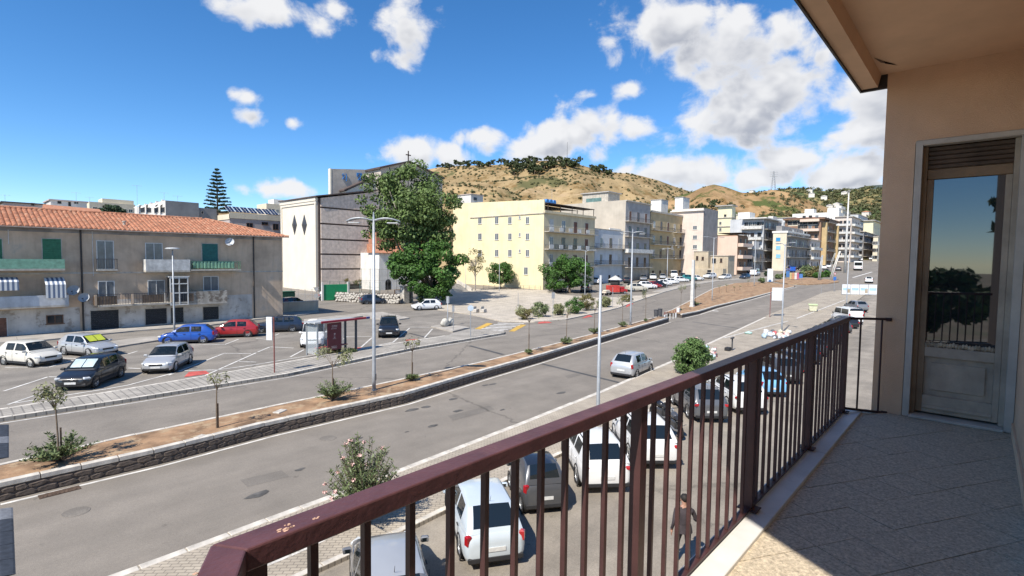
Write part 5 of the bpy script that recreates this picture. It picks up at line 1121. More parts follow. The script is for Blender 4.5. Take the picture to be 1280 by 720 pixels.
# ------------------------------------------------------------------ saplings and oleanders on the median, each with its stake
def sapling(px, py, top_y, lv, label, bush=0.0, crown_r=.5, lean=0, leaves=260, name='oleander_sapling', stake=True, mt=None, zoff=.15):
    crown_r *= K*.95; bush *= K*.95; b = G(px, py, lv, zoff); k = dep(b)/FPX; hgt = max(.6, (py-top_y)*k); rs = np.random.RandomState(int(px*7+py)); t = thing(name, label, 'sapling', b, 0, 'staked saplings along the median')
    mb = MB(); tp = V((lean, 0, hgt*.82)); mb.tube([(0, 0, -.1), (lean*.3, .02, hgt*.4), tp], [.035, .028, .018], 6)
    bl = []
    for j in range(8):
        a = rs.uniform(0, 6.28); e = tp+V((math.cos(a)*crown_r*rs.uniform(.5, 1), math.sin(a)*crown_r*rs.uniform(.5, 1), hgt*rs.uniform(.02, .2))); mb.tube([tp-V((0, 0, hgt*.12)), (tp+e)/2, e], [.012, .009, .005], 4); bl.append((tuple(e), (crown_r*.42, crown_r*.42, .16+.08*hgt)))
    mb.build('trunk', m_bark, t); v = leaf_arrays(bl, int(leaves*1.1), .055, rs, asp=2.8, hollow=.05); link('crown', leaf_mesh('crown', v, mt or m_lf_young), t)
    if bush:
        P, D, S = [], [], []; sm = MB()
        for j in range(int(34*min(1.5, bush+.35))):
            an = rs.uniform(0, 6.28); q = bush*rs.uniform(.1, 1)**.6; e = V((math.cos(an)*q*1.25, math.sin(an)*q, bush*1.15*rs.uniform(.4, 1)*math.sqrt(max(.15, 1-.7*(q/bush)**2)))); sm.tube([(0, 0, 0), (e.x*.4, e.y*.4, e.z*.5), e], [.01, .008, .004], 4)
            for _ in range(46): f = rs.uniform(.25, 1); u = V((rs.normal(), rs.normal(), rs.uniform(0, 1.4))).normalized(); P.append(tuple(e*f+V((0, 0, .06)))); D.append(tuple(u)); S.append(rs.uniform(.09, .17))
        P = np.array(P); D = np.array(D); S = np.array(S)[:, None]; Wv = np.cross(D, rs.normal(size=D.shape)); Wv /= np.linalg.norm(Wv, axis=1)[:, None]; Wv *= S*.16
        o = link('basal_shoots', leaf_mesh('basal_shoots', np.stack([P, P+D*S*.45-Wv, P+D*S, P+D*S*.45+Wv], 1).reshape(-1, 3), m_lf_ole), t); sm.build('shoot_stems', m_bark, o)
    if stake: MB().cyl((.07, .05, -.1), (.07, .05, hgt*.45), .03, n=6).build('stake', mat('stake_wood', (.30, .19, .11), .9, .3, 8), t)
    return t
sapling(74, 577, 483, 1, 'staked oleander sapling with a wide bush at its foot near the drain grate', .78, .42, -.05, 300)
sapling(271, 535, 467, 1, 'thin staked sapling standing alone on the narrow soil strip', 0, .32, .03, 110)
sapling(416, 500, 440, 1, 'flat topped oleander sapling with a full bush at its foot left of the lamp', .72, .75, 0, 420)
sapling(515, 476, 425, 1, 'small sapling with a leafy shoot just right of the lamp post', .3, .4, .02, 150)
sapling(661, 443, 386, 1, 'leggy sapling with a wide sparse crown opposite the crossing', .25, .85, 0, 380)
sapling(708, 430, 384, 1, 'sapling with a small bush at its foot on the middle of the median', .42, .4, .05, 200)
sapling(743, 417, 378, 1, 'sapling with a bright green bush beside the short bare pole', .5, .45, 0, 260)
sapling(778, 408.5, 372, 1, 'sapling with a green bush just left of the curved lamp', .45, .55, 0, 240)
sapling(807, 402, 365, 1, 'thin dark sapling near the rounded end of the median', .2, .45, 0, 220)
sapling(851, 388, 358, 1, 'sapling on the tip of the second island before the white column', .1, .5, 0, 240)
sapling(869, 382, 354, 1, 'sapling with a bush right behind the white column', .55, .5, 0, 260)
for k, (px, py, ty) in enumerate(((899,366,357),(908,365,355),(918,364,358),(925,362,357),(935,358,350))): sapling(px, py, ty, 1, ('tiny staked sapling on the bare soil of the second island'), 0, .25, 0, 60)
def bush(name, label, base, env, nleaf, size, mt, seed, cat='bush', flowers=0, ncl=40, group=None, asp=2.4):
    rs = np.random.RandomState(seed); t = thing(name, label, cat, base, 0, group); cl = clumps(env, ncl, rs, (.25, .45), .4); link('foliage', leaf_mesh('foliage', leaf_arrays(cl, nleaf, size, rs, asp=asp, hollow=.15), mt), t)
    mb = MB()
    for k in range(9): e = V(cl[k*3 % len(cl)][0]); mb.tube([(rs.uniform(-.12, .12), rs.uniform(-.12, .12), -.05), e*.5+V((0, 0, .1)), e], [.025, .02, .008], 5)
    mb.build('stems', m_bark, t)
    if flowers:
        fl_ = []
        for k in range(flowers): c, r = cl[rs.randint(len(cl))]; fl_.append(((c[0]+rs.uniform(-.1, .1), c[1]+rs.uniform(-.1, .1), c[2]+r[2]*.9), (.07, .07, .05)))
        link('flowers', leaf_mesh('flowers', leaf_arrays(fl_, flowers*16, .06, rs, asp=1.1, hollow=.2), m_flower), t)['kind'] = 'stuff'
    return t
# near oleanders, upright lance leaves on shoots
def oleander(label, base, hgt, spread, shoots, nl, seed, flowers):
    rs = np.random.RandomState(seed); t = thing('oleander', label, 'shrub', base); mb = MB(); P, D, S = [], [], []; fl_ = []
    for k in range(shoots):
        a = rs.uniform(0, 6.28); q = spread*rs.uniform(.05, 1)**.6; h_ = hgt*rs.uniform(.35, 1)**.6*math.sqrt(max(.12, 1-.75*(q/spread)**2)); e = V((math.cos(a)*q, math.sin(a)*q, h_)); m_ = V((e.x*.35, e.y*.35, h_*.5)); mb.tube([(rs.uniform(-.08, .08), rs.uniform(-.08, .08), 0), m_, e], [.016, .012, .006], 5)
        for j in range(nl):
            f = rs.uniform(.08, 1)**.7; p = (V((0, 0, 0)).lerp(m_, f*2) if f < .5 else m_.lerp(e, f*2-1)); an = rs.uniform(0, 6.28); u = V((math.cos(an), math.sin(an), rs.uniform(.3, 1.3))).normalized(); P.append(p); D.append(u); S.append(rs.uniform(.09, .16))
        if rs.rand() < flowers: fl_.append((tuple(e), (.07, .07, .05)))
    P = np.array([tuple(p) for p in P]); D = np.array([tuple(p) for p in D]); S = np.array(S)[:, None]; W_ = np.cross(D, rs.normal(size=D.shape)); W_ /= np.linalg.norm(W_, axis=1)[:, None]; W_ *= S*.11
    v = np.stack([P, P+D*S*.45-W_, P+D*S, P+D*S*.45+W_], 1).reshape(-1, 3); link('foliage', leaf_mesh('foliage', v, m_lf_ole), t); mb.build('stems', m_bark, t)
    if fl_: link('flowers', leaf_mesh('flowers', leaf_arrays(fl_, len(fl_)*22, .055, rs, asp=1.1, hollow=.2), m_flower), t)['kind'] = 'stuff'
oleander('pink flowering oleander by the kerb behind the silver roofed car', G(455, 655, 0, .12), 2.6, 1.05, 130, 60, 31, .13)

bush('oleander', 'round oleander with few pink flowers among rubbish bags', G(864, 467, 0, .12), [((0, 0, 1.15), (1.2, 1.2, 1.15))], 9000, .085, leafmat('round_oleander_leaf', (.10, .165, .05)), 33, 'shrub', flowers=9, ncl=70)
for k, (px, py, rx, ry, mt, lb_) in enumerate(((655,399,14,9,m_lf_dry,'low dry shrub left of the plaza signpost'),(675,396,13,12,m_lf_ole,'pale green shrub on the plaza edge'),(698,394,9,10,m_lf_young,'grey green shrub beside the thin signpost'),(718,392,15,13,m_lf_ficus,'bright green shrub on the plaza kerb'),(733,388,13,14,m_lf_dry,'brownish tall shrub on the plaza kerb'),(757,384,9,9,m_lf_young,'low pale shrub before the red pickup'),(784,377,10,6,m_lf_dry,'sparse dry shrub on the far pavement'),(1013.0-55,345,4,4,m_lf_dark,'small dark bush beside the banner stand'),(952,354,5,4.5,m_lf_ole,'round green bush on the second island'))):
    b = G(px, py, 1, .1); kk = dep(b)/FPX; bush('shrub', lb_, b, [((0, 0, ry*kk*.75), (rx*kk, rx*kk*.7, ry*kk*.8))], 3200, .085, mt, 50+k)
for k, (px, py, rx, ry, mt, lb_) in enumerate(((432,357,9,7,m_lf_dry,'dry brown shrub above the stone wall'),(447,356,9,6,m_lf_dry,'brown dry grass clump above the stone wall'),(461,354,8,7,m_lf_ole,'green shrub above the stone wall near the fence'),(430,349,6,6,m_lf_scrub,'dark shrub behind the green fence'),(529,380,10,12,m_lf_dark,'dark clipped shrub at the foot of the ficus'),(418,441,12,3.5,m_lf_dry,'dry weeds at the foot of the bus shelter'),(437,441,10,3,m_lf_ole,'green weeds under the shelter poster'))):
    b = G(px, py, 1, .8 if k < 4 else .1); kk = dep(b)/FPX; bush('shrub', lb_, b, [((0, 0, ry*kk*.7), (rx*kk, rx*kk*.6, ry*kk*.8))], 2600, .10, mt, 80+k)
for k, (px, py, r_) in enumerate(((1003,346,5),(1012,346,6),(1022,347,5),(1008,340,7),(1020,340,6),(1032,346,6),(973,348,4),(980,346,4))):
    b = G(px, py, 0, .1); kk = dep(b)/FPX; bush('shrub', 'low green shrub planted on the roundabout', b, [((0, 0, r_*kk*.6), (r_*kk*1.3, r_*kk, r_*kk*.7))], 500, .3, (m_lf_ole, m_lf_dry, m_lf_ficus)[k % 3], 100+k, group='shrubs on the roundabout')
# plant growing up below the balcony, seen through the bars
b = V((6.9, 3.3, 0)); bush('shrub', 'leafy green shrub growing below the balcony, seen between the bars', b, [((0, 0, 1.4), (.6, .6, 1.3))], 1200, .13, m_lf_ficus, 140)
# ------------------------------------------------------------------ trees on the hills
def pine_proto(seed, rx, h_, mt, flat=.45, nl=170):
    rs = np.random.RandomState(seed); cl = clumps([((0, 0, h_*.75), (rx, rx, rx*flat))], 14, rs, (.35, .6), .2); return leaf_mesh('crown', leaf_arrays(cl, nl, 1.5, rs, asp=1.2, hollow=.2), mt), MB().tube([(0, 0, -2), (0, 0, h_*.4), (.2, 0, h_*.75)], [.35, .28, .2], 6).mesh('trunk', m_bark)
pp = [pine_proto(s, r_, h_, m_lf_pine, fl, nl) for s, r_, h_, fl, nl in ((1, 4.2, 5.5, .5, 260), (2, 5.4, 6.0, .4, 320), (3, 3.4, 4.6, .6, 220), (4, 6.2, 6.5, .42, 380))]
rh = random.Random(8)
for k in range(76):
    if k < 22: px = 548+k*5.0+rh.uniform(-2, 2); t_ = rh.uniform(.93, 1.02); lb_, gq = 'umbrella pine in the thin line along the left part of the ridge', 'pines in the thin line on the ridge'
    elif k < 66: px = 636+(k-22)*1.95+rh.uniform(-3, 3); t_ = rh.uniform(.86, .99); lb_, gq = 'umbrella pine in the dense grove on the hilltop', 'pines in the hilltop grove'
    else: px = 738+(k-66)*2.6; t_ = rh.uniform(.92, .98); lb_, gq = 'umbrella pine in the small clump right of the summit', 'pines right of the summit'
    p = f1(px, t_); t = thing('umbrella_pine', lb_, 'tree', p, rh.uniform(0, 6), gq); cr_, tr_ = rh.choice(pp); s = rh.uniform(.75, 1.2)
    for nm, me in (('crown', cr_), ('trunk', tr_)): o = link(nm, me, t); o.scale = (s, s, s)
p = f1(723, 1.0); t = thing('lone_pine', 'tall lone pine standing on the bare summit ridge', 'tree', p); o = link('crown', pp[1][0], t); o.scale = (.8, .8, 1.3); o = link('trunk', pp[1][1], t); o.scale = (1, 1, 1.3)
def scrub(name, f, n, pxr, tr, sz, mt, label, seed, leafs=26, size=1.0):
    rs = np.random.RandomState(seed); bl = []
    for _ in range(n):
        px = rs.uniform(*pxr); t_ = rs.uniform(*tr); p = f(px, t_)
        if mnoise.noise(V((p.x*.02, p.y*.02, seed))) < rs.uniform(-.5, .3): continue
        r_ = sz*rs.uniform(.5, 1.4); bl.append(((p.x, p.y, p.z+r_*.4), (r_*1.2, r_*1.2, r_*.8)))
    o = link(name, leaf_mesh(name, leaf_arrays(bl, len(bl)*leafs, size, rs, asp=1.2, hollow=.2), mt)); tag(o, label, 'scrub', None, 'stuff')
scrub('hill_scrub', f1, 3200, (520, 860), (.2, .99), 1.1, m_lf_scrub, 'scattered dark scrub on the dry golden hill', 3)
scrub('near_hill_scrub', f2, 1300, (830, 1100), (.1, .99), 1.6, m_lf_scrub, 'patchy green scrub over the lower reddish hill', 4)
scrub('green_hill_scrub', f3, 2600, (900, 1110), (.1, 1.0), 2.8, m_lf_scrub, 'thick green scrub covering the right-hand hills', 5, 22, 2.2)
for k in range(26):
    px, t_, ff = [(862+k*2.2, .35+.02*(k % 5), f2), (895+k*2, .3, f2)][k % 2]; p = ff(px, t_+rh.uniform(-.1, .25)); t = thing('hill_tree', 'dark bushy tree on the lower hill behind the town', 'tree', p, rh.uniform(0, 6), 'trees on the lower hill')
    s = rh.uniform(.7, 1.3)
    for nm, me in zip(('crown', 'trunk'), pp[rh.randrange(4)]): o = link(nm, me, t); o.scale = (s, s, s*1.1)
m_hv = mat('villa_wall', (.62, .58, .52), .9, .1, .3)
for k, (px, py, w_, mt_r, lb_) in enumerate(((1028,249,12,m_flat,'white flat roofed villa on the green hillside'),(1010,241,9,m_flat,'small white house high on the green hill'),(1046,258,16,m_hv,'long pale farmhouse low on the hillside'),(1036,260,9,m_flat,'pale house beside the long farmhouse'),(1088,260,11,m_tile_r,'red roofed house on the slope right of the mast'),(1082,271,9,m_tile_r,'red roofed house just above the town'),(938,237,7,m_flat,'small house on the crest below the pylon'),(1053,244,6,m_flat,'small white cottage near the ridge'),(1012,246,7,m_flat,'pale cottage below the ridge'))):
    best = min(((abs(PJ(f3(px, t_/60))[1]-py), t_/60) for t_ in range(6, 60)), key=lambda q: q[0])[1]; p = f3(px, best); t = thing('hillside_house', lb_, 'house', p, R(rh.uniform(-20, 20)))
    MB().box(-w_/2, w_/2, -4, 4, -3, 4).build('wall', m_hv, t); MB().raw([(-w_/2-.5, -4.5, 4), (w_/2+.5, -4.5, 4), (w_/2+.5, 4.5, 4), (-w_/2-.5, 4.5, 4), (-w_/2+2, 0, 5.6), (w_/2-2, 0, 5.6)], [(0,1,5,4), (2,3,4,5), (1,2,5), (3,0,4)]).build('roof', mt_r, t)
    for q in (-.3, .3): MB().box(w_*q-.6, w_*q+.6, -4.05, -3.98, .8, 2.4).build('window', m_pane, t)
# ------------------------------------------------------------------ vehicles
def paint(name, c, metal=0.0): return mat('paint_'+name, c, .32 if metal else .38, .04, .8, metal=metal, coat=.8)
PT = {'white': paint('white', (.70, .70, .69)), 'cream': paint('cream', (.62, .59, .52)), 'silver': paint('silver', (.46, .47, .48), .35), 'black': paint('black', (.012, .013, .016)), 'dgrey': paint('dgrey', (.085, .088, .095), .3), 'blue': paint('blue', (.012, .075, .36)), 'red': paint('red', (.33, .018, .020)),
      'navy': paint('navy', (.025, .04, .07), .3), 'teal': paint('teal', (.03, .17, .17)), 'beige': paint('beige', (.52, .48, .39)), 'maroon': paint('maroon', (.09, .012, .018)), 'grey': paint('grey', (.22, .225, .235), .4), 'pblue': paint('pale_blue_white', (.58, .65, .70), .2), 'lblue': paint('light_blue', (.18, .42, .68)), 'graph': paint('graphite', (.13, .135, .145), .35), 'brownk': paint('brownk', (.10, .085, .08), .3)}
m_cglass = mat('car_glass', (.010, .014, .016), .03, 0, spec=.7, ior=1.6); m_cglass2 = mat('car_glass_clear', (.012, .018, .020), .03, 0, spec=.7, ior=1.6, alpha=.62); m_seat = mat('seat_cloth', (.07, .07, .075), .9, .2, 6); m_inner = mat('cabin_floor', (.02, .02, .022), .9, .2, 4); m_tyre = mat('tyre_rubber', (.018, .018, .018), .85, .2, 9); m_rim = mat('alloy_rim', (.42, .43, .44), .35, .1, 9, metal=.7); m_trim = mat('black_trim', (.022, .022, .024), .6, .15, 6)
m_head = mat('headlamp', (.55, .57, .58), .12, .1, 9, coat=.6); m_tail = mat('tail_lamp', (.36, .012, .015), .2, .1, 9, coat=.6); m_plate = mat('number_plate', (.60, .60, .58), .5, .1, 9); m_seam = mat('panel_gap', (.02, .02, .02), .8, 0)
m_shade = mat('foil_sunshade', (.55, .66, .68), .35, .15, 3, metal=.3); m_lime = mat('lime_sunshade', (.45, .50, .05), .6, .1, 3)
TYPES = {  # length, width, height, wheelbase, hood z, belt z, cowl x, roof front x, roof rear x, rear base x (x from centre, fractions of length), wheel r
 'hatch': (4.0, 1.72, 1.47, 2.50, .86, .92, .27, .085, -.33, -.47, .31), 'small': (3.62, 1.65, 1.50, 2.36, .88, .94, .30, .12, -.34, -.475, .29), 'suv': (4.5, 1.86, 1.66, 2.66, 1.02, 1.08, .235, .06, -.36, -.475, .36),
 'smart': (2.55, 1.53, 1.55, 1.82, .90, .98, .33, .12, -.33, -.47, .29), 'van': (4.35, 1.82, 1.82, 2.75, .98, 1.08, .29, .15, -.46, -.485, .32), 'estate': (4.5, 1.78, 1.46, 2.68, .84, .91, .235, .05, -.37, -.48, .32), 'sedan': (4.4, 1.76, 1.44, 2.65, .84, .92, .205, .04, -.22, -.36, .32), 'bigvan': (5.0, 1.95, 2.1, 3.1, 1.05, 1.2, .36, .25, -.47, -.49, .34)}
WH = {}
def wheel_meshes(r):
    k = round(r, 2)
    if k in WH: return WH[k]
    ty = MB(); w_ = .20; ty.lathe([(r*.66, -w_/2), (r*.93, -w_/2), (r, -w_*.33), (r, w_*.33), (r*.93, w_/2), (r*.66, w_/2)], n=22, axis='y')
    rm = MB(); rm.lathe([(0, -.065), (r*.16, -.07), (r*.18, -.045), (r*.56, -.05), (r*.60, -.095), (r*.665, -.097), (r*.665, .05), (0, .05)], n=22, axis='y')
    sp = MB()
    for i in range(5):
        a = i*2*math.pi/5; c_, s_ = math.cos(a), math.sin(a); n_ = (-s_, c_)
        vs = []
        for q, hw_ in ((.15*r, .045*r/.3), (.6*r, .03*r/.3)):
            for sg in (-1, 1): vs.append((c_*q+n_[0]*hw_*sg, -.075, s_*q+n_[1]*hw_*sg))
        vs += [(x, -.085, z) for x, y, z in vs]; sp.raw(vs, [(4,5,7,6), (0,4,6,2), (1,3,7,5), (2,6,7,3)])
    hole = MB(); hole.lathe([(0, -.052), (r*.57, -.056)], n=22, axis='y')  # black disc behind the spokes, coloured in as the shade inside the wheel
    WH[k] = (ty.mesh('tyre', m_tyre, 'auto'), rm.mesh('rim', m_rim, 'auto'), sp.mesh('spokes', m_rim), hole.mesh('brake_shadow', m_trim)); return WH[k]
CM = {}
def car_meshes(typ, roofmat):
    if typ in CM: return CM[typ]
    Lc, W, Hc, wb, hz, bz, fc, frf, frr, frb, r = TYPES[typ]; hw = W/2; xf, xr = Lc/2, -Lc/2; zb = .20 if typ != 'suv' else .26
    xc, x2, x3, x4 = fc*Lc, frf*Lc, frr*Lc, frb*Lc; bed = typ == 'sedan'
    hz0 = hz*.80
    st = [(xf, .62, zb+.12, hz0-.12), (xf-.05, .80, zb+.04, hz0-.05), (xf-.16, .91, zb, hz0+.01), (xf-.36, .975, zb, hz-.075), (xf-.64, 1.0, zb, hz-.03), ((xf-.6+xc)/2, 1.0, zb, (hz+bz)/2-.015), (xc, 1.0, zb, bz-.01), (x2, 1.0, zb, bz), (0, 1.0, zb, bz), (x3*.6, 1.0, zb, bz+.01), (min(x3, xr+.62), .995, zb, bz+.015)]
    if bed: st += [(x4, .985, zb, bz+.03), (xr+.22, .965, zb, bz+.02), (xr+.05, .90, zb+.04, bz-.02), (xr, .80, zb+.14, bz-.14)]
    else: st += [(xr+.26, .975, zb, bz+.02), (xr+.10, .935, zb+.03, bz), (xr+.02, .86, zb+.08, bz-.10), (xr, .78, zb+.14, bz-.22)]
    st = sorted(st, key=lambda s: -s[0])
    def ring(x, k, z0, z1):
        w_ = hw*k; hgt = z1-z0
        half = [(0, z0), (w_*.80, z0), (w_*.93, z0+hgt*.06), (w_*.985, z0+hgt*.22), (w_*1.0, z0+hgt*.45), (w_*.99, z0+hgt*.66), (w_*.965, z0+hgt*.84), (w_*.92, z0+hgt*.95), (w_*.80, z1), (w_*.4, z1+.015), (0, z1+.02)]
        return [(x, -y, z) for y, z in half] + [(x, y, z) for y, z in reversed(half[1:-1])]
    body = MB(); rings = [ring(*s) for s in st]; n = len(rings[0]); vs = [p for rg in rings for p in rg]; fs = []
    for i in range(len(rings)-1):
        for j in range(n): fs.append((i*n+j, i*n+(j+1) % n, (i+1)*n+(j+1) % n, (i+1)*n+j))
    fs += [tuple(range(n-1, -1, -1)), tuple(range((len(rings)-1)*n, len(rings)*n))]; body.raw(vs, fs)
    # greenhouse: faces sorted into panels, windscreen, side glass and rear glass
    wbt = hw*.945; wrf = hw*.735 if typ not in ('van', 'bigvan') else hw*.86
    xm = xc+(x2-xc)*.5; xB = (x2+x3)*.5+.05*Lc
    rdip = .05 if typ not in ('van', 'bigvan') else .015
    zroof = lambda x: Hc-rdip*(2*(x-(x2*.62+x3*.38))/(x2-x3))**2*(1.0 if x > x2*.62+x3*.38 else .62)
    zs = lambda x: zroof(x) if x3 <= x <= x2 else bz+(zroof(x2)-bz)*((xc-x)/(xc-x2))**.9 if x > x2 else bz+(zroof(x3)-bz)*max(0, ((x-x4)/(x3-x4)))**.72
    xs = [xc+.0, xc-.06, xm, x2+.05, x2-.08, xB+.05, xB-.05, x3+.26, x3+.0, x3-(x3-x4)*.45, x4+.07, x4]
    def gring(x):
        zt = bz+.012+max(.0, zs(x)-bz); f = (zt-bz)/(Hc-bz); crown_ = .035*f; wt = wbt+(wrf-wbt)*f; nar = 1-.06*max(0, (x-x2)/(xc-x2)) - .05*max(0, (x3-x)/(x3-x4))
        return [(x, -wbt*nar, bz-.03), (x, -(wbt+(wt-wbt)*.12)*nar, bz+(zt-bz)*.10), (x, -(wbt+(wt-wbt)*.90)*nar, bz+(zt-bz)*.86), (x, -(wt-.05*f)*nar, zt-.012*f), (x, -wt*.78*nar, zt+crown_*.5), (x, 0, zt+crown_), (x, wt*.78*nar, zt+crown_*.5), (x, (wt-.05*f)*nar, zt-.012*f), (x, (wbt+(wt-wbt)*.90)*nar, bz+(zt-bz)*.86), (x, (wbt+(wt-wbt)*.12)*nar, bz+(zt-bz)*.10), (x, wbt*nar, bz-.03)]
    gr_ = [gring(x) for x in xs]; cab, ws, rw, sides = MB(), MB(), MB(), [MB(), MB(), MB(), MB()]
    roof = MB()
    for i in range(len(xs)-1):
        for j in range(10):
            q = [gr_[i][j], gr_[i][j+1], gr_[i+1][j+1], gr_[i+1][j]]
            if j in (3, 4, 5, 6) and 1 <= i <= 2 : ws.face(q)
            elif j in ((3, 4, 5, 6) if typ in ('van', 'bigvan', 'sedan') else (4, 5)) and i in (8, 9): rw.face(q)
            elif j in (1, 8) and i in (2, 3, 4): sides[0 if j == 1 else 1].face(q)
            elif j in (1, 8) and i in (6, 7) and not (typ == 'smart') and i == 6: sides[2 if j == 1 else 3].face(q)
            elif j in (3, 4, 5, 6) and 3 <= i <= 7: roof.face(q)
            else: cab.face(q)
    for mb_ in (cab, roof, ws, rw, *sides):           # weld
        pass
    ret = dict(body=body.mesh('body', m_trim, 'auto'), cabin=cab.mesh('cabin_frame', m_trim, 'auto'), roof=roof.mesh('roof', m_trim, 'all'), windscreen=ws.mesh('windscreen', m_cglass, 'all'), rear=rw.mesh('rear_window', m_cglass, 'all'), sides=[s.mesh('side_window', m_cglass) for s in sides])
    for me in [ret['cabin'], ret['roof'], ret['windscreen'], ret['rear']]:
        bm = bmesh.new(); bm.from_mesh(me); bmesh.ops.remove_doubles(bm, verts=bm.verts[:], dist=.001); bm.to_mesh(me); bm.free()
    CM[typ] = ret; return ret
def setmat(o, mt): o.material_slots[0].link = 'OBJECT'; o.material_slots[0].material = mt; return o
SEAT = {}
def interior(t, typ):
    Lc, W, Hc, wb, hz, bz, fc, frf, frr, frb, r = TYPES[typ]; hw = W/2
    if typ not in SEAT:
        SEAT[typ] = (MB().bbox((0, 0, .16), (.16, .46, .52), bev=.05).bbox((0, 0, .52), (.10, .24, .16), bev=.04).mesh('seat', m_seat), MB().box(frb*Lc+.14, fc*Lc-.14, -hw*.86, hw*.86, bz+.026, bz+.032).mesh('cabin_floor', m_inner), MB().bbox((fc*Lc-.32, 0, bz+.07), (.34, hw*1.62, .12), bev=.04).mesh('dashboard', m_inner))
    s = min(1, (Hc-bz-.05)/.62)
    link('cabin_floor', SEAT[typ][1], t); link('dashboard', SEAT[typ][2], t)
    for x in ((.0*Lc,) if typ == 'smart' else (.02*Lc, -.22*Lc)):
        for sy in (-1, 1): o = link('seat', SEAT[typ][0], t, (x, sy*hw*.42, bz-.02)); o.scale = (1, 1, s)
    MB().lathe([(.15, -.012), (.175, 0), (.15, .012)], n=16).build('steering_wheel', m_inner, t, (fc*Lc-.52, hw*.42, bz+.12)).rotation_euler = (0, R(-60), 0)
def car(label, pos, hd, typ, col, detail=2, roof=None, shade=None, group=None, cat='car', name='parked_car', trimlow=False, van_box=False, scale=1.0):
    Lc, W, Hc, wb, hz, bz, fc, frf, frr, frb, r = TYPES[typ]; M_ = car_meshes(typ, None); pt = PT[col]
    t = thing(name, label, cat, pos, R(hd), group); t.scale = (scale,)*3; hw = W/2; zb = .26 if typ == 'suv' else .20
    bd = setmat(link('body', M_['body'], t), pt); setmat(link('cabin_frame', M_['cabin'], t), pt if col != 'smartgrey' else pt); setmat(link('roof', M_['roof'], t), PT[roof] if roof else pt)
    w_ = link('windscreen', M_['windscreen'], t)
    if detail > 1: setmat(w_, m_cglass2)
    if detail > 1: interior(t, typ)
    if shade:
        sm = MB(); x2_, xc_ = frf*Lc, fc*Lc; q = []
        for k in range(6): x = xc_+(x2_-xc_)*(.14+.72*k/5); q.append((x+.012, bz+.012+(Hc-.05-bz)*((xc_-x)/(xc_-x2_))**.9+.05))
        for (xa, za), (xb, zb_) in zip(q, q[1:]):
            for y0_, y1_ in ((-hw*.62, -.02), (.02, hw*.62)): sm.face([(xa, y0_, za), (xa, y1_, za), (xb, y1_, zb_), (xb, y0_, zb_)])
        sm.build('sunshade', m_shade if shade == 'foil' else m_lime, w_)
    o = link('rear_window', M_['rear'], t)
    for s in M_['sides']:
        if len(s.polygons):
            o = link('side_window', s, t)
            if detail > 1: setmat(o, m_cglass2)
    ty, rm, sp, hole = wheel_meshes(r)
    for sx in (1, -1):
        for sy in (-1, 1):
            x = sx*wb/2+ (.06 if typ != 'smart' else 0); y = sy*(hw-.105); wl = link('wheel', ty, t, (x, y, r), 0 if sy < 0 else R(180)); link('rim', rm, wl); 
            if detail > 1: link('spokes', sp, wl)
            link('spoke_shade', hole, wl)
            MB().lathe([(r*1.0, -.006), (r*1.17, -.006), (r*1.17, .012), (r*1.0, .012)], n=20, axis='y').build('wheel_arch', m_trim, t, (x, sy*(hw-.004), r))
    xf, xr = Lc/2, -Lc/2
    # lamps, bumpers, plates, mirrors, gaps
    for sy in (-1, 1):
        MB().bbox((0, 0, 0), (.30, .30, .15), rz=R(-sy*38), bev=.05).build('headlight', m_head, t, (xf-.20, sy*(hw-.235), hz*.80-.06))
        tz = bz-.13 if typ not in ('van', 'bigvan') else bz+.05
        if typ in ('van', 'bigvan', 'hatch', 'small', 'smart'): MB().bbox((0, 0, 0), (.14, .14, .30), rz=R(sy*25), bev=.04).build('tail_light', m_tail, t, (xr+.10, sy*(hw-.13), tz+.02))
        else: MB().bbox((0, 0, 0), (.12, .36, .15), rz=R(sy*22), bev=.04).build('tail_light', m_tail, t, (xr+.075, sy*(hw-.24), tz))
        mr_ = MB().bbox((0, 0, 0), (.12, .20, .14), rz=R(sy*10), bev=.03).build('mirror', m_trim if col in ('beige', 'black') or detail < 2 else pt, t, (fc*Lc-.22, sy*(hw+.07), bz+.05))
        if detail > 1:
            MB().box(-.006, .0, -sy*.07-.07, -sy*.07+.07, -.05, .05).build('mirror_glass', m_cglass, mr_, (-.062, sy*.07, 0))
            for hx in (.06*Lc, -.20*Lc): 
                if typ != 'smart' or hx > 0: MB().bbox((0, 0, 0), (.17, .03, .03), bev=.008).build('door_handle', m_trim if col != 'white' else pt, t, (hx-.12, sy*(hw+.002), bz-.12))
            for gx in (fc*Lc-.25, -.10*Lc+.06, frr*Lc+.35):
                MB().box(-.006, .006, -.003, .003, zb+.12, bz-.03).build('door_gap', m_seam, t, (gx, sy*(hw-.002), 0))
            MB().box(-wb/2+r+.12, wb/2-r+.0, -.012, .012, zb-.01, zb+.13).build('sill', m_trim, t, (0, sy*(hw-.028), 0))
    MB().bbox((xf-.12, 0, zb+.11), (.24, W*.80, .16), bev=.04).build('front_bumper', m_trim, t); MB().bbox((xr+.12, 0, zb+.10), (.27, W*.86, .20), bev=.05).build('rear_bumper', m_trim, t)
    if detail > 1:
        MB().bbox((xf-.035, 0, hz*.80-.13), (.10, W*.42, .12), bev=.02).build('grille', m_trim, t)
        MB().box(-.008, .008, -.26, .26, -.055, .055).build('number_plate', m_plate, t, (xr-.012, 0, zb+.36)); MB().box(-.008, .008, -.26, .26, -.055, .055).build('number_plate', m_plate, t, (xf+.012, 0, zb+.22))
        if typ in ('suv', 'estate'):
            for sy in (-1, 1): MB().bbox((0, 0, 0), ((frf-frr)*Lc*.86, .035, .04), bev=.01).build('roof_rail', m_trim, t, ((frf+frr)/2*Lc, sy*(hw*.70), Hc+.03))
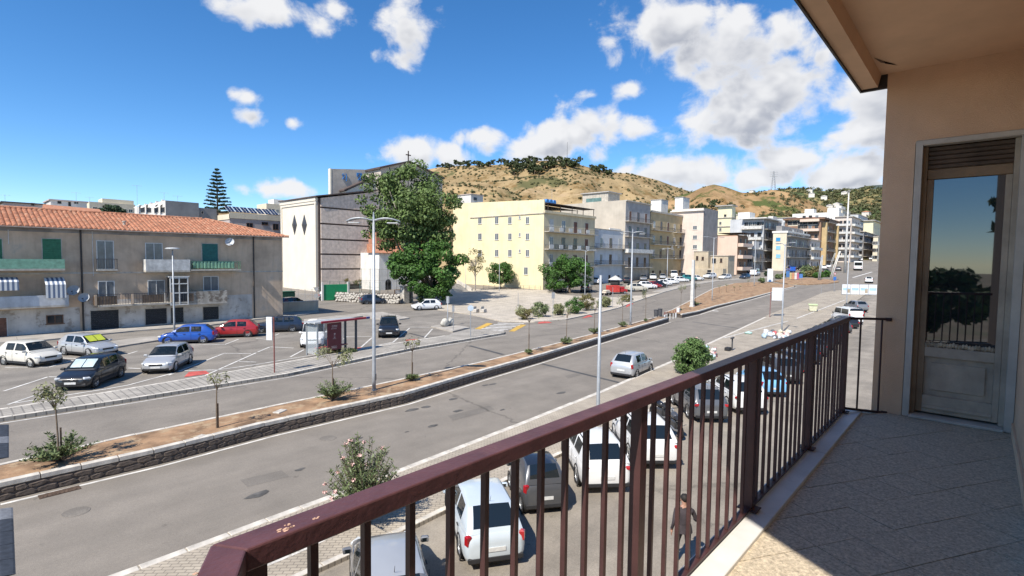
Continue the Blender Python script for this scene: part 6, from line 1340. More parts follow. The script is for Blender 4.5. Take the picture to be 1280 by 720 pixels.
        MB().cyl((0, 0, 0), (-.12, 0, .20), .008, .004, n=5).build('aerial', m_trim, t, (frr*Lc+.12, 0, Hc+.02))
        MB().tube([(0, -.1, 0), (.02, .25, .02), (.0, .55, 0)], .008, 4).build('rear_wiper', m_trim, t, ((frr*.45+frb*.55)*Lc-.02, -.1, bz+.22)) if typ in ('hatch', 'suv', 'smart', 'small') else None
    return t
def side_pos(px, py, lv, hd, side, W):
    p = G(px, py, lv); h_ = R(hd); left = V((-math.sin(h_), math.cos(h_))); q = p.to_2d() - left*((W/2-.1)*(1 if side == 'L' else -1)); return V((q.x, q.y, gz(q.x, q.y, lv)))
def cpos(px, py, lv): p = G(px, py, lv); return V((p.x, p.y, gz(p.x, p.y, lv)))
def lift(v, dz): return v+V((0, 0, dz))
W_ = lambda t: TYPES[t][1]
LV1 = -.008
# on the road and in the near car park
car('silver hatchback driving on the near carriageway', lift(side_pos(803, 469.5, 0, 6, 'R', 1.65), .004), 6, 'small', 'silver', name='moving_car')
NC = [((715, 588), 47, 'L', 'suv', 'white', 'white estate suv parked between the little dark car and another white suv', None), ((779, 563), 44, 'L', 'suv', 'white', 'white suv with dark tailgate glass parked beside a motorbike', None), ((647, 624), 54, 'L', 'smart', 'dgrey', 'very small dark grey two-seater parked nose to the kerb', 'black'), ((852, 514), 42, 'L', 'suv', 'graph', 'graphite grey suv parked right of the motorbike', None)]
for (px, hd, sd, ty, col, lb_, rf_) in NC: car(lb_, lift(side_pos(*px, 0, hd, sd, W_(ty)*.9), .006), hd, ty, col, roof=rf_, scale=.9)
car('pale blue white hatchback with a roof aerial parked nose to the kerb', lift(V((9.85, 9.95, 0)), .006), 57, 'hatch', 'pblue', roof='pblue', scale=.92)
car('silver roofed grey car parked in front of the flowering oleander', lift(V((6.35, 9.2, 0)), .006), 60, 'hatch', 'grey', roof='silver', scale=.94)
car('dark car at the end of the row, mostly below the railing', lift(V((3.6, 8.75, 0)), .006), 62, 'hatch', 'navy')
near_row = [(22.9, 8.2, 41, 'suv', 'white', 'white suv with open gap beside the graphite suv'), (26.4, 8.2, 40, 'hatch', 'lblue', 'light blue hatchback next to the white suv in the kerb row'), (29.8, 8.5, 40, 'suv', 'dgrey', 'dark grey suv beside the light blue hatchback'), (33.0, 8.7, 39, 'hatch', 'black', 'black hatchback in the middle of the long kerb row'), (36.3, 9.0, 39, 'suv', 'navy', 'navy suv in the kerb row before the rubbish heap'), (39.6, 9.1, 38, 'hatch', 'dgrey', 'dark grey hatchback near the rubbish heap'), (43.0, 9.3, 38, 'hatch', 'black', 'black hatchback just past the rubbish heap'), (46.5, 9.6, 38, 'suv', 'black', 'black suv in the far part of the kerb row'), (50.5, 9.8, 37, 'sedan', 'navy', 'navy saloon in the far part of the kerb row'), (54.5, 10.1, 37, 'hatch', 'dgrey', 'dark grey hatchback second from the white van'), (58.8, 10.3, 36, 'estate', 'black', 'black estate parked next to the white van'), (63.5, 10.8, 36, 'bigvan', 'white', 'white panel van near the end of the kerb row'), (69, 11.2, 35, 'hatch', 'black', 'black hatchback beyond the white van'), (75, 11.8, 35, 'suv', 'grey', 'grey suv at the very end of the kerb row')]
for x, y, hd, ty, col, lb_ in near_row: car(lb_, (x*K, (y-1.0)*K+.6, gz(x*K, (y-1)*K+.6)+.006), hd, ty, col, detail=2 if x < 33 else 1, scale=.93)
car('white and pale blue car tucked under the balcony wall corner', (18.6, 3.1, .006), 8, 'hatch', 'pblue')
# far car park
FC = [((22, 457.4), -63, 'R', 'small', 'cream', 'cream small hatchback beside the silver one with a lime sunshade', None, None), ((96, 445.2), -66, 'R', 'hatch', 'silver', 'silver hatchback with a lime green sunshade in its windscreen', None, 'lime'),
      ((228, 459), -124, 'L', 'hatch', 'silver', 'silver hatchback parked alone facing the bus platform', None, None), ((233, 429.8), 152, 'L', 'hatch', 'blue', 'bright blue hatchback parked under the single lamp', None, None), ((291, 422), 152, 'L', 'hatch', 'red', 'dark red hatchback between the blue car and the navy estate', None, None), ((347, 415.3), 154, 'L', 'estate', 'navy', 'navy estate car with silver trim parked behind the white billboard', None, None)]
for (px, hd, sd, ty, col, lb_, rf_, shd) in FC: car(lb_, lift(side_pos(*px, 1, hd, sd, W_(ty)), LV1), hd, ty, col, roof=rf_, shade=shd)
car('black hatchback with a silver foil sunshade facing the bus platform', lift(cpos(116, 478, 1), LV1), -126, 'hatch', 'black', shade='foil')
car('white van-like car parked behind the bus shelter', lift(cpos(394, 430, 1), LV1), -124, 'van', 'white'); car('black suv parked right of the street lamp', lift(cpos(486, 418.5, 1), LV1), -124, 'suv', 'black')
car('grey two-seater parked by the green church gate', lift(cpos(409, 375, 1), LV1), -35, 'smart', 'grey', detail=1); car('dark blue grey hatchback parked along the stone wall', lift(cpos(466, 379.5, 1), LV1), -18, 'hatch', 'navy', detail=1); car('white car in the shade of the ficus tree', lift(cpos(533, 387, 1), LV1), 160, 'hatch', 'white', detail=1)
car('dark maroon car behind the low end wall', lift(cpos(366, 384, 1), LV1), 15, 'estate', 'maroon', detail=1)
# car park beyond the plaza
FP = [((700,364.5),20,'suv','black','black suv in the shade of the broad ficus'),((733,364.5),25,'suv','black','second dark suv at the sunny edge of the ficus shade'),((747,355),18,'suv','white','white suv behind the broad ficus'),((783,353.5),35,'hatch','black','black hatchback right of the peaked tent'),((796,364),-35,'suv','beige','sand coloured off-roader at the head of the parked row'),((808,361),-40,'suv','white','white suv next to the sand coloured off-roader'),((816,360),-40,'hatch','red','red hatchback squeezed in the row of white cars'),((823,359),-40,'hatch','black','black hatchback beside the red one'),((829,357),-40,'hatch','white','white hatchback left of the lamp post in the row'),((838,355),-40,'hatch','white','white hatchback right of the lamp post in the row'),((850,352.5),-38,'estate','white','white estate beside the teal car'),((860,351),-38,'suv','teal','teal suv near the end of the parked row'),((870,350.5),-38,'hatch','white','white hatchback ending the parked row'),((804,351),-150,'suv','grey','grey suv in the back row under the ochre block'),((816,349.5),-150,'suv','white','white suv in the back row under the ochre block'),((828,348.5),-150,'hatch','silver','silver hatchback in the back row'),((842,347),-150,'bigvan','white','white van in the back row'),((853,347.5),-150,'hatch','grey','grey hatchback ending the back row'),((887,348),170,'suv','white','white suv parked by the low sand house'),((906,349),172,'estate','white','white estate parked along the garden wall'),((944,344.5),3,'bigvan','white','white delivery van driving on the far road'),((988,340),30,'bigvan','blue','blue van parked before the cream block'),((1002,338),30,'suv','black','black suv near the blue van'),((1011,337.5),30,'hatch','white','white hatchback right of the black suv'),((1033,343),5,'suv','black','black suv leaving the roundabout'),((1048,338.5),8,'hatch','dgrey','dark car queued by the bus'),((1036,335),10,'hatch','silver','silver car beyond the roundabout shrubs'),((1030,336.5),12,'hatch','white','white car beyond the roundabout shrubs'),((1086,353.5),8,'hatch','white','white car behind the banner fence'),((1076,326),10,'hatch','white','white car far up the avenue'),((1088,325),12,'hatch','silver','silver car far up the avenue'),((931,348.5),175,'hatch','navy','dark hatchback by the white banner pillar')]
for (px, hd, ty, col, lb_) in FP: car(lb_, lift(cpos(*px, 1), -.012 if px[0] < 900 else .006), hd, ty, col, detail=1)
# red three-wheel pickup
p = cpos(770, 367, 1); t = thing('pickup_truck', 'small red pickup truck with a red tarpaulin box', 'pickup', lift(p, -.012), R(-32))
MB().bbox((1.35, 0, .62), (1.5, 1.5, .62), bev=.12).bbox((1.05, 0, 1.15), (.9, 1.36, .55), bev=.14).build('cab', PT['red'], t); MB().bbox((-.7, 0, .98), (2.2, 1.6, 1.3), bev=.03).build('cargo_box', mat('red_tarp', (.50, .05, .04), .8, .2, 2), t); MB().bbox((1.535, 0, 1.2), (.05, 1.1, .36), rz=0).build('windscreen', m_cglass, t)
MB().bbox((-.2, 0, .34), (3.4, 1.3, .12)).build('chassis', m_trim, t)
for x in (1.5, -1.1):
    for sy in (-.68, .68): link('wheel', wheel_meshes(.29)[0], t, (x, sy, .29)); link('rim', wheel_meshes(.29)[1], t, (x, sy, .29), 0 if sy < 0 else R(180))
for sy in (-.5, .5): MB().bbox((2.1, sy, .72), (.06, .26, .16), bev=.02).build('headlight', m_head, t)
p = cpos(758, 369, 1); t = thing('hand_cart', 'pale loaded cart beside the red pickup', 'cart', p); MB().bbox((0, 0, .55), (1.8, 1.0, .3), bev=.05).bbox((0, 0, .85), (1.3, .8, .3), bev=.1).build('load', mat('pale_load', (.60, .52, .42), .9, .3, 4), t)
for sx in (-.6, .6):
    for sy in (-.5, .5): link('wheel', wheel_meshes(.29)[0], t, (sx, sy, .29))
# coach
p = cpos(1072, 337.5, 0); t = thing('coach', 'white coach climbing the avenue', 'bus', lift(p, .01), R(10)); MB().bbox((0, 0, 1.75), (10.5, 2.5, 2.7), bev=.15).build('body', PT['white'], t); MB().box(-5.0, 4.9, -1.262, 1.262, 1.75, 2.65).build('side_window', m_cglass, t); MB().box(-5.27, -5.262, -1.1, 1.1, 1.6, 2.7).build('rear_window', m_cglass, t); MB().bbox((0, 0, .4), (10.3, 2.4, .3)).build('skirt', m_trim, t)
for sy in (-.95, .95): MB().bbox((-5.27, sy, 1.0), (.05, .2, .4)).build('tail_light', m_tail, t)
for x in (-3, 3.2):
    for sy in (-1.15, 1.15): link('wheel', wheel_meshes(.45)[0], t, (x, sy, .46))
# motorbikes
def moto(label, pos, hd, col, s=1.0):
    t = thing('motorbike', label, 'motorbike', pos, R(hd)); pt = PT[col]
    for x in (.62, -.62):
        w_ = MB().lathe([(.20, -.05), (.27, -.055), (.30, 0), (.27, .055), (.20, .05)], n=18, axis='y').build('wheel', m_tyre, t, (x, 0, .3), smooth='all'); MB().lathe([(0, -.03), (.2, -.02), (.2, .02), (0, .03)], n=14, axis='y').build('rim', m_rim, w_)
    MB().tube([(.62, .0, .32), (.50, 0, .75), (.42, 0, 1.0)], .04, 6).build('fork', m_rim, t); MB().tube([(.42, -.36, 1.06), (.46, -.12, 1.03), (.46, .12, 1.03), (.42, .36, 1.06)], .016, 6).build('handlebar', m_trim, t)
    MB().blob((.15, 0, .80), (.32, .15, .16), 3, .08, 12, 8).build('tank', pt, t, smooth='all'); MB().blob((-.38, 0, .80), (.42, .14, .08), 4, .05, 12, 8).build('seat', m_trim, t, smooth='all'); MB().bbox((.0, 0, .45), (.5, .26, .4), bev=.06).build('engine', mat('engine_metal', (.12, .12, .125), .4, .2, 8, metal=.7), t); MB().blob((.52, 0, .92), (.10, .13, .13), 5, .05, 10, 6).build('headlight', m_head, t, smooth='all'); MB().tube([(-.1, 0, .6), (-.75, 0, .88)], [.05, .03], 6).build('tail', pt, t); MB().tube([(.1, .15, .35), (-.4, .17, .33), (-.85, .19, .45)], [.03, .035, .05], 8).build('exhaust', m_rim, t)
    for sy in (-1, 1): m_ = MB().tube([(.42, sy*.24, 1.05), (.40, sy*.32, 1.22)], .008, 5).build('mirror_stem', m_trim, t); MB().blob((.40, sy*.34, 1.26), (.02, .07, .05), 2, .02, 10, 6).build('mirror', m_trim, m_, smooth='all')
    MB().tube([(-.05, -.12, .3), (-.1, -.35, .02)], .012, 5).build('kickstand', m_rim, t)
moto('dark motorbike parked in front of the white suv by the kerb', (22.6, 10.9, .006), 60, 'black'); moto('black scooter parked beside the white suv', (21.3, 9.6, .006), 45, 'dgrey')
# ------------------------------------------------------------------ street furniture
m_pole = mat('lamp_grey', (.36, .38, .40), .5, .1, 4, metal=.3); m_lampw = mat('lamp_lens', (.55, .56, .56), .3, .1, 4); m_poleg = mat('white_concrete_pole', (.55, .54, .51), .85, .15, 1.5)
def lamp(label, px, py, topy, lv, style, rz=0, zoff=.0, r=.085, lean=None):
    b = G(px, py, lv, zoff); hgt = (py-topy)*dep(b)/FPX*1.0; t = thing('street_lamp' if style else 'bare_pole', label, 'street lamp' if style else 'pole', b, rz)
    MB().tube([(0, 0, -.2), (0, 0, .9), (0, 0, hgt)], [r*1.25, r*1.1, r*.75], 10).build('pole', m_pole, t, smooth='all'); MB().lathe([(0, 0), (r*2.2, 0), (r*2.2, .03), (r*1.5, .08), (0, .08)], n=12).build('base_plate', m_pole, t)
    MB().bbox((r*1.15, 0, .75), (.03, .12, .35)).build('access_door', m_iron, t)
    if style == 'wing':
        for s in (-1, 1):
            pts = [(s*(.05+1.35*k/7), 0, hgt-.12+.32*math.sin(math.pi*.5*min(1, .25+k/8))-.25*(k/7)**2.2) for k in range(8)]; a = link('arm', None, t); mb = MB()
            for (p, q), (w0, w1) in zip(zip(pts, pts[1:]), zip([.10,.20,.26,.28,.28,.26,.22], [.20,.26,.28,.28,.26,.22,.10])):
                mb.raw([(p[0], -w0, p[2]), (p[0], w0, p[2]), (q[0], w1, q[2]), (q[0], -w1, q[2]), (p[0], -w0, p[2]-.07), (p[0], w0, p[2]-.07), (q[0], w1, q[2]-.07), (q[0], -w1, q[2]-.07)], [(0,1,2,3), (7,6,5,4), (0,3,7,4), (1,5,6,2)])
            mb.build('lamp_wing', m_pole, a, smooth='all'); MB().bbox((s*1.0, 0, hgt-.16), (.55, .34, .06), bev=.02).build('lamp_glass', m_lampw, a)
        MB().lathe([(0, 0), (.06, 0), (.03, .4), (0, .42)], (0, 0, hgt), 8).build('finial', m_pole, t)
    elif style == 'disc': MB().lathe([(0, 0), (.5, .02), (.62, .10), (.45, .17), (0, .20)], (0, 0, hgt-.02), 18).build('lamp_head', m_lampw, t, smooth='all')
    elif style == 'twin':
        for s in (-1, 1): MB().tube([(0, 0, hgt-.25), (s*.5, 0, hgt+.02), (s*1.2, 0, hgt+.08)], .03, 6).build('arm', m_pole, t); MB().bbox((s*1.5, 0, hgt+.06), (.75, .28, .10), bev=.03).build('lamp_head', m_pole, t)
    return t
lamp('tall street lamp with two curved wings on the narrow median', 467.5, 489, 276, 1, 'wing', R(-48), .08)
lamp('short bare grey pole on the near pavement behind the white suv', 747, 531, 344, 0, None, 0, .12, .075)
lamp('curved wing lamp standing near the end of the median', 788, 407, 291, 1, 'wing', R(-48), .08)
lamp('single disc lamp beside the bright blue hatchback', 218, 414, 312, 1, 'disc', 0, .0, .075)
lamp('thin twin arm lamp on the second island', 890, 376, 297, 1, 'twin', R(-40), .08, .07); lamp('thin twin arm lamp at the far end of the island', 942.5, 358, 297, 1, 'twin', R(-40), .08, .07)
lamp('tall bare post rising from the rubbish heap', 977, 416, 305, 0, 'twin', R(40), .12, .075); lamp('thin bare post before the banner fence', 1058, 383, 318, 0, None, 0, .12, .07)
lamp('twin arm lamp standing over the dark cars under the ficus', 731, 371, 313, 1, 'twin', R(-48), .1, .06); lamp('wing lamp between white cars in the parked row', 833.5, 359, 311, 1, 'wing', R(-48), .1, .07)
lamp('small park lamp by the foot of the steps', 582, 363, 322, 1, 'disc', 0, .1, .05); lamp('thin lamp in front of the round clipped tree', 624, 364, 322, 1, None, 0, .1, .05)
lamp('thin pole beside the dark sign on the plaza', 559.5, 408, 371, 1, None, 0, .1, .04)
b = G(865, 384, 1, .08); t = thing('concrete_column', 'square white concrete column on the second island', 'column', b); hh_ = (384-325)*dep(b)/FPX; MB().raw([(-.24, -.24, -.2), (.24, -.24, -.2), (.24, .24, -.2), (-.24, .24, -.2), (-.17, -.17, hh_), (.17, -.17, hh_), (.17, .17, hh_), (-.17, .17, hh_)], [(0,1,5,4), (1,2,6,5), (2,3,7,6), (3,0,4,7), (4,5,6,7)]).build('shaft', m_poleg, t); MB().box(-.3, .3, -.3, .3, -.02, .25).build('foot', m_poleg, t)
b = G(1056, 341, 0); t = thing('lighting_mast', 'very tall white tapering mast beside the roundabout', 'mast', b); hh_ = (341-239)*dep(b)/FPX; MB().tube([(0, 0, -.3), (.3, 0, hh_*.5), (.6, 0, hh_)], [.42, .32, .14], 12).build('pole', m_poleg, t, smooth='all'); MB().lathe([(.2, 0), (.5, .1), (.5, .25), (.15, .3)], (.6, 0, hh_-.3), 10).build('head', m_poleg, t)
# leaning twin-tube arches of the roundabout sculpture
for k, (xa, ya, xb, yb, lb_) in enumerate(((1023.5, 351, 1028, 319, 'short leaning twin tube of the roundabout sculpture'), (1037.5, 351, 1050, 314, 'tall leaning twin tube of the roundabout sculpture'), (1036, 340, 1044, 316, 'thin leaning strut behind the sculpture tubes'))):
    b = G(xa, ya, 0); e = onX(xb, yb, b.x+1.0); t = thing('leaning_tube', lb_, 'sculpture', b); v = e-b
    for s in (-.22, .22): MB().tube([(s, s, -.2), v*.5+V((s, s, .25)), v+V((s*.6, s*.6, 0))], [.13, .12, .10] if k < 2 else [.06, .05, .05], 8).build('tube', m_poleg if k else m_pole, t, smooth='all')
    for q in (.2, .4, .6, .8): MB().cyl(v*q+V((-.22, -.22, .1)), v*q+V((.22, .22, .1)), .05, n=6).build('tie', m_pole, t)
# ------------------------------------------------------------------ bus shelter
m_str = mat('shelter_red', (.34, .018, .04), .5, .1, 3); m_post = mat('poster_maroon', (.115, .014, .022), .45, .12, 2); m_bsteel = mat('shelter_steel', (.40, .42, .43), .45, .1, 4, metal=.5)
m_clear = mat('shelter_glass', (.75, .82, .84), .05, 0, trans=.0, alpha=.16)
a = G(397, 446.5, 1, .15); c = G(445, 438.5, 1, .15); v2 = (c-a).to_2d(); sl = v2.length; rz = math.atan2(v2.y, v2.x); t = thing('bus_shelter', 'glass bus shelter with a red roof edge and maroon poster', 'bus shelter', a, rz); sh = 2.35; dp = 1.25
for x, y in ((0, 0), (0, dp), (sl, 0), (sl, dp)): MB().bbox((x, y, sh/2), (.09 if x == 0 else .16, .09, sh), bev=.01).build('post', m_bsteel if x == 0 else m_iron, t)
MB().bbox((sl/2+.1, dp/2, sh+.03), (sl+.7, dp+.4, .05), bev=.01).build('roof', mat('shelter_roof', (.42, .44, .44), .4, .15, 3, metal=.2), t); MB().bbox((sl/2+.45, -.235, sh+.08), (sl+.6, .06, .16), bev=.02).build('roof_edge', m_str, t); MB().bbox((sl+.95, -.235, sh+.08), (.3, .062, .17), bev=.02).build('edge_sign', mat('edge_sign_blue', (.05, .06, .22), .5, .1, 5), t)
MB().bbox((-.15, -.235, sh+.075), (.5, .058, .14), bev=.02).build('edge_plate', m_whr, t)
for y0_, y1_, x0_, x1_ in ((.06, dp-.06, -.006, .006),): MB().box(x0_, x1_, y0_, y1_, .15, sh-.1).build('side_pane', m_clear, t)
MB().box(.08, sl-.1, dp-.006, dp+.006, .25, sh-.1).build('back_pane', m_clear, t); MB().bbox((sl*.55, dp-.35, .46), (sl*.8, .38, .05), bev=.01).build('bench', m_str, t)
pp_ = MB().bbox((1.35, -.05, 1.32), (1.15, .09, 1.95), bev=.015).build('poster', m_post, t); m_ink = mat('poster_ink', (.52, .42, .40), .6, .2, 5)
def glyphs(par, rows, y, mt):
    for k, (z, x0, ws, h_) in enumerate(rows):
        x = x0; mb = MB()
        for w_ in ws: mb.box(x, x+w_*.26, y-.004, y, z, z+h_); mb.box(x+w_*.26+.001, x+w_, y-.004, y, z+h_*.72, z+h_); mb.box(x+w_*.26+.001, x+w_*.8, y-.004, y, z, z+h_*.25) if k % 2 == 0 else None; x += w_*1.35
        o = mb.build('poster_lettering', mt, par); o['kind'] = 'stuff'
glyphs(pp_, [(1.98, 1.12, [.07]*5, .14), (1.83, 1.06, [.05]*7, .08), (1.20, 1.28, [.05]*2, .35), (1.12, 1.20, [.04]*5, .06), (.58, 1.08, [.04]*8, .06), (.44, 1.10, [.07]*5, .11)], -.0955, m_ink)
# ------------------------------------------------------------------ signs and boards
m_sred = mat('rust_red_post', (.22, .07, .06), .6, .2, 5); m_sw = mat('white_board', (.70, .71, .72), .5, .06, 2); m_sback = mat('grey_sign_back', (.30, .31, .32), .5, .12, 4, metal=.3)
def board(label, px, py, x0, y0, x1, y1, lv, zoff, thick=.10, mt=None, rz=None, post=m_sred, name='billboard'):
    b = G(px, py, lv, zoff); k = dep(b)/FPX; t = thing(name, label, 'sign', b, R(YAW-90) if rz is None else rz); w_ = (x1-x0)*k; z0, z1 = (py-y1)*k, (py-y0)*k; cx = ((x0+x1)/2-px)*k
    MB().cyl((0, .06, -.1), (0, .06, z1), .04, n=8).build('post', post, t); MB().bbox((cx, 0, (z0+z1)/2), (w_, thick, z1-z0), bev=.01).build('panel', mt or m_sw, t); return t
board('narrow white billboard seen edge-on on a red post by the bus platform', 342.5, 466, 334, 396, 341, 425, 1, .15)
board('blank white board on a red post at the edge of the near carriageway', 962.5, 396.5, 964, 359.5, 977.5, 375.5, 0, .12, .06)
t = board('tall white banner stand on the end of the second island', 962, 352.5, 959, 336, 965.5, 352, 1, .1, .3); 
b = G(962, 352.5, 1, .1); o = MB().bbox((0, -.16, .35), (.7, .02, .5)).build('banner_foot_print', mat('banner_blue', (.10, .17, .33), .6, .1, 3), t)
t = board('round grey sign back on a thin post at the platform tip', 588, 422, 584.5, 381, 592, 388.5, 1, .15, .03, m_sback, name='round_sign', post=m_galv)
bpy.data.objects.remove(t.children[1] if t.children[1].name.startswith('panel') else t.children[0]); k = dep(G(588, 422, 1, .15))/FPX; MB().lathe([(0, -.02), (3.7*k, -.02), (3.7*k, .01), (0, .01)], (0, 0, 37*k), 22, axis='y').build('disc', mat('sign_pale_blue', (.42, .50, .58), .5, .1, 3), t)
for px, py, ty, w_, lb_ in ((566.5, 413, 382, 3, 'thin post with a small plate at the traffic island'), (559.5, 406, 371, 4, 'thin post with a dark rectangular plate before the plaza'), (691, 398, 366, 4, 'thin post with a grey rectangular plate among the shrubs'), (647.5, 390, 366, 2, 'plain thin post on the plaza'), (765.5, 385, 359, 2, 'thin post behind the plaza shrubs'), (395.5, 380, 359, 5, 'post with a downward triangle sign back by the low wall'), (1026.5, 367, 358, 2, 'thin post at the bend of the road')):
    b = G(px, py, 1 if px < 1000 else 0, .1); k = dep(b)/FPX; hh_ = (py-ty)*k; t = thing('sign_post', lb_, 'sign', b, R(YAW-90)); MB().cyl((0, 0, -.1), (0, 0, hh_), .03, n=8).build('post', m_galv, t)
    if 'triangle' in lb_: MB().raw([(-.45, -.05, hh_), (.45, -.05, hh_), (0, -.05, hh_-.8), (-.45, -.03, hh_), (.45, -.03, hh_), (0, -.03, hh_-.8)], [(0,2,1), (3,4,5), (0,1,4,3), (1,2,5,4), (2,0,3,5)]).build('triangle_plate', m_sback, t); MB().lathe([(0, -.05), (.33, -.05), (.33, -.03), (0, -.03)], (0, 0, hh_-1.3), 20, axis='y').build('round_plate', m_sback, t)
    elif w_ > 2: MB().bbox((0, -.05, hh_-.3), (w_*k, .02, .6 if w_ < 4 else .75)).build('plate', m_sback, t)
b = G(1042.5, 364.5, 0, .1); k = dep(b)/FPX; t = thing('road_sign', 'white triangle sign with red rim above a blue square sign', 'sign', b, R(YAW-75)); MB().cyl((0, 0, -.1), (0, 0, 25*k), .04, n=8).build('post', m_galv, t); MB().box(-2.2*k, 2.2*k, -.06, -.04, 14*k, 18.5*k).build('blue_plate', mat('sign_blue', (.04, .16, .50), .5, .1, 3), t)
tp = [(-2.2*k, 23.5*k), (2.2*k, 23.5*k), (0, 19.6*k)]; MB().raw([(x, -.06, z) for x, z in tp]+[(x, -.04, z) for x, z in tp], [(0,2,1), (3,4,5), (0,1,4,3), (1,2,5,4), (2,0,3,5)]).build('red_rim', mat('sign_red', (.5, .03, .03), .5, .1, 3), t); cz = 22.2*k; MB().raw([(x*.62, -.064, cz+(z-cz)*.6) for x, z in tp], [(0,2,1)]).build('white_field', m_sw, t)
# banner fence
a, c = G(1052, 369, 0), G(1096, 369, 0); v2 = (c-a).to_2d(); n = 4; rz = math.atan2(v2.y, v2.x); t = thing('banner_fence', 'line of white fence panels with pale blue printed bands', 'fence', a, rz); pw = v2.length/n; m_pb = mat('banner_print_blue', (.36, .52, .68), .6, .2, .8); m_pbr = mat('banner_print_brown', (.42, .34, .24), .6, .3, .9)
for k in range(n):
    p_ = MB().bbox((pw*(k+.5), 0, 1.15), (pw-.12, .05, 1.9), bev=.01).build('panel', m_sw, t); MB().box(pw*k+.2, pw*(k+1)-.2, -.034, -.027, .95, 1.45).build('printed_band', m_pb, p_)
    if k % 2 == 0: MB().box(pw*(k+.62), pw*(k+.92), -.040, -.0345, .5, 1.25).build('printed_picture', m_pbr, p_)
    MB().bbox((pw*k, 0, 1.05), (.06, .06, 2.1)).build('post', m_galv, t)
# yellow green bench-like barrier on the forecourt
b = G(1016, 388.5, 0, .12); k = dep(b)/FPX; t = thing('planter_box', 'long pale yellow green planter standing on the forecourt', 'planter', b, R(14)); L0 = 19*k; MB().raw([(-L0/2+.2, -.45, .06), (L0/2-.2, -.45, .06), (L0/2-.2, .45, .06), (-L0/2+.2, .45, .06), (-L0/2, -.55, .9), (L0/2, -.55, .9), (L0/2, .55, .9), (-L0/2, .55, .9)], [(0,1,5,4), (1,2,6,5), (2,3,7,6), (3,0,4,7), (3,2,1,0)]).build('box', mat('pale_yellow_planter', (.62, .61, .44), .7, .1, 2), t); MB().bbox((0, 0, .93), (L0+.15, 1.2, .10), bev=.02).build('rim', mat('green_planter_rim', (.50, .57, .32), .7, .1, 2), t); MB().bbox((0, 0, .03), (L0*.8, .7, .06)).build('base', m_iron, t)
# colourful play boards on the roundabout
for k, (px, w_, col, lb_) in enumerate(((991, 3, (.50, .25, .14), 'orange board of the colourful roundabout display'), (994.5, 3, (.62, .60, .55), 'white board of the colourful roundabout display'), (997, 2.6, (.42, .12, .2), 'magenta board of the colourful roundabout display'), (1001, 4, (.08, .20, .48), 'blue board of the colourful roundabout display'), (988, 2, (.5, .42, .2), 'yellow board of the colourful roundabout display'))):
    b = G(px, 351, 0); kk = dep(b)/FPX; t = thing('display_board', lb_, 'board', b, R(YAW-90)); MB().bbox((0, 0, 1.25), (w_*kk, .08, 1.7 if k != 3 else 1.1), bev=.02).build('panel', mat('board_%d' % k, col, .6, .15, 1), t); MB().cyl((0, .05, -.1), (0, .05, 1.6), .05, n=6).build('post', m_galv, t)
b = G(984.5, 350, 0); t = thing('info_sign', 'blue information sign on a post beside the orange board', 'sign', b, R(YAW-90)); MB().cyl((0, .05, -.1), (0, .05, 2.6), .05, n=6).build('post', m_galv, t); MB().bbox((0, 0, 1.6), (.9, .06, 1.6), bev=.01).build('panel', mat('sign_blue2', (.07, .18, .40), .5, .1, 3), t)
sheet('roundabout', GP([(968,352),(985,355.5),(1010,356.5),(1035,355),(1049,353),(1044,350.5),(1015,348.5),(985,348)], 0), 0, 0, m_soil, thick=.2)
# ------------------------------------------------------------------ fences, walls and steps round the church
m_rub = mat('rubble_stone', (.46, .43, .38), .95, .3, 3, bump=.5, bscale=10); m_gfen = mat('green_wire_fence', (.10, .16, .13), .7, .2, 3)
a, c = G(419, 377, 1), G(498, 380, 1); v2 = (c-a).to_2d(); rz = math.atan2(v2.y, v2.x); t = thing('stone_wall', 'low whitish rubble stone wall along the street by the church', 'wall', a, rz); hw_ = 1.6; MB().box(0, v2.length, .06, .6, -.3, hw_-.05).build('wall_core', m_wallmort, t); rsx = random.Random(4); bms = [MB().blob((0, 0, 0), (.5, .22, .5), s, .12, 8, 5).mesh('stone', m_rub, 'all') for s in range(6)]
nx = int(v2.length/.48)
for r_ in range(4):
    for i in range(nx): o = link('stone', rsx.choice(bms), t, ((i+.5+.4*(r_ % 2))*v2.length/nx+rsx.uniform(-.06, .06), .06, .18+r_*.36+rsx.uniform(-.1, .1)), 0); o.scale = (.54*rsx.uniform(.7, 1.45), .7, .44*rsx.uniform(.8, 1.35)); o.rotation_euler = (0, rsx.uniform(-.7, .7), 0)
def fence(label, a, c, hgt, mt, n, bars=True, zb=0.0):
    v2 = (c-a).to_2d(); t = thing('mesh_fence', label, 'fence', (a.x, a.y, a.z+zb), math.atan2(v2.y, v2.x)); ln = v2.length
    for k in range(n+1): MB().cyl((ln*k/n, 0, -.2), (ln*k/n, 0, hgt), .035, n=6).build('post', mt, t)
    for k in range(n):
        mb = MB(); x0_, x1_ = ln*k/n, ln*(k+1)/n
        for j in range(int((x1_-x0_)/.22)+1): x = x0_+j*.22; mb.cyl((x, 0, 0), (x, 0, hgt-.05), .008, n=3, cap=False)
        for z in (.05, hgt*.5, hgt-.05): mb.cyl((x0_, 0, z), (x1_, 0, z), .014, n=4)
        mb.build('mesh_panel', mt, t)
fence('green wire fence on top of the rubble wall', G(400, 372, 1), G(475, 374, 1), 1.9, m_gfen, 6, zb=1.1); fence('tall grey sports fence before the white annex', G(452, 372, 1), G(496, 373, 1), 4.2, m_iron, 4, zb=1.0); fence('pale wire fence beside the white church wall', G(364, 374, 1), G(399, 375, 1), 1.8, m_galv, 4); fence('thin railing along the back of the plaza', G(604, 362.5, 1), G(676, 363, 1), 1.0, m_iron, 10, zb=.1)
b = G(404, 376, 1); t = thing('gate', 'bright green sheet metal gate beside the church', 'gate', b, R(-4)); k = dep(b)/FPX
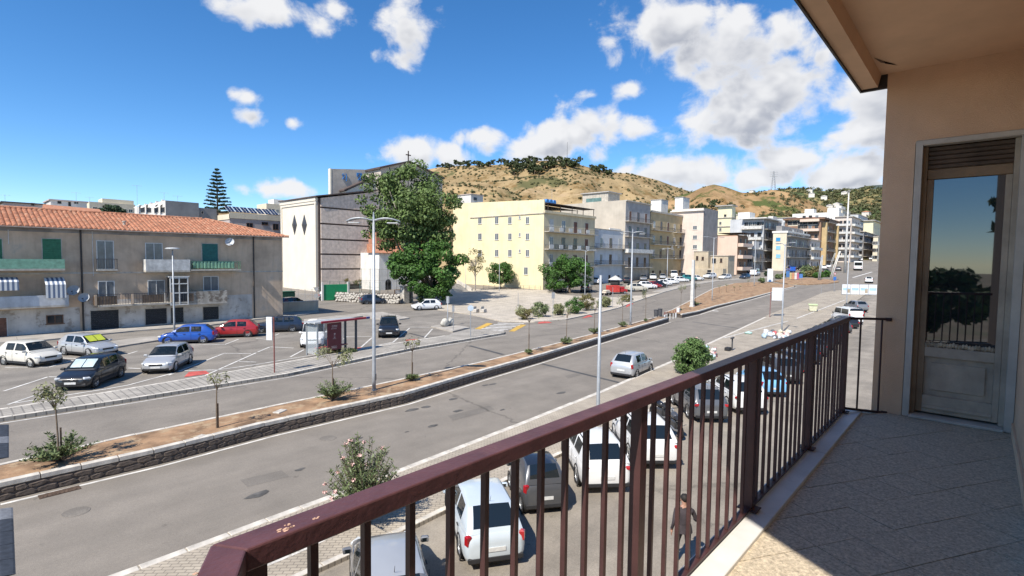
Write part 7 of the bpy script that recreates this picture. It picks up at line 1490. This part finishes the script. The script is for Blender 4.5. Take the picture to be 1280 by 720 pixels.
for s in range(2): MB().bbox((1.05+s*2.1, 0, 1.35), (2.06, .08, 2.6), bev=.02).build('leaf', mat('gate_green', (.02, .30, .12), .5, .1, 2), t)
for x in (-.12, 4.35): MB().bbox((x, 0, 1.5), (.3, .3, 3.0), bev=.02).build('gate_post', m_whr, t)
a, c = G(354, 391, 1), G(398, 388.5, 1); v2 = (c-a).to_2d(); t = thing('low_wall', 'low tan plastered wall at the corner of the long house', 'wall', a, math.atan2(v2.y, v2.x)); MB().bbox((v2.length/2, .15, .55), (v2.length, .3, 1.5), bev=.02).build('wall_body', m_tan, t); MB().bbox((v2.length/2, .15, 1.34), (v2.length+.1, .38, .08), bev=.02).build('coping', m_kerb, t)
b = G(358, 379, 1); t = thing('waste_container', 'dark green waste container behind the long house corner', 'container', b, R(5)); MB().bbox((0, 0, .9), (2.2, 1.2, 1.6), bev=.08).build('bin_body', mat('bin_green', (.02, .11, .06), .6, .15, 3), t); MB().bbox((0, 0, 1.78), (2.3, 1.3, .16), bev=.05).build('lid', mat('bin_green2', (.025, .09, .055), .6, .15, 3), t)
b = G(499, 376.5, 1); t = thing('notice_board', 'dark framed notice board with pale papers by the stone wall', 'notice board', b, R(-12)); MB().bbox((0, 0, 1.2), (1.7, .1, 1.5), bev=.02).build('frame', m_frb, t); MB().box(-.72, .72, -.06, -.052, .75, 1.85).build('papers', mat('notice_paper', (.42, .42, .44), .8, .5, 4), t)
for x in (-.8, .8): MB().bbox((x, .02, .9), (.1, .1, 1.9)).build('post', m_iron, t)
b = G(506, 379, 1); t = thing('pillar', 'stout pale stone gate pillar under the plane tree', 'pillar', b); MB().bbox((0, 0, 1.3), (1.0, 1.0, 2.6), bev=.04).build('shaft', m_rub, t); MB().bbox((0, 0, 2.68), (1.2, 1.2, .15), bev=.03).build('cap', m_kerb, t)
# steps and ramp in pale stone
b = G(572, 366, 1); t = thing('stone_steps', 'pale stone steps with sloping side wall beside the bare tree', 'steps', b, R(8)); m_step = mat('step_stone', (.50, .46, .40), .9, .2, 2)
for k in range(9): MB().bbox((1.6+k*.02, .5+k*.36, .09+k*.17), (5.2, .38, .18+.0), bev=.015).build('step', m_step, t)
for s, x in ((0, -1.3), (1, 4.6)): MB().raw([(x-.2, 0, -.2), (x+.2, 0, -.2), (x+.2, 4, -.2), (x-.2, 4, -.2), (x-.2, 0, .7), (x+.2, 0, .7), (x+.2, 4, 2.4), (x-.2, 4, 2.4)], [(0,1,5,4), (1,2,6,5), (2,3,7,6), (3,0,4,7), (4,5,6,7)]).build('side_wall', m_step, t)
# plaza things
for px, lb_ in ((595, 'left of two pale stone seats on the plaza'), (604.5, 'right of two pale stone seats on the plaza')):
    b = G(px, 390.5, 1, .11); t = thing('park_bench', lb_, 'seat', b, R(20)); MB().bbox((0, 0, .24), (.9, .5, .46), bev=.05).build('block', m_step, t); MB().bbox((0, .22, .6), (.9, .12, .4), bev=.03).build('backrest', m_step, t)
for px, py, lb_ in ((556, 408, 'pale sack dumped at the base of the thin pole'), (562, 406.5, 'grey sack leaning beside the thin pole')):
    b = G(px, py, 1, .13); tag(MB().blob((0, 0, .35), (.5, .4, .42), int(px), .2, 12, 8).build('rubbish_sack', mat('sack_pale', (.46, .44, .39), .9, .25, 3), None, b, smooth='all'), lb_, 'sack')
for k, (px, py) in enumerate(((820, 396), (825, 394.5))):
    b = G(px, py, 1, .1); t = thing('litter_bin', ('left' if k == 0 else 'right')+' one of two small dark litter bins at the median tip', 'litter bin', b); MB().lathe([(0, 0), (.24, 0), (.28, .8), (.28, .85), (.24, .85)], n=12).build('bin_body', m_iron, t, smooth=True); MB().lathe([(.3, .84), (.32, .9), (0, .95)], n=12).build('lid', m_iron, t)
b = G(848, 390.5, 1, .1); t = thing('utility_box', 'small white utility box on the tip of the second island', 'box', b, R(10)); MB().bbox((0, 0, .32), (.6, .35, .64), bev=.03).build('box_body', m_sw, t); MB().box(-.24, .24, -.182, -.176, .08, .56).build('box_door', m_whr, t)
for k in range(7):
    q = Wl[-1].lerp(WB[0], (k+.5)/7); q2 = V((q.x+.3, q.y+.9+.2*math.sin(k))); z = gz(q2.x, q2.y, 1); t = thing('marker_post', 'red and white marker post between the two medians', 'marker post', (q2.x, q2.y, z), 0, 'marker posts in the median gap'); MB().cyl((0, 0, -.5), (0, 0, .35), .04, n=8).build('lower_post', m_sw, t); MB().cyl((0, 0, .351), (0, 0, .7), .04, n=8).build('upper_post', m_sred, t)
# peaked canopy tent among the cars
b = G(769, 356, 1); t = thing('canopy_tent', 'small peaked grey white tent among the parked cars', 'tent', lift(b, -.02), R(20)); MB().raw([(-1.7, -1.4, 1.25), (1.7, -1.4, 1.25), (1.7, 1.4, 1.25), (-1.7, 1.4, 1.25), (0, 0, 2.3), (-1.2, -1.0, 1.6), (1.2, -1.0, 1.6), (1.2, 1.0, 1.6), (-1.2, 1.0, 1.6)], [(0,1,6,5), (1,2,7,6), (2,3,8,7), (3,0,5,8), (5,6,4), (6,7,4), (7,8,4), (8,5,4)]).build('canopy', mat('tent_cloth', (.50, .50, .49), .8, .1, 2), t, smooth='all')
for x in (-1.6, 1.6):
    for y in (-1.3, 1.3): MB().cyl((x, y, 0), (x, y, 1.27), .03, n=6).build('leg', m_iron, t)
MB().bbox((0, 0, .55), (2.6, 1.8, 1.0), bev=.1).build('covered_goods', m_trim, t)
# ------------------------------------------------------------------ rubbish
cols = [(.62, .62, .60), (.55, .60, .66), (.60, .45, .42), (.10, .11, .12), (.35, .45, .52), (.60, .55, .42), (.45, .12, .12), (.70, .70, .70)]
bagm = [mat('bag_%d' % k, c_, .45, .15, 6, bump=.4, bscale=14) for k, c_ in enumerate(cols)]
def bag(px, py, s, k, lb_, gq): b = G(px, py, 0, .12); return tag(MB().blob((0, 0, s*.7), (s, s*.85, s*.8), k*3+1, .32, 12, 8).build('rubbish_bag', bagm[k % len(bagm)], None, b, k*1.3, smooth='all'), lb_, 'rubbish bag', gq)
rb = random.Random(6); cn = ['white', 'pale blue', 'pinkish', 'black', 'blue grey', 'beige', 'dark red', 'bright white']
for k in range(26): bag(876+rb.uniform(0, 22), 449-rb.uniform(0, 12), rb.uniform(.12, .25), k, cn[k % 8]+' rubbish bag in the pile beside the round oleander', 'rubbish bags by the oleander')
for k in range(34): bag(953+rb.uniform(0, 34), 424-rb.uniform(0, 7), rb.uniform(.15, .30), k+1, cn[(k+1) % 8]+' rubbish bag in the long heap at the foot of the bare post', 'rubbish bags in the long heap')
b = G(936, 417.5, 0, .12); tag(MB().blob((0, 0, .12), (.4, .3, .14), 5, .3, 10, 6).build('crumpled_sheet', mat('pale_green_plastic', (.42, .62, .55), .6, .1, 3), None, b, smooth='all'), 'crumpled pale green plastic sheet alone on the forecourt', 'litter')
b = G(915, 438, 0, .12); t = thing('street_tap', 'small dark T shaped post among the rubbish', 'post', b); MB().cyl((0, 0, 0), (0, 0, 1.0), .06, n=8).build('shaft', m_iron, t); MB().bbox((0, 0, 1.05), (.6, .14, .14), bev=.03).build('cross_head', m_iron, t); MB().bbox((-.4, .2, .15), (.5, .4, .3), bev=.04).build('foot_block', m_trim, t)
# loose stones and litter on the soil and pavement
for px, py, lv, s, lb_, mt_ in ((350, 516, 1, .28, 'pale concrete slab lying on the median soil', m_kerb), (250, 548, 1, .2, 'small white stone block at the median edge', m_kerb)):
    b = G(px, py, lv, .1); tag(MB().bbox((0, 0, .05), (s*2, s*1.2, .1), rz=.5, bev=.02).build('concrete_slab', mt_, None, b), lb_, 'slab')
# mast on the summit and pylon
p = f1(707, .99); t = thing('radio_mast', 'thin radio mast on the hilltop grove', 'mast', p); MB().tube([(0, 0, 0), (0, 0, 22)], [.3, .15], 5).build('pole', m_iron, t)
p = f2(964, 1.0); t = thing('power_pylon', 'steel lattice power pylon on the hill crest', 'pylon', p); hp = 22*dep(p)/FPX; mb = MB()
for sx in (-1, 1):
    for sy in (-1, 1): mb.cyl((sx*1.7, sy*1.7, -1), (sx*.35, sy*.35, hp), .18, .12, n=4)
for k in range(7):
    z0, z1 = hp*k/7, hp*(k+1)/7; a, c = 1.7-1.35*k/7, 1.7-1.35*(k+1)/7
    for s in (-1, 1): mb.cyl((s*a, -a, z0), (-s*c, -c, z1), .09, n=4); mb.cyl((-a, s*a, z0), (-c, -s*c, z1), .09, n=4)
mb.build('lattice', m_pole, t)
for z in (.72, .84, .95): MB().cyl((-2.6, 2.6, hp*z), (2.6, -2.6, hp*z), .14, n=4).build('cross_arm', m_pole, t)

# ------------------------------------------------------------------ the walker below the balcony
def person(pos, hd):
    t = thing('person', 'person in dark jacket and dark trousers walking away across the parking lot', 'person', pos, R(hd))
    Jn = {'pel': (0, 0, .95, .135), 'waist': (.01, 0, 1.10, .125), 'chest': (.02, 0, 1.30, .15), 'up': (.015, 0, 1.43, .11), 'neck': (.02, 0, 1.50, .052), 'h0': (.035, 0, 1.58, .078), 'h1': (.045, 0, 1.66, .088), 'h2': (.04, 0, 1.72, .06),
          'hipL': (0, .10, .90, .10), 'kneeL': (.20, .10, .50, .065), 'ankL': (.16, .10, .09, .042), 'toeL': (.34, .11, .045, .036), 'hipR': (0, -.10, .90, .10), 'kneeR': (-.02, -.10, .50, .065), 'ankR': (-.30, -.10, .14, .042), 'toeR': (-.17, -.11, .035, .036),
          'shL': (.015, .19, 1.41, .07), 'elL': (-.10, .27, 1.14, .047), 'wrL': (.02, .29, .90, .033), 'shR': (.015, -.19, 1.41, .07), 'elR': (.02, -.30, 1.15, .047), 'wrR': (.22, -.34, 1.05, .033)}
    E_ = [('pel','waist'),('waist','chest'),('chest','up'),('up','neck'),('neck','h0'),('h0','h1'),('h1','h2'),('pel','hipL'),('hipL','kneeL'),('kneeL','ankL'),('ankL','toeL'),('pel','hipR'),('hipR','kneeR'),('kneeR','ankR'),('ankR','toeR'),('up','shL'),('shL','elL'),('elL','wrL'),('up','shR'),('shR','elR'),('elR','wrR')]
    for s, wx_, wy_, wz_, d in (('L', .02, .29, .90, V((.03, .0, -1))), ('R', .22, -.34, 1.05, V((1, -.1, -.25)))):
        d = d.normalized(); sd_ = V((1, 0, 0)) if s == 'L' else V((0, 1, 0)); w0 = V((wx_, wy_, wz_)); pm_ = w0+d*.07; Jn['pm'+s] = (*pm_, .030); E_.append(('wr'+s, 'pm'+s))
        for f in range(4): a = pm_+sd_*(-.027+.018*f)+d*.03; b = a+d*(.035+.006*(f in (1, 2)))+V((.008, 0, 0)); c = b+d*.025+V((.012, 0, -.01)); Jn['a%d%s' % (f, s)] = (*a, .0095); Jn['b%d%s' % (f, s)] = (*b, .0085); Jn['c%d%s' % (f, s)] = (*c, .0075); E_ += [('pm'+s, 'a%d%s' % (f, s)), ('a%d%s' % (f, s), 'b%d%s' % (f, s)), ('b%d%s' % (f, s), 'c%d%s' % (f, s))]
        a = w0+d*.03+sd_*.035; b = a+d*.035+sd_*.012; Jn['t'+s] = (*a, .011); Jn['u'+s] = (*b, .009); E_ += [('wr'+s, 't'+s), ('t'+s, 'u'+s)]
    ks = list(Jn); me = bpy.data.meshes.new('body'); me.from_pydata([Jn[k][:3] for k in ks], [(ks.index(a), ks.index(b)) for a, b in E_], []); o = bpy.data.objects.new('body', me); COL.objects.link(o)
    sk = o.modifiers.new('skin', 'SKIN'); sk.use_smooth_shade = True
    for k, v in zip(ks, me.skin_vertices[0].data): r_ = Jn[k][3]; v.radius = (r_, r_*(1.35 if k in ('pel', 'waist', 'chest', 'up') else 1)); v.use_root = k == 'pel'
    ss = o.modifiers.new('sub', 'SUBSURF'); ss.levels = 1; ss.render_levels = 1
    dg = bpy.context.evaluated_depsgraph_get(); m2 = bpy.data.meshes.new_from_object(o.evaluated_get(dg)); bpy.data.objects.remove(o)
    m2.name = 'body'; m2.materials.clear()
    for mt_ in (mat('dark_jacket', (.045, .036, .04), .9, .2, 8), mat('dark_trousers', (.03, .028, .032), .9, .2, 8), mat('skin', (.36, .20, .14), .6, .1, 8), mat('shoes', (.02, .018, .017), .5, .1, 8)): m2.materials.append(mt_)
    for p in m2.polygons:
        c = p.center; hand = (c.y > .24 and c.z < .92) or (c.y < -.27 and c.x > .20 and c.z < 1.12)
        p.material_index = 2 if (c.z > 1.49 or hand) else 3 if c.z < .085 else 1 if c.z < .93 and abs(c.y) < .22 else 0
    b = link('body', m2, t)
    MB().blob((.03, 0, 1.70), (.105, .092, .10), 3, .05, 14, 9).build('hair', mat('dark_hair', (.015, .012, .011), .7, .2, 20), b, smooth='all')
    for s in (-1, 1): MB().blob((.035, s*.092, 1.64), (.022, .012, .034), 3, .05, 8, 6).build('ear', MATS['skin'], b, smooth='all'); MB().blob((.128, s*.034, 1.655), (.010, .013, .010), 1, .0, 8, 6).build('eye', mat('eye', (.03, .02, .02), .3, 0), b, smooth='all')
    MB().blob((.142, 0, 1.625), (.018, .014, .024), 2, .05, 8, 6).build('nose', MATS['skin'], b, smooth='all'); MB().bbox((.128, 0, 1.585), (.012, .045, .010), bev=.003).build('mouth', mat('lips', (.25, .09, .07), .6, 0), b)
    sh = MB(); sh.lathe([(.20, 0), (.185, .10), (.165, .2)], (.0, 0, .86), 14); o2 = sh.build('jacket_hem', MATS['dark_jacket'], b, smooth='all'); o2.scale = (.8, 1.05, 1)
    return t
q = G(856, 622, 0, 1.72); person((q.x, q.y, .006), 38)
